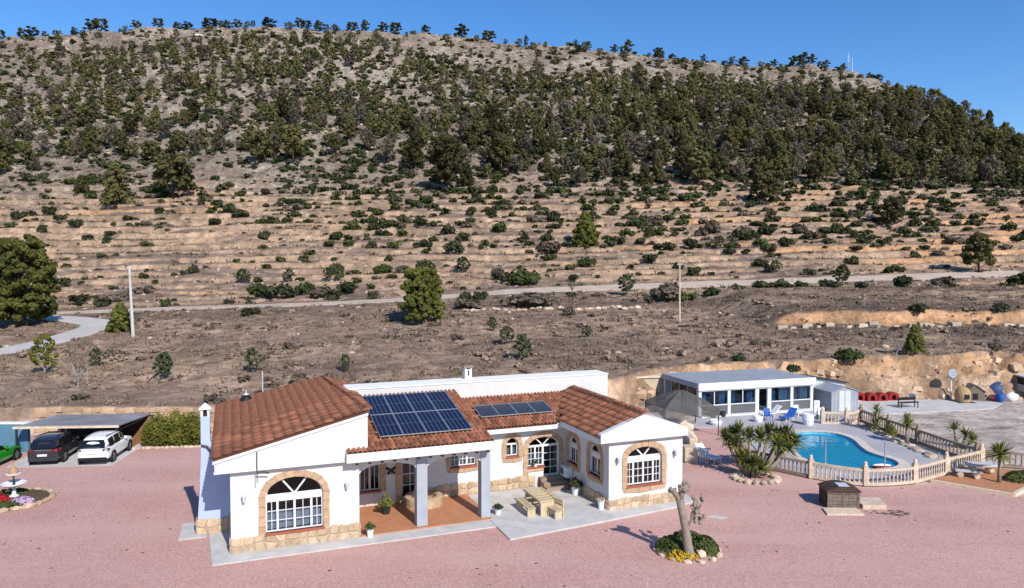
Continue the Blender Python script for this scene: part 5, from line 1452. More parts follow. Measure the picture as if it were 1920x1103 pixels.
# ------------------------------------------------------------------ dry grass and low scrub of the field, stones on the slopes
rg = rng_np(99); N_ = 26000
aa = rg.uniform(-0.80, 0.80, N_); yy = np.sqrt(rg.uniform(52 ** 2, 122 ** 2, N_)); xx = aa * yy
ok = yy > np.interp(xx, YBX, YBV) + 0.4
d1, _, _ = dist_path(xx, yy, ROAD); d2, _, _ = dist_path(xx, yy, TRACK)
ok &= (d1 > 2.4) & (d2 > 1.8) & (rg.random(N_) < 0.25 + 0.75 * sstep(-0.2, 0.25, fbm(xx / 6, yy / 3.5, 97, 3) * 2))
xx, yy = xx[ok], yy[ok]; zz = terrain(xx, yy)
def tufts(name, sel, mname, label, hmul, smul=1.0):
    n = len(sel); k = 11
    X = np.repeat(xx[sel], k); Y = np.repeat(yy[sel], k); Z = np.repeat(zz[sel], k)
    s = np.repeat((0.18 + 0.46 * rg.random(n) ** 2) * smul, k); a = rg.uniform(0, 6.28, n * k); q = np.sqrt(rg.random(n * k)) * s * 0.9
    b = np.stack([X + q * np.cos(a), Y + q * np.sin(a), Z - 0.04], 1)
    hh = s * rg.uniform(0.5, 1.0, n * k) * hmul
    la = rg.uniform(0, 6.28, n * k); ln = hh * 0.6; wd = s * rg.uniform(0.10, 0.22, n * k)
    t = b + np.stack([np.cos(a) * ln, np.sin(a) * ln, hh], 1); sd_ = np.stack([-np.sin(la) * wd, np.cos(la) * wd, 0 * wd], 1)
    V = np.stack([b - sd_, b + sd_, t], 1).reshape(-1, 3); F = np.arange(len(V)).reshape(-1, 3)
    tag(new_obj(name, np_mesh(name, V, F, mname)), label, 'dry grass', None, 'stuff')
al = np.arange(len(xx)); print('TUFTS', len(al))
tufts('dry_grass', al[al % 10 < 8], 'dry_scrub', 'dry brown grass and scrub covering the field', 0.75)
tufts('green_weeds', al[al % 10 >= 8], 'shrub_grey', 'greyish weeds among the dry grass of the field', 0.6)
mound = []
for k in range(4):
    _, vf = shrub_mesh(250 + k, 'dry_scrub', 6, 6, 0.15, 0.5); mound.append(vf)
mi = np.nonzero(rg.random(len(xx)) < 0.30 * sstep(-0.25, 0.3, fbm(xx / 5, yy / 2.5, 130, 3) * 2))[0]
for q, (mname, lab) in enumerate((('dry_scrub', 'tan scrub tussocks over the field'), ('shrub_grey', 'dark dry scrub tussocks over the field'))):
    joined('scrub_tussocks', [(xx[i], yy[i], zz[i] - 0.05, w_, w_ * 0.8, i * 1.3, i % 4) for i in mi for w_ in (0.5 + 1.2 * ((i * 7919) % 101 / 101.0) ** 2,) if (i % 5 < 4) == (q == 0)], mound, mname, lab, 'scrub')
rg = rng_np(103); N_ = 46000
aa = rg.uniform(-0.80, 0.80, N_); yy = np.sqrt(rg.uniform(120 ** 2, 300 ** 2, N_)); xx = aa * yy
d2, _, _ = dist_path(xx, yy, TRACK)
fr1 = terr_warp(xx, yy)[2]; wall_ = np.where((yy < 225) & (fr1 > 0.55) & (fr1 < 0.86), 1.0, np.where(yy < 225, 0.35, 0.8))
ok = (d2 > 2.2) & (rg.random(N_) < wall_ * (0.20 + 0.75 * sstep(-0.15, 0.35, fbm(xx / 9, yy / 4, 98, 3) * 2)))
xx, yy = xx[ok], yy[ok]; zz = terrain(xx, yy); al = np.arange(len(xx))
tufts('dry_scrub', al[al % 3 > 0], 'shrub_grey', 'low dry scrub spotting the terraces and slope', 0.8, 1.5)
tufts('green_scrub', al[al % 3 == 0], 'shrub_leaf', 'low green scrub spotting the terraces and slope', 0.8, 1.7)
# stones
rg = rng_np(111); N_ = 5200
aa = rg.uniform(-0.80, 0.80, N_); yy2 = np.sqrt(rg.uniform(68 ** 2, 400 ** 2, N_)); xx2 = aa * yy2; zz2 = terrain(xx2, yy2)
keep = (rg.random(N_) < np.where(yy2 > 215, 0.8, np.where(yy2 > 118, 0.9, 0.25)))
rk = []
for k in range(5):
    m_ = MB().rock((0,0,0),1,0.8,0.55,700 + k); rk.append((np.array(m_.v), np.array(m_.f)))
it = [(x, y, z, s, s, i * 1.7, i % 5) for i, (x, y, z, s) in enumerate(zip(xx2[keep], yy2[keep], zz2[keep], rg.uniform(0.15, 0.55, keep.sum()) * np.where(yy2[keep] > 240, 2.0, 1.0)))]
N_ = 9000; aa = rg.uniform(-0.80, 0.80, N_); yo = np.sqrt(rg.uniform(255 ** 2, 402 ** 2, N_)); xo = aa * yo; zo = terrain(xo, yo); px, py = in_px(xo, yo, zo)
kp = (rg.random(N_) < np.where(py < np.interp(px, wx, w_top) + 12, 0.85, 0.14) * sstep(-0.3, 0.3, fbm(xo / 12, yo / 9, 121, 3) * 2))
ro = [(x, y, z - s * 0.25, s, s * 0.6, i * 1.7, i % 5) for i, (x, y, z, s) in enumerate(zip(xo[kp], yo[kp], zo[kp], 0.5 + 1.9 * rg.random(kp.sum()) ** 2.5))]
joined('rock_outcrops', ro, rk, 'outcrop', 'weathered rock outcrops along the bare hilltop', 'rocks')
joined('loose_stones', it, rk, 'pale_stone', 'loose pale stones scattered over the slopes', 'stones')
# ------------------------------------------------------------------ cars
def loft(sections, close=True):
    mb = MB(); n = len(sections[0])
    for s in sections: mb.v += list(s)
    for i in range(len(sections) - 1):
        for k in range(n if close else n - 1):
            k2 = (k + 1) % n
            mb.f.append((i*n + k, i*n + k2, (i+1)*n + k2, (i+1)*n + k))
    if close:
        mb.f.append(tuple(range(n - 1, -1, -1))); mb.f.append(tuple((len(sections)-1)*n + k for k in range(n)))
    return mb
def car(name, label, loc, rz, paint, st, roof_st, lights, glass_rear, W2, wheel_r, wheels_y, kind):
    """st: (y, half width, z bottom, z belt); roof_st: (y, half base, z base, half roof, z roof)"""
    root = empty(name, loc, rz, label, 'car', 'cars by the carport')
    secs = []
    for y, w, zb, zt in st:
        h = zt - zb; r = [(w*0.86, zb), (w*0.97, zb + 0.10*h), (w, zb + 0.30*h), (w*0.995, zb + 0.62*h), (w*0.965, zb + 0.86*h), (w*0.90, zt), (w*0.55, zt + 0.02), (0.0, zt + 0.03)]
        secs.append([(x, y, z) for x, z in r] + [(-x, y, z) for x, z in reversed(r[:-1])])
    body = loft(secs).build('body', paint, root, smooth=True)
    md = body.modifiers.new('sub', 'SUBSURF'); md.levels = 1; md.render_levels = 2
    rs = []
    for y, wb, zb, wr, zr in roof_st:
        h = zr - zb; r = [(wb, zb), (wb + (wr - wb) * 0.5, zb + 0.5*h), (wr, zb + 0.88*h), (wr*0.86, zr), (0, zr + 0.02)]
        rs.append([(x, y, z) for x, z in r] + [(-x, y, z) for x, z in reversed(r[:-1])])
    cab = loft(rs).build('cabin', paint, root, smooth=True)
    md = cab.modifiers.new('sub', 'SUBSURF'); md.levels = 1; md.render_levels = 2
    # side windows follow the cabin's flank
    ys = [s[0] for s in roof_st]
    def at(y, t):
        wb, zb, wr, zr = (float(np.interp(y, ys, [s[k] for s in roof_st])) for k in (1, 2, 3, 4))
        return wb + (wr - wb) * t * 0.98, zb + (zr - zb) * t * 0.88
    span = [(0.12, 0.33), (0.36, 0.60), (0.63, 0.86)]
    for sg in (-1, 1):
        for a, b in span:
            ya = ys[0] + (ys[-1] - ys[0]) * a; yb = ys[0] + (ys[-1] - ys[0]) * b; mb = MB(); n = 6
            for k in range(n + 1):
                y = ya + (yb - ya) * k / n
                w0, z0 = at(y, 0.12); w1, z1 = at(y, 0.93); mb.v += [(sg * (w0 + 0.018), y, z0), (sg * (w1 + 0.020), y, z1)]
            mb.f += [(2*k, 2*k+2, 2*k+3, 2*k+1) for k in range(n)]; mb.build('side_window', 'car_glass', root, True, False)
    y0, y1, z0, z1, w0, w1 = glass_rear
    MB().add([(-w0,y0,z0),(w0,y0,z0),(w0*1.0,(y0+y1)/2-.02,(z0+z1)/2),(w1,y1,z1),(-w1,y1,z1),(-w0,(y0+y1)/2-.02,(z0+z1)/2)], [(0,1,2,5),(5,2,3,4)]).build('rear_window', 'car_glass', root, False, False)
    # wheels
    for y in wheels_y:
        for sg in (-1, 1):
            ar = MB(); ar.lathe([(wheel_r + 0.07, 0), (wheel_r + 0.07, 0.05), (wheel_r - 0.02, 0.05)], 18); a_ = ar.build('wheel_arch', 'black', root); a_.rotation_euler = (0, R(90) * sg, 0); a_.location = (sg * (W2 - 0.035), y, wheel_r)
            mb = MB(); mb.lathe([(wheel_r*0.62,-0.10),(wheel_r*0.95,-0.10),(wheel_r,-0.07),(wheel_r,0.07),(wheel_r*0.95,0.10),(wheel_r*0.62,0.10),(wheel_r*0.62,-0.10)], 20)
            t = mb.build('wheel', 'tyre', root, smooth=False); t.rotation_euler = (0, R(90) * sg, 0); t.location = (sg * (W2 - 0.085), y, wheel_r)
            mb = MB(); mb.lathe([(wheel_r*0.62,0.085),(wheel_r*0.55,0.06),(wheel_r*0.12,0.075),(0.0,0.085)], 20)
            for q in range(5):
                a = q * 2 * math.pi / 5; mb.bar((0.05*math.cos(a),0.05*math.sin(a),0.085), (wheel_r*0.6*math.cos(a),wheel_r*0.6*math.sin(a),0.09), 0.055, 0.03)
            mb.build('rim', 'rim', t)
    for pts, m in lights:
        for sg in (-1, 1):
            MB().add([(sg*x, y, z) for x, y, z in pts], [tuple(range(len(pts)))]).build('tail_light', m, root, False, False)
    yr = st[0][0]
    MB().box(-0.26, yr - 0.06, kind['plate'], 0.26, yr - 0.02, kind['plate'] + 0.12).build('number_plate', 'plate', root)
    MB().box(-W2*0.86, yr - 0.03, st[1][2] - 0.02, W2*0.86, yr + 0.25, st[1][2] + 0.20).build('rear_bumper', kind['bump'], root, bevel=0.05)
    for sg in (-1, 1):
        MB().bar((sg*0.62, ys[1]+.15, roof_st[2][4]+0.035), (sg*0.62, ys[-2]-.1, roof_st[-2][4]+0.03), 0.035, 0.04).build('roof_rail', 'black', root) if kind.get('rails') else None
        MB().box(sg*(W2+.02) - .09, ys[-1]-.75, 1.0, sg*(W2+.02) + .09, ys[-1]-.62, 1.16).build('mirror', paint, root, bevel=0.03)
    MB().box(-0.45, yr - 0.012, 0.0 + kind['plate'] + 0.36, 0.45, yr + 0.0, kind['plate'] + 0.375).build('trim_strip', 'aluminium', root)
    return root
suv = [(0.0,0.80,0.42,0.96),(0.10,0.89,0.30,1.02),(0.9,0.92,0.26,1.03),(2.2,0.92,0.25,1.02),(3.3,0.92,0.26,1.0),(3.95,0.90,0.28,0.92),(4.35,0.82,0.32,0.80),(4.5,0.66,0.40,0.68)]
suv_r = [(0.10,0.80,0.98,0.64,1.20),(0.32,0.84,0.98,0.66,1.56),(1.0,0.86,0.98,0.68,1.66),(2.2,0.86,0.98,0.68,1.66),(2.75,0.85,0.98,0.64,1.52),(3.45,0.80,0.98,0.60,1.04)]
car('parked_car', 'white SUV parked outside the carport, nearest the hedge', (-25.25, 42.85, 0.012), R(9), 'white_car', suv, suv_r,
    [([(0.88,0.03,0.88),(0.60,-0.035,0.90),(0.58,-0.03,0.99),(0.84,0.06,1.03),(0.905,0.30,1.0),(0.91,0.28,0.92)], 'dark_tail_light')], (0.045,0.30,1.06,1.50,0.70,0.58), 0.92, 0.34, (0.85,3.55), dict(plate=0.72, bump='black', rails=True))
car('parked_car', 'dark SUV parked between the white SUV and the green car', (-28.2, 42.8, 0.012), R(11), 'dark_car', suv, suv_r,
    [([(0.88,0.03,0.82),(0.48,-0.035,0.84),(0.48,-0.03,0.96),(0.84,0.06,1.02),(0.905,0.35,1.0),(0.91,0.33,0.86)], 'tail_light')], (0.045,0.30,1.06,1.50,0.70,0.58), 0.92, 0.36, (0.85,3.5), dict(plate=0.60, bump='dark_car', rails=True))
cou = [(0.0,0.76,0.40,0.86),(0.12,0.86,0.28,0.95),(0.9,0.92,0.22,0.96),(2.2,0.92,0.20,0.93),(3.2,0.92,0.22,0.90),(3.95,0.90,0.24,0.82),(4.4,0.80,0.28,0.70),(4.55,0.62,0.34,0.58)]
cou_r = [(0.45,0.76,0.90,0.55,0.96),(1.1,0.80,0.90,0.58,1.26),(1.6,0.82,0.90,0.60,1.36),(2.2,0.82,0.90,0.60,1.34),(2.6,0.82,0.88,0.56,1.20),(3.2,0.78,0.86,0.50,0.92)]
car('parked_car', 'bright green low car cut off by the left edge', (-31.35, 40.6, 0.012), R(5), 'green_car', cou, cou_r,
    [([(0.84,0.04,0.74),(0.40,-0.03,0.76),(0.40,-0.03,0.84),(0.82,0.06,0.88)], 'tail_light')], (0.50,1.05,0.95,1.24,0.62,0.50), 0.92, 0.34, (0.85,3.6), dict(plate=0.55, bump='green_car'))
mb = MB(); mb.prism([(-30.2,42.5),(-24.1,42.9),(-24.6,46.9),(-24.9,49.6),(-31.5,49.3)], 0.0, 0.022); tag(mb.build('parking_slab', 'concrete'), kind='structure')

# ------------------------------------------------------------------ hedge by the carport
def leaf_thing(name, pts, nrm, size, m, label, cat, seed, parent=None, aspect=1.0):
    rg = rng_np(seed); V, F = leaves(np.array(pts), np.array(nrm), np.full(len(pts), size), rg, aspect)
    o = new_obj(name, np_mesh(name, V, F, m), parent)
    return tag(o, label, cat) if label else o
rg = rng_np(31); n = 7000
cxs = np.array([-24.3,-23.75,-23.2,-22.65,-22.1,-21.55,-21.0]); chs = np.array([1.55,2.05,1.75,2.2,1.85,2.1,1.7])
kk = rg.integers(0, 7, n); th = rg.uniform(0, 6.283, n); el = np.arccos(rg.uniform(-0.8, 1, n)); rr = rg.uniform(0.75, 1.1, n)
hx = cxs[kk] + 0.52 * rr * np.sin(el) * np.cos(th); hy = 48.1 + 0.85 * rr * np.sin(el) * np.sin(th); hz = np.maximum(0.03, chs[kk] * (0.42 + 0.55 * rr * np.cos(el)) + 0.35 * rg.random(n) ** 5)
hedge = empty('hedge', (0, 0, 0), 0, 'yellow green bushy hedge between the carport and the house', 'hedge')
leaf_thing('foliage', np.stack([hx, hy, hz], 1), np.stack([rg.normal(size=n)*.6 + 0.2, -0.6 + rg.normal(size=n)*.5, 0.6 + rg.normal(size=n)*.5], 1), 0.095, 'hedge_leaf', None, None, 1, hedge, 0.5)
mb = MB()
for i in range(24): x = -24.4 + i * 0.16; mb.tube([(x,48.1,0),(x+.05,48.0,1.3)], [0.03,0.012], 4, False)
mb.build('stem', 'dry_twig', hedge)
rg_ = random.Random(4)
for i in range(15):
    x = -24.9 + i * 0.30; mb = MB(); mb.rock((0,0,0), rg_.uniform(.14,.24), 0.13, rg_.uniform(.08,.13), i)
    tag(mb.build('edging_stone', 'pale_stone', loc=(x, 46.85 + 0.04 * i, 0.06)), 'pale edging stone at the foot of the hedge', 'stone', 'edging stones along the hedge')

# ------------------------------------------------------------------ flower bed with tiered fountain at the left
FB = empty('flower_bed', (-25.6, 36.3, 0), 0, 'round stone edged flower bed with red flowers at the left edge', 'flower bed')
for i in range(22):
    a = i / 22 * 6.283; mb = MB(); mb.rock((0,0,0),0.30,0.16,0.14,60+i); o = mb.build('edging_stone', 'stone', FB, loc=(1.85*math.cos(a),1.75*math.sin(a),0.10)); o.rotation_euler = (0,0,a+1.57)
mb = MB(); mb.lathe([(1.7,0.0),(1.7,0.12),(0.9,0.22),(0.0,0.24)], 20); mb.build('soil', 'soil', FB)
rg = rng_np(41)
def blob(n, cx, cy, sx, sy, h, base=0.15):
    a = rg.uniform(0, 6.28, n); q = np.sqrt(rg.random(n)); z = base + h * np.sqrt(np.maximum(0, 1 - q * q)) * rg.uniform(0.6, 1.0, n)
    P = np.stack([cx + sx * q * np.cos(a), cy + sy * q * np.sin(a), z], 1); N = np.stack([np.cos(a) * q, np.sin(a) * q, 0.8 + 0 * q], 1) + rg.normal(size=(n, 3)) * 0.4
    return P, N
P, N = blob(800, -0.45, -0.75, 0.95, 0.65, 0.50); leaf_thing('red_flowers', P, N, 0.06, 'flower_red', None, None, 2, FB)
P, N = blob(420, 0.95, -0.55, 0.62, 0.42, 0.30); leaf_thing('purple_flowers', P, N, 0.055, 'purple_cloth', None, None, 3, FB)
P, N = blob(500, 0.2, -1.0, 1.0, 0.5, 0.24); leaf_thing('leaves', P, N, 0.055, 'succulent', None, None, 4, FB)
P, N = blob(300, -0.4, 0.7, 0.9, 0.6, 0.3); leaf_thing('leaves', P, N, 0.06, 'succulent', None, None, 5, FB)
FT = empty('fountain', (-25.55, 36.5, 0.18), 0, 'white two tiered fountain with a straw coloured top in the flower bed', 'fountain'); FT.scale = (0.82, 0.82, 0.95)
mb = MB(); mb.lathe([(0.28,0),(0.26,0.10),(0.12,0.16),(0.10,0.50),(0.16,0.58)], 14); mb.build('pedestal', 'white_paint', FT, smooth=True)
mb = MB(); mb.lathe([(0.14,0.56),(0.45,0.62),(0.70,0.74),(0.72,0.80),(0.64,0.79),(0.42,0.68),(0.0,0.66)], 22); mb.build('lower_basin', 'white_paint', FT, smooth=True)
mb = MB(); mb.lathe([(0.07,0.66),(0.06,0.95),(0.03,1.05),(0.07,1.18)], 10); mb.build('stem', 'dark_metal', FT, smooth=True)
mb = MB(); mb.lathe([(0.06,1.17),(0.25,1.20),(0.42,1.27),(0.42,1.31),(0.25,1.27),(0.0,1.26)], 18); mb.build('upper_basin', 'white_paint', FT, smooth=True)
mb = MB(); mb.lathe([(0.25,1.27),(0.24,1.42),(0.20,1.52),(0.10,1.62),(0.05,1.72),(0.02,1.84)], 14); mb.build('straw_top', 'straw', FT, smooth=True)

# ------------------------------------------------------------------ patio furniture
def leg_boards(parent, xs, y0, y1, h, t=0.05, m='pale_wood'):
    for x in xs: MB().box(x - t/2, y0, 0, x + t/2, y1, h).build('leg', m, parent, bevel=0.006)
tp = W(14.18, 0.30); TB = empty('picnic_table', (tp.x, tp.y, 0.085), HT, 'pale wooden slatted table on the concrete patio', 'table')
for y in np.linspace(-0.92, 0.92, 8): pass
ys = [-0.90,-0.54,-0.18,0.18,0.54,0.90]
for i, y in enumerate(ys): MB().box(-0.40,y-.095,0.68,0.40,y+.095,0.74).build('slat', 'pale_wood', TB, bevel=0.006)
for x in (-0.45,0.45): MB().box(x-.05,-1.04,0.655,x+.05,1.04,0.75).build('side_rail', 'pale_wood', TB, bevel=0.006)
for y in (-0.98,0.88): MB().box(-0.42,y,0,0.42,y+.10,0.655).build('leg', 'pale_wood', TB, bevel=0.006)
MB().box(-0.04,-0.88,0.30,0.04,0.88,0.42).build('stretcher', 'pale_wood', TB)
def bench(label, u, v, rz, L, back=False):
    p = W(u, v); b = empty('bench', (p.x, p.y, 0.085), HT + rz, label, 'bench')
    for i, x in enumerate((-0.14,0.0,0.14)): MB().box(x-.06,-L/2,0.40,x+.06,L/2,0.45).build('slat', 'pale_wood', b, bevel=0.006)
    for y in (-L/2+.06,L/2-.16): MB().box(-0.20,y,0,0.20,y+.10,0.40).build('leg', 'pale_wood', b, bevel=0.006)
    if back:
        for y in (-L/2+.02,L/2-.08): MB().box(0.21,y,0.0,0.27,y+.06,0.86).build('back_post', 'pale_wood', b)
        for z in (0.56,0.72): MB().box(0.18,-L/2,z,0.21,L/2,z+.11).build('back_slat', 'pale_wood', b)
    return b
bench('long pale wooden bench on the left of the patio table', 13.32, 0.15, 0, 1.6)
bench('pale wooden seat with a backrest at the near end of the patio table', 14.34, -0.98, R(12), 0.80, True)
bench('pale wooden bench half hidden on the right of the patio table', 14.98, 0.55, R(180), 1.5)
# ------------------------------------------------------------------ plant pots
def pot(label, u, v, h, r, m='white_plastic', plant='succulent', ph=0.35, n=120, z=0.085, world=None):
    p = W(u, v) if world is None else Vector((*world, 0)); o = empty('plant_pot', (p.x, p.y, z), HT, label, 'plant pot')
    mb = MB(); mb.lathe([(0.0,0.0),(r*0.68,0.0),(r*0.95,h*0.9),(r*1.05,h*0.9),(r*1.05,h),(r*0.9,h),(r*0.88,h*0.86),(0,h*0.86)], 14); mb.build('pot', m, o, smooth=False)
    if n:
        g = rng_np(int(abs(u) * 100) + n); a = g.uniform(0, 6.28, n); q = np.sqrt(g.random(n)) * r * 1.5
        P = np.stack([q * np.cos(a), q * np.sin(a), h + ph * g.random(n) * (1.1 - q / (r * 1.6))], 1)
        N = np.stack([np.cos(a), np.sin(a), 0.7 + 0*a], 1) + g.normal(size=(n, 3)) * 0.5
        V, F = leaves(P, N, np.full(n, r * 0.38), g, 0.5); new_obj('plant', np_mesh('plant', V, F, plant), o)
        mb = MB(); mb.tube([(0,0,h*.8),(0.02,0,h+ph*.6)], [0.02,0.01], 5); mb.build('stem', 'dry_twig', o)
    return o
pot('white pot with a small plant by the left front corner of the porch', 5.72, -0.25, 0.42, 0.17, ph=0.30, z=0.06)
pot('white pot with dark leaves at the foot of the right porch pillar', 11.95, 0.32, 0.34, 0.18, ph=0.22, plant='shrub_leaf')
pot('large white pot with a bush beside the door steps', 16.80, 1.70, 0.48, 0.26, ph=0.45, plant='shrub_leaf', n=260)
pot('white pot at the corner of the right wing', 16.95, -0.78, 0.50, 0.19, ph=0.10, plant='straw', n=40)
pot('dark pot with large glossy leaves inside the porch', 6.95, 2.35, 0.40, 0.26, 'dark_metal', 'yucca_leaf', 0.75, 150, 0.11)
pot('white pot with a green plant on the sill by the front door', 15.35, 3.68, 0.20, 0.11, ph=0.25, z=1.18)
# half-round stone basin inside the porch
BS = empty('stone_basin', tuple(W(9.0, 3.1, 0.11)), HT, 'round stone basin against the back wall of the porch', 'basin')
mb = MB(); mb.lathe([(0.95,0),(0.95,0.42),(0.90,0.46),(0.68,0.46),(0.62,0.40),(0.62,0.16),(0,0.16)], 24); mb.build('rim', 'stone', BS)

# ------------------------------------------------------------------ pollarded tree in its round bed
PT = empty('pollard_tree', (7.25, 29.15, 0), 0, 'leaning pollarded tree with a knobbly head in front of the house', 'tree')
mb = MB(); mb.tube([(0.05,0,-0.05),(0.02,0,0.3),(-0.12,0,1.2),(-0.26,0.02,1.9),(-0.36,0.03,2.45)], [0.27,0.20,0.165,0.155,0.17], 12)
mb.tube([(-0.34,0.03,2.35),(-0.52,0.0,2.65),(-0.68,0,2.85)], [0.13,0.11,0.12], 8); mb.tube([(-0.36,0.03,2.4),(-0.30,0.02,2.7),(-0.22,0,2.9)], [0.14,0.13,0.15], 8)
mb.tube([(-0.10,0,1.30),(0.08,-0.02,1.55),(0.18,-0.02,1.85),(0.16,0,2.1)], [0.07,0.055,0.05,0.05], 7)
mb.build('trunk', 'bark', PT, smooth=True)
rg_ = random.Random(9)
for k, (c, n, s) in enumerate((((-0.70,0,2.82),8,0.15),((-0.20,0,2.95),20,0.21))):
    for i in range(n):      # stubs of cut branches, swollen at the end
        a = rg_.random() * 6.28; el = rg_.uniform(-0.5, 1.4); d = Vector((math.cos(a) * math.cos(el), math.sin(a) * math.cos(el), math.sin(el))); l = s * rg_.uniform(0.9, 1.5)
        p = Vector(c); q = rg_.uniform(0.035, 0.06); mb = MB(); mb.tube([p, p + d * l * 0.6, p + d * l * 0.85, p + d * l], [q * 0.8, q, q * 1.5, q * 1.1], 7); mb.build('branch_stub', 'bark', PT, smooth=False)
    mb = MB(); mb.rock(c, s * 0.75, s * 0.75, s * 0.7, 77 + k); mb.build('knob', 'bark', PT)
mb = MB()
for i in range(16):
    b = Vector((0.14 + rg_.uniform(-.06,.12), rg_.uniform(-.1,.1), rg_.uniform(1.6,2.2))); e = b + Vector((rg_.uniform(.0,.42), rg_.uniform(-.25,.25), rg_.uniform(-.25,.5)))
    mb.tube([b, e], [0.03,0.02], 5)
mb.build('twig', 'bark', PT)
for i in range(24):
    mb = MB(); mb.rock((0,0,0),0.085,0.085,0.12,130+i); mb.build('cut_end', 'bark', PT, loc=(0.18 + rg_.uniform(.0,.42), rg_.uniform(-.25,.25), rg_.uniform(1.5,2.5)))
PB = empty('plant_bed', (7.4, 30.0, 0), 0, 'round bed of green succulents and yellow flowers under the pollarded tree', 'plant bed')
rg = rng_np(51)
for cx, cy, sx, sy, h, n, m, nm, ls in ((-0.65,-0.1,0.75,0.75,0.62,900,'succulent','leaves',0.075),(0.72,0.0,0.62,0.8,0.58,900,'succulent','leaves',0.075),(0.1,0.55,0.9,0.6,0.62,700,'shrub_green','leaves',0.075),(-0.40,-0.85,0.68,0.42,0.34,420,'yellow_flower','flowers',0.06),(0.1,-0.1,0.6,0.5,0.30,350,'shrub_grey','leaves',0.07)):
    P, N = blob(n, cx, cy, sx, sy, h, 0.02); leaf_thing(nm, P, N, ls, m, None, None, n, PB, 0.55)
for i in range(14):
    a = i / 14 * 6.283; mb = MB(); mb.rock((0,0,0),0.20,0.13,0.11,160+i); o = mb.build('edging_stone', 'pale_stone', PB, loc=(1.32*math.cos(a),1.28*math.sin(a)-.05,0.05)); o.rotation_euler = (0,0,a+1.57)
mb = MB(); mb.rock((0,0,0),0.24,0.2,0.2,180); mb.build('edging_stone', 'pale_stone', PB, loc=(0.42,-0.72,0.15))

# ------------------------------------------------------------------ wooden box with curved lid, slabs
BX = empty('storage_box', (16.45, 35.75, 0), R(-4), 'brown wooden plank box with a curved dark lid on the gravel', 'storage box')
MB().box(-0.78,-0.50,0.03,0.78,0.55,0.88).build('carcass', 'brown_wood', BX)
for k in range(5):
    z = 0.06 + k * 0.165; MB().box(-0.72,-0.535,z,0.72,-0.501,z+.145).build('plank', 'grey_wood', BX)
for x in (-0.78,-0.06,0.66): MB().box(x,-0.56,0.03,x+.12,-0.536,0.88).build('batten', 'grey_wood', BX)
for k in range(5):
    z = 0.06 + k * 0.165; MB().box(-0.815,-0.48,z,-0.781,0.53,z+.145).build('plank', 'brown_wood', BX)
mb = MB(); n = 8; pr = [(-0.86 + 1.72 * i / n, 0.90 + 0.22 * math.sin(math.pi * i / n)) for i in range(n + 1)] + [(0.86,0.86),(-0.86,0.86)]
mb.poly(pr, [], -0.60, 0.62, lambda s, t, d: (s, d, t)); ld = mb.build('lid', 'brown_wood', BX)
MB().box(-0.22,-0.52,1.115,0.30,0.10,1.135).build('lid_panel', 'pale_metal', ld)
for i, (pts, z, lab) in enumerate((([(15.2,34.25),(16.95,34.2),(17.0,35.1),(15.35,35.15)],0.10,'cream concrete slab in front of the wooden box'), ([(17.35,35.15),(18.5,35.1),(18.75,36.3),(17.3,36.4)],0.22,'thick cream concrete slab right of the wooden box'))):
    mb = MB(); mb.prism(pts, 0.0, z); tag(mb.build('slab', 'cream_concrete', bevel=0.02), lab, 'slab')
mat('stain', (0.16, 0.10, 0.095), 0.95, var=0.2)
mb = MB(); rg_ = random.Random(3)
for i in range(26):
    x, y, s = 17.3 + rg_.random() * 1.9, 34.2 + rg_.random() * 0.75, rg_.uniform(.05,.2); mb.add([(x + s * math.cos(a) * rg_.uniform(.6,1.2), y + s * .6 * math.sin(a), 0.016 + 0.0004 * i) for a in np.linspace(0, 6.0, 7)], [tuple(range(7))])
tag(mb.build('damp_stain', 'stain', fix=False), 'dark damp patch on the gravel by the thick slab', 'stain')

# ------------------------------------------------------------------ yuccas and palms
def rosette(mb, c, n, L, w, seed, droop=0.5, up=0.5):
    rg = random.Random(seed); c = Vector(c)
    for i in range(n):
        a = rg.random() * 6.283; el = rg.uniform(-0.35, 1.35) if up > 0.4 else rg.uniform(0.0, 1.3)
        d = Vector((math.cos(a) * math.cos(el), math.sin(a) * math.cos(el), math.sin(el))); l = L * rg.uniform(0.7, 1.1)
        s = d.cross(Vector((0,0,1))); s = s.normalized() * w if s.length > 1e-3 else Vector((w,0,0))
        m = c + d * l * 0.55; e = c + d * l + Vector((0,0,-droop * l * (1 - el / 1.6) * 0.5))
        mb.add([c - s * .5, c + s * .5, m + s, m - s, e], [(0,1,2,3),(3,2,4)])
def yucca(name, label, loc, heads, L, w, n, trunk_m='bark', leaf='yucca_leaf', droop=0.35, cat='yucca'):
    o = empty(name, (*loc, 0.0), 0, label, cat)
    tb = MB(); lm = MB()
    for i, (x, y, z) in enumerate(heads):
        tb.tube([(x*.3,y*.3,0),(x*.7,y*.7,z*.5),(x,y,z)], [0.13,0.09,0.07], 7)
        rosette(lm, (x, y, z), n, L, w, i * 7 + int(loc[0]), droop)
    tb.build('trunk', trunk_m, o, smooth=True); lm.build('leaves', leaf, o, False, False)
    return o
yucca('yucca_clump', 'big clump of yuccas with spiky heads left of the pool', (13.75, 40.7),
      [(-0.55,0.9,2.35),(-0.95,0.5,1.7),(0.0,0.7,2.1),(0.75,0.9,2.0),(1.35,1.3,2.2),(1.75,0.9,1.6),(-0.1,-0.5,0.85),(0.35,-0.6,0.6),(-0.75,1.4,2.0),(2.0,1.5,2.0),(-1.3,0.8,2.0),(2.5,1.6,2.1),(2.9,1.3,1.7),(2.4,1.1,1.3),(2.7,1.9,1.5),(-0.5,0.2,1.0)], 0.86, 0.055, 84)
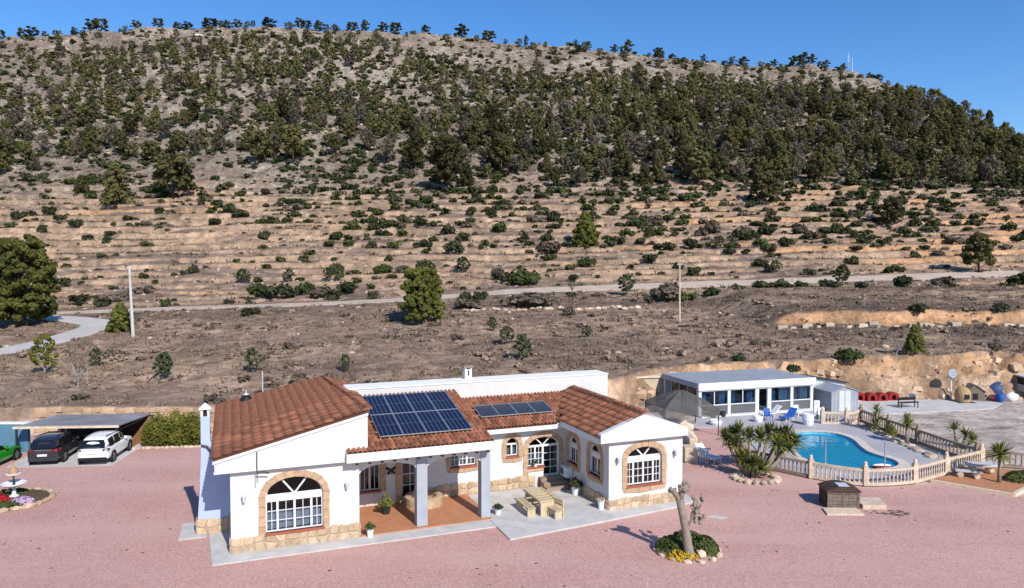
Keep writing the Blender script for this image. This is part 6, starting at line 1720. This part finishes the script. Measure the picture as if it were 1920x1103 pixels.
for i in range(17):
    a = i / 17 * 6.283; mb = MB(); mb.rock((0,0,0),0.28,0.20,0.17,200+i); o = mb.build('edging_stone', 'pale_stone', None, loc=(13.75 + 1.15*math.cos(a), 40.1 + 0.95*math.sin(a), 0.10)); o.rotation_euler = (0,0,a)
    tag(o, 'pale rock in the ring around the yucca clump', 'stone', 'rocks round the yuccas')
yucca('yucca_plant', 'slim yucca against the far end of the shaded brown balustrade', (26.55, 52.0), [(0,0,1.5),(0.15,0.1,0.9),(-.15,-.1,0.5)], 0.75, 0.05, 42)
yucca('yucca_plant', 'yucca with a pale trunk half way along the shaded brown balustrade', (26.5, 47.9), [(0,0,1.35),(0.1,0,1.55),(0.05,0.1,1.75)], 0.62, 0.05, 42)
yucca('yucca_plant', 'twin headed yucca outside the shaded brown balustrade', (29.6, 47.2), [(-0.35,0,1.25),(0.3,-0.2,0.9),(0.6,-0.4,0.6)], 0.72, 0.05, 52)
yucca('palm_tree', 'small palm with a round head beside the terracotta pad at the right', (26.9, 39.3), [(0,0,1.62)], 0.95, 0.055, 110)
rg = rng_np(61); SB = empty('bush', (28.3, 39.6, 0), 0, 'low green bush right of the small round palm', 'bush')
P, N = blob(900, 0, 0, 0.95, 0.7, 0.62, 0.05); leaf_thing('foliage', P, N, 0.075, 'succulent', None, None, 9, SB, 0.5)
rg = rng_np(62); SB = empty('bush', (26.6, 50.2, 0.05), 0, 'rusty green bush at the foot of the slim yucca', 'bush')
P, N = blob(500, 0, 0, 0.45, 0.6, 0.9, 0.02); leaf_thing('foliage', P, N, 0.07, 'hedge_leaf', None, None, 19, SB, 0.5)
# planted border with rocks along the shaded brown balustrade
for i in range(15):
    y = 44.6 + i * 0.66; mb = MB(); mb.rock((0,0,0),0.42,0.30,0.16,230+i); o = mb.build('border_rock', 'brown_and_shaded_concrete' if i % 2 else 'pale_stone', None, loc=(26.3 + 0.12 * math.sin(i*2.0), y, 0.10)); o.rotation_euler = (0,0,i)
    tag(o, 'rock in the planted border along the shaded brown balustrade', 'rock', 'border rocks')
# terracotta pad with a stone table and seats
mb = MB(); mb.prism([(23.4,39.75),(26.15,37.25),(27.2,37.9),(30.5,40.8),(28.3,42.6)], 0.0, 0.10); tag(mb.build('terracotta_pad', 'terracotta_floor'), kind='structure')
mb = MB(); mb.bar((23.3,39.6,0.08),(26.15,37.1,0.08),0.2,0.16); mb.bar((26.15,37.12,0.08),(29.4,39.6,0.08),0.2,0.16); tag(mb.build('kerb', 'cream_concrete'), kind='structure')
ST = empty('stone_table', (27.0, 41.0, 0.10), 0, 'low pale stone slab table on the terracotta pad', 'table')
mb = MB(); mb.prism([(-1.0,-.3),(0.2,-.55),(1.1,-.2),(0.9,0.4),(-0.7,0.45)], 0.48, 0.58); mb.build('table_top', 'concrete', ST, bevel=0.02)
for x in (-0.5,0.5): mb = MB(); mb.rock((x,0,0.24),0.26,0.26,0.28,int(x*10)+30); mb.build('support', 'cream_concrete', ST)
for i, (x, y, lab) in enumerate(((25.75,40.15,'pale stone bench left of the stone slab table'),)):
    o = empty('stone_bench', (x, y, 0.1), R(-25), lab, 'bench'); MB().box(-0.65,-.17,0.32,0.65,.17,0.42).build('seat', 'concrete', o, bevel=0.02)
    for q in (-0.4,0.4): mb = MB(); mb.tube([(q,-.16,0.16),(q,.16,0.16)], 0.16, 10); mb.build('support', 'cream_concrete', o)

# ------------------------------------------------------------------ poolside furniture
def lounger(label, x, y, rz, m, white='white_plastic'):
    o = empty('sun_lounger', (x, y, 0.06), rz, label, 'sun lounger')
    MB().box(-0.32,-0.9,0.26,0.32,0.3,0.32).build('seat', m, o, bevel=0.01)
    mb = MB(); mb.bar((0,0.28,0.31),(0,0.85,0.85),0.62,0.06); mb.build('backrest', m, o)
    for a in (-0.28,0.28):
        for b in (-0.8,0.2): mb = MB(); mb.tube([(a,b,0),(a,b,0.27)], 0.03, 6); mb.build('leg', white, o)
    return o
def chair(label, x, y, rz, m, leg='white_plastic'):
    o = empty('garden_chair', (x, y, 0.06), rz, label, 'chair')
    MB().box(-0.25,-0.25,0.40,0.25,0.25,0.45).build('seat', m, o, bevel=0.01)
    mb = MB(); mb.bar((0,0.25,0.42),(0,0.36,0.92),0.50,0.05); mb.build('backrest', m, o)
    for a in (-0.22,0.22):
        for b in (-0.22,0.22): mb = MB(); mb.tube([(a,b,0),(a,b,0.41)], 0.025, 6); mb.build('leg', leg, o)
        MB().box(a-.03,-0.25,0.62,a+.03,0.28,0.66).build('armrest', m, o)
    return o
chair('blue upright garden chair on the pool deck before the doorway', 19.85, 55.3, R(5), 'blue_plastic', 'blue_plastic')
lounger('reclined blue lounger with white edges on the pool deck', 21.5, 55.6, R(-50), 'blue_plastic')
chair('white plastic chair by the pool house, right of the blue lounger', 22.7, 56.6, R(20), 'white_plastic')
chair('white plastic chair beside the grey covered furniture', 24.1, 55.6, R(-15), 'white_plastic')
lounger('white lounger parallel to the pool house kerb', 20.6, 57.0, R(-75), 'white_plastic')
lounger('white lounger on the gravel path right of the house', 12.1, 44.0, R(30), 'white_plastic')
def drum(label, x, y, r, h, m, name='planter', cat='planter'):
    mb = MB(); mb.lathe([(0,0),(r*0.8,0),(r,h*0.5),(r*0.9,h),(r*0.72,h),(r*0.7,h*0.9),(0,h*0.9)], 14); o = mb.build(name, m, loc=(x, y, 0.06)); tag(o, label, cat); return o
drum('tall white round planter on the far pool deck', 22.35, 53.9, 0.42, 0.85, 'white_plastic')
drum('white tub beside the blue chair', 18.95, 55.0, 0.36, 0.45, 'white_plastic', 'tub', 'tub')
drum('low white bowl near the gazebo on the pool deck', 15.4, 54.0, 0.5, 0.35, 'white_plastic', 'bowl', 'bowl')
drum('dark pot with a red rim beside the gazebo', 15.9, 56.6, 0.28, 0.5, 'brown_wood')
drum('small dark pot next to the red rimmed pot', 16.8, 56.9, 0.24, 0.42, 'dark_metal')
mb = MB(); mb.rock((0,0,0.3),0.9,0.5,0.34,401); tag(mb.build('covered_furniture', 'canvas_grey', smooth=True, loc=(24.7,55.8,0.05)), 'garden furniture under a grey cover by the shed', 'covered furniture')
tw = empty('pool_shower', (23.9, 56.1, 0.05), 0, 'white upright pool shower panel near the shed', 'shower'); MB().box(-.22,-.1,0,.22,.1,1.45).build('panel', 'white_plastic', tw, bevel=0.05); mb = MB(); mb.tube([(0,-.1,1.3),(0,-.3,1.36)], 0.03, 6); mb.build('shower_head', 'aluminium', tw)
# beige rockery stair beside the house
RK = empty('rockery', (11.3, 46.0, 0), 0, 'beige rock built stair wall between the house and the gazebo', 'rockery')
rg_ = random.Random(21)
for i in range(34):
    t = i / 33; mb = MB(); s = rg_.uniform(.28,.5); mb.rock((0,0,0),s,s*.8,s*.7,300+i)
    mb.build('rock', 'cream_concrete' if i % 3 else 'pale_stone', RK, loc=(-0.4 + rg_.uniform(-.35,.35) + t * 1.4, -2.3 + t * 7.0, 0.22 + (0.75 * rg_.random()) * (0.4 + 0.6 * t)))
MB().box(-0.75,-2.5,0,0.05,-1.6,0.95).build('end_block', 'cream_concrete', RK, bevel=0.06); MB().box(-0.2,-1.4,0.0,0.25,2.6,1.25).build('wall_core', 'cream_concrete', RK, bevel=0.08)
for i in range(5): MB().box(0.0 + .16*i,-2.45,0.0,0.07+.16*i,-2.38,0.82).build('railing_bar', 'white_paint', RK)
MB().box(-0.05,-2.48,0.82,0.85,-2.34,0.90).build('railing', 'white_paint', RK)
tp_ = W(21.9, 1.0); mb = MB(); mb.rock((0,0,0.15),0.35,0.25,0.2,411); tag(mb.build('rock', 'stone', loc=(tp_.x, tp_.y, 0)), 'single tan rock by the right end wall of the house', 'rock')

# ------------------------------------------------------------------ utility poles, hilltop masts
def pole(label, x, y, h, r, m, arm=True):
    z = tz(x, y); o = empty('utility_pole', (x, y, z - 0.1), 0, label, 'utility pole'); mb = MB(); mb.tube([(0,0,0),(-0.30 if x < 0 else -0.06,0,h)], [r, r*0.62], 8); mb.build('shaft', m, o)
    if arm:
        MB().bar((-0.62 if x < 0 else -0.4,0,h-.3),(0.05 if x < 0 else 0.3,0,h-.3),0.08).build('crossarm', 'grey_metal', o)
        for q in (-0.5,-0.1) if x < 0 else (-.3,.2): mb = MB(); mb.lathe([(0.0,h-.26),(0.06,h-.24),(0.04,h-.12),(0.0,h-.08)], 7, (q, 0)); mb.build('insulator', 'white_plastic', o)
pole('pale concrete utility pole at the left beside the road bend', -46.0, 87.1, 8.7, 0.20, 'concrete')
pole('slim pale utility pole right of centre below the track', 22.3, 95.5, 8.1, 0.14, 'cream_concrete')
for i, (a, h, lab) in enumerate(((0.4625, 9.5, 'taller white mast on the right shoulder of the hilltop'), (0.4677, 7.2, 'shorter white mast on the right shoulder of the hilltop'))):
    Yt = np.arange(330, 385, 1.0); Zt = terrain(a * Yt, Yt); j = int(np.argmax((Zt - CAM_H) / Yt)); o = empty('radio_mast', (a * Yt[j], Yt[j], Zt[j] - .3), 0, lab, 'mast')
    mb = MB(); mb.tube([(0,0,0),(0,0,h)], [0.16,0.08], 6); mb.build('shaft', 'white_paint', o)
    if i == 0:
        for q in (0.55,0.7,0.8): MB().bar((-0.7,0,h*q),(0.7,0,h*q),0.12).build('antenna', 'white_paint', o)
x, y = -165.0, 381.0
mb = MB(); mb.rock((0,0,0),4.6,2.2,0.7,501); tag(mb.build('white_slab_rock', 'white_paint', smooth=True, loc=(x, y, tz(x, y) + .5)), 'bright white rounded patch near the hilltop at the left', 'rock')
# fence stakes and pale kerbstones in the field
for i, (x, y, lab) in enumerate(((-36.2,61.0,'thin stake in the dry field left of the green tree'),(-22.4,56.6,'pale stake in the field above the left tile roof'))):
    mb = MB(); mb.tube([(0,0,-.1),(0.03,0,1.5)], [0.04,0.03], 5); tag(mb.build('stake', 'pale_bark', loc=(x, y, tz(x, y))), lab, 'stake')
rg_ = random.Random(77)
for i in range(26):
    x = -6 + i * 1.0 + rg_.uniform(-.3,.3); y = 107.6 + 0.35 * math.sin(i*.7); mb = MB(); mb.rock((0,0,0),0.55,0.3,0.28,520+i); tag(mb.build('kerb_stone', 'pale_stone', loc=(x, y, tz(x, y) + .1)), 'pale stone in the row laid across the field below the track', 'stone', 'row of pale stones')

# ------------------------------------------------------------------ yard clutter at the right
mb = MB(); mb.prism([(28.3,57.5),(40.5,60.2),(43,62.6),(36,66),(28.5,64.5)], 0.0, 0.05); tag(mb.build('concrete_pad', 'concrete'), kind='structure')
for i, (x, y, lab) in enumerate(((31.0,64.0,'leftmost red plastic hutch with a dark arched opening'),(32.0,63.8,'second red plastic hutch from the left'),(33.0,63.9,'third red plastic hutch from the left'),(34.1,64.2,'rightmost red plastic hutch with a dark arched opening'))):
    o = empty('plastic_hutch', (x, y, 0.05), R(5), lab, 'hutch')
    mb = MB(); mb.poly(arch(-.46,.46,0,0.35,0.72,10), [arch(-.20,.20,0.06,0.28,0.50,8)], -.35, .35, lambda s, t, d: (s, d, t)); mb.build('shell', 'red_plastic', o)
    mb = MB(); mb.poly(arch(-.22,.22,0.04,0.29,0.52,8), [], 0.1, .12, lambda s, t, d: (s, d, t)); mb.build('opening', 'black', o)
def lump(name, label, cat, x, y, sx, sy, sz, m, seed):
    mb = MB(); mb.rock((0,0,sz*.55),sx,sy,sz,seed); tag(mb.build(name, m, smooth=True, loc=(x, y, 0.03)), label, cat)
lump('tarpaulin', 'crumpled blue tarpaulin right of the red hutches', 'tarpaulin', 35.9, 64.9, 1.0, 0.5, 0.42, 'blue_tarp', 601)
lump('tarpaulin', 'grey green tarpaulin left of the red hutches', 'tarpaulin', 30.0, 64.2, 0.7, 0.5, 0.42, 'canvas_grey', 602)
lump('upturned_boat', 'long white upturned boat against the cut bank', 'boat', 40.0, 65.4, 1.25, 0.55, 0.55, 'white_plastic', 603)
lump('upturned_boat', 'small white upturned boat left of the long one', 'boat', 38.3, 65.4, 0.85, 0.5, 0.36, 'white_plastic', 604)
lump('sand_heap', 'tan heap of sand between tarpaulin and white boats', 'heap', 36.9, 65.8, 1.5, 0.6, 0.35, 'straw', 605)
DV = empty('domed_oven', (39.9, 63.3, 0.03), 0, 'brown domed clay oven on the concrete pad', 'oven')
mb = MB(); mb.lathe([(0.62,0),(0.62,0.35),(0.66,0.6),(0.6,0.95),(0.42,1.22),(0.15,1.36),(0,1.38)], 16); mb.build('dome', 'straw', DV, smooth=True); MB().box(-.2,-.68,0.35,.2,-.55,.75).build('mouth', 'black', DV); MB().box(-.75,-.75,0,.75,.75,0.05).build('base', 'dark_metal', DV)
DP = empty('satellite_dish', (39.4, 64.2, 0.03), 0, 'round grey satellite dish on a white post', 'satellite dish')
mb = MB(); mb.tube([(0,0,0),(0,0,2.2)], 0.07, 7); mb.build('post', 'white_paint', DP); mb = MB(); mb.lathe([(0,0.0),(0.25,0.03),(0.45,0.10),(0.47,0.12),(0.25,0.05),(0,0.02)], 18); d_ = mb.build('dish', 'grey_metal', DP, smooth=True); d_.rotation_euler = (R(80), 0, R(10)); d_.location = (0,-.05,2.35)
MB().bar((0,-.05,2.2),(0,-.5,2.3),0.03).build('feed_arm', 'dark_metal', DP)
SM_ = empty('garden_bench', (33.6, 60.6, 0.05), R(12), 'black low bench frame on the concrete pad', 'bench'); MB().box(-.9,-.2,0.42,.9,.2,0.48).build('seat', 'black', SM_); MB().box(-.9,.2,.6,.9,.25,.85).build('backrest', 'black', SM_)
for x in (-.8,.8):
    for y_ in (-.16,.2): MB().box(x-.03,y_-.03,0,x+.03,y_+.03,0.42 if y_ < 0 else .85).build('leg', 'dark_metal', SM_)
KN = empty('dog_kennel', (41.6, 64.2, 0), R(-8), 'weathered grey wooden kennel at the right', 'kennel')
mb = MB(); mb.poly([(-.8,0),(.8,0),(.8,.75),(0,1.3),(-.8,.75)], [], 0, 1.2, lambda s, t, d: (s, d, t)); mb.build('wall', 'grey_wood', KN)
for sg in (-1, 1): mb = MB(); mb.poly([(0,1.33),(sg*.95,.68),(sg*.95,.74),(0,1.40)], [], -.1, 1.3, lambda s, t, d: (s, d, t)); mb.build('roof', 'grey_wood', KN)
MB().box(-.22,-.02,.05,.22,-.003,.6).build('opening', 'black', KN)
rg_ = random.Random(8)
for i, (x, y, sx, sz, m, lab) in enumerate(((42.7,65.6,1.1,0.9,'canvas_grey','purple grey bundle on top of the scrap heap'),(44.4,65.5,1.2,1.0,'blue_tarp','dark blue bundle on the right of the scrap heap'),(43.4,66.4,1.4,1.1,'dark_metal','dark mass at the back of the scrap heap'),(43.2,64.0,0.4,0.45,'pink','pink crate lid in front of the scrap heap'),(44.6,63.8,0.7,0.5,'white_plastic','white scrap piece at the front of the scrap heap'))):
    lump('scrap_bundle', lab, 'scrap', x, y, sx, sx*.7, sz, m, 620 + i)
drum('blue and white barrel in front of the scrap heap', 43.3, 63.4, 0.34, 0.7, 'blue_plastic', 'barrel', 'barrel')
mb = MB()
for i in range(40):
    b = Vector((43.4 + rg_.uniform(-.8,.8), 66.2, 0.9)); e = b + Vector((rg_.uniform(-1.2,1.4), rg_.uniform(-.5,.4), rg_.uniform(.6,1.5))); mb.tube([b, e], [0.03,0.008], 4, False)
tag(mb.build('brushwood', 'dry_twig', fix=False), 'bare brushwood sticking up from the scrap heap', 'brushwood')
HT_ = empty('wooden_hut', (46.2, 63.6, 0), R(-5), 'dark brown wooden hut at the right edge', 'hut')
for i in range(12): MB().box(0.02 + i*.25,0,0,0.25 + i*.25,.08,2.0).build('plank', 'grey_wood' if i % 4 == 0 else 'brown_wood', HT_)
mb = MB(); mb.box(0,.08,0,3,2.6,2.0); mb.build('wall', 'brown_wood', HT_); mb = MB(); mb.poly([(-.2,2.0),(3.2,2.3),(3.2,2.4),(-.2,2.1)], [], -.25, 2.8, lambda s, t, d: (s, d, t)); mb.build('roof', 'pale_metal', HT_)
for i, (x, y, w, lab) in enumerate(((25.6,65.2,1.6,'round dark bush on the cut bank above the pool house roof'),(31.0,66.0,2.6,'wide scrub patch on the lip of the cut bank by the shed'),(45.5,67.3,1.8,'dark bush on the lip of the cut bank near the right edge'),(52.0,92.0,2.6,'dark bush on the upper orange bank, left of two'),(62.5,92.0,2.4,'dark bush on the upper orange bank, right of two'),(21.0,66.4,1.4,'low bush on the lip of the cut bank left of the pool house'))):
    o = bpy.data.objects.new('bush', SM[i % 4][0]); o.location = (x, y, tz(x, y) - .1); o.scale = (w, w, w * 1.1); link(o); tag(o, lab, 'bush')
rg_ = random.Random(78)
for i in range(34):
    x = 33 + i * 1.0 + rg_.uniform(-.4,.4); y = 89.4 + rg_.uniform(-1.2,1.0); q_ = rg_.random() ** 2; mb = MB(); mb.block(.12 + .55 * q_,0.12 + .3 * q_,.1 + .28 * q_,540+i); tag(mb.build('pale_rock', 'pale_stone', bevel=0.06, loc=(x, y, tz(x, y) + .1)), 'pale rock at the foot of the upper orange bank on the right', 'rock', 'rocks below the upper bank')
# leaf litter and loose dark stones on the gravel
g = rng_np(207); n = 900; X = g.uniform(-26, 30, n); Y = g.uniform(22, 45, n); U_ = (X - HO.x) * math.cos(HT) + (Y - HO.y) * math.sin(HT); V_ = -(X - HO.x) * math.sin(HT) + (Y - HO.y) * math.cos(HT)
ok = ~((U_ > -2.4) & (U_ < 23) & (V_ > -3) & (V_ < 13)) & in_poly(X, Y, GR) & (np.abs(fbm(X / 4, Y / 4, 141, 3)) < 0.12)
peb = []
for k in range(3):
    m_ = MB().block(1, 0.7, 0.35, 900 + k); peb.append((np.array(m_.v), np.array(m_.f)))
joined('gravel_litter', [(x, y, 0.014, s_, s_ * 0.6, i * 1.1, i % 3) for i, (x, y, s_) in enumerate(zip(X[ok], Y[ok], 0.02 + 0.05 * g.random(ok.sum()) ** 3))], peb, 'soil', 'dark specks of litter and loose stones on the gravel', 'litter')
# small things on the gravel
mb = MB(); mb.prism([(9.35,34.0),(9.9,33.7),(10.3,33.95),(9.6,34.25)], 0.012, 0.03); tag(mb.build('drain_cover', 'concrete'), 'pale flat cover on the gravel behind the pollarded tree', 'cover')
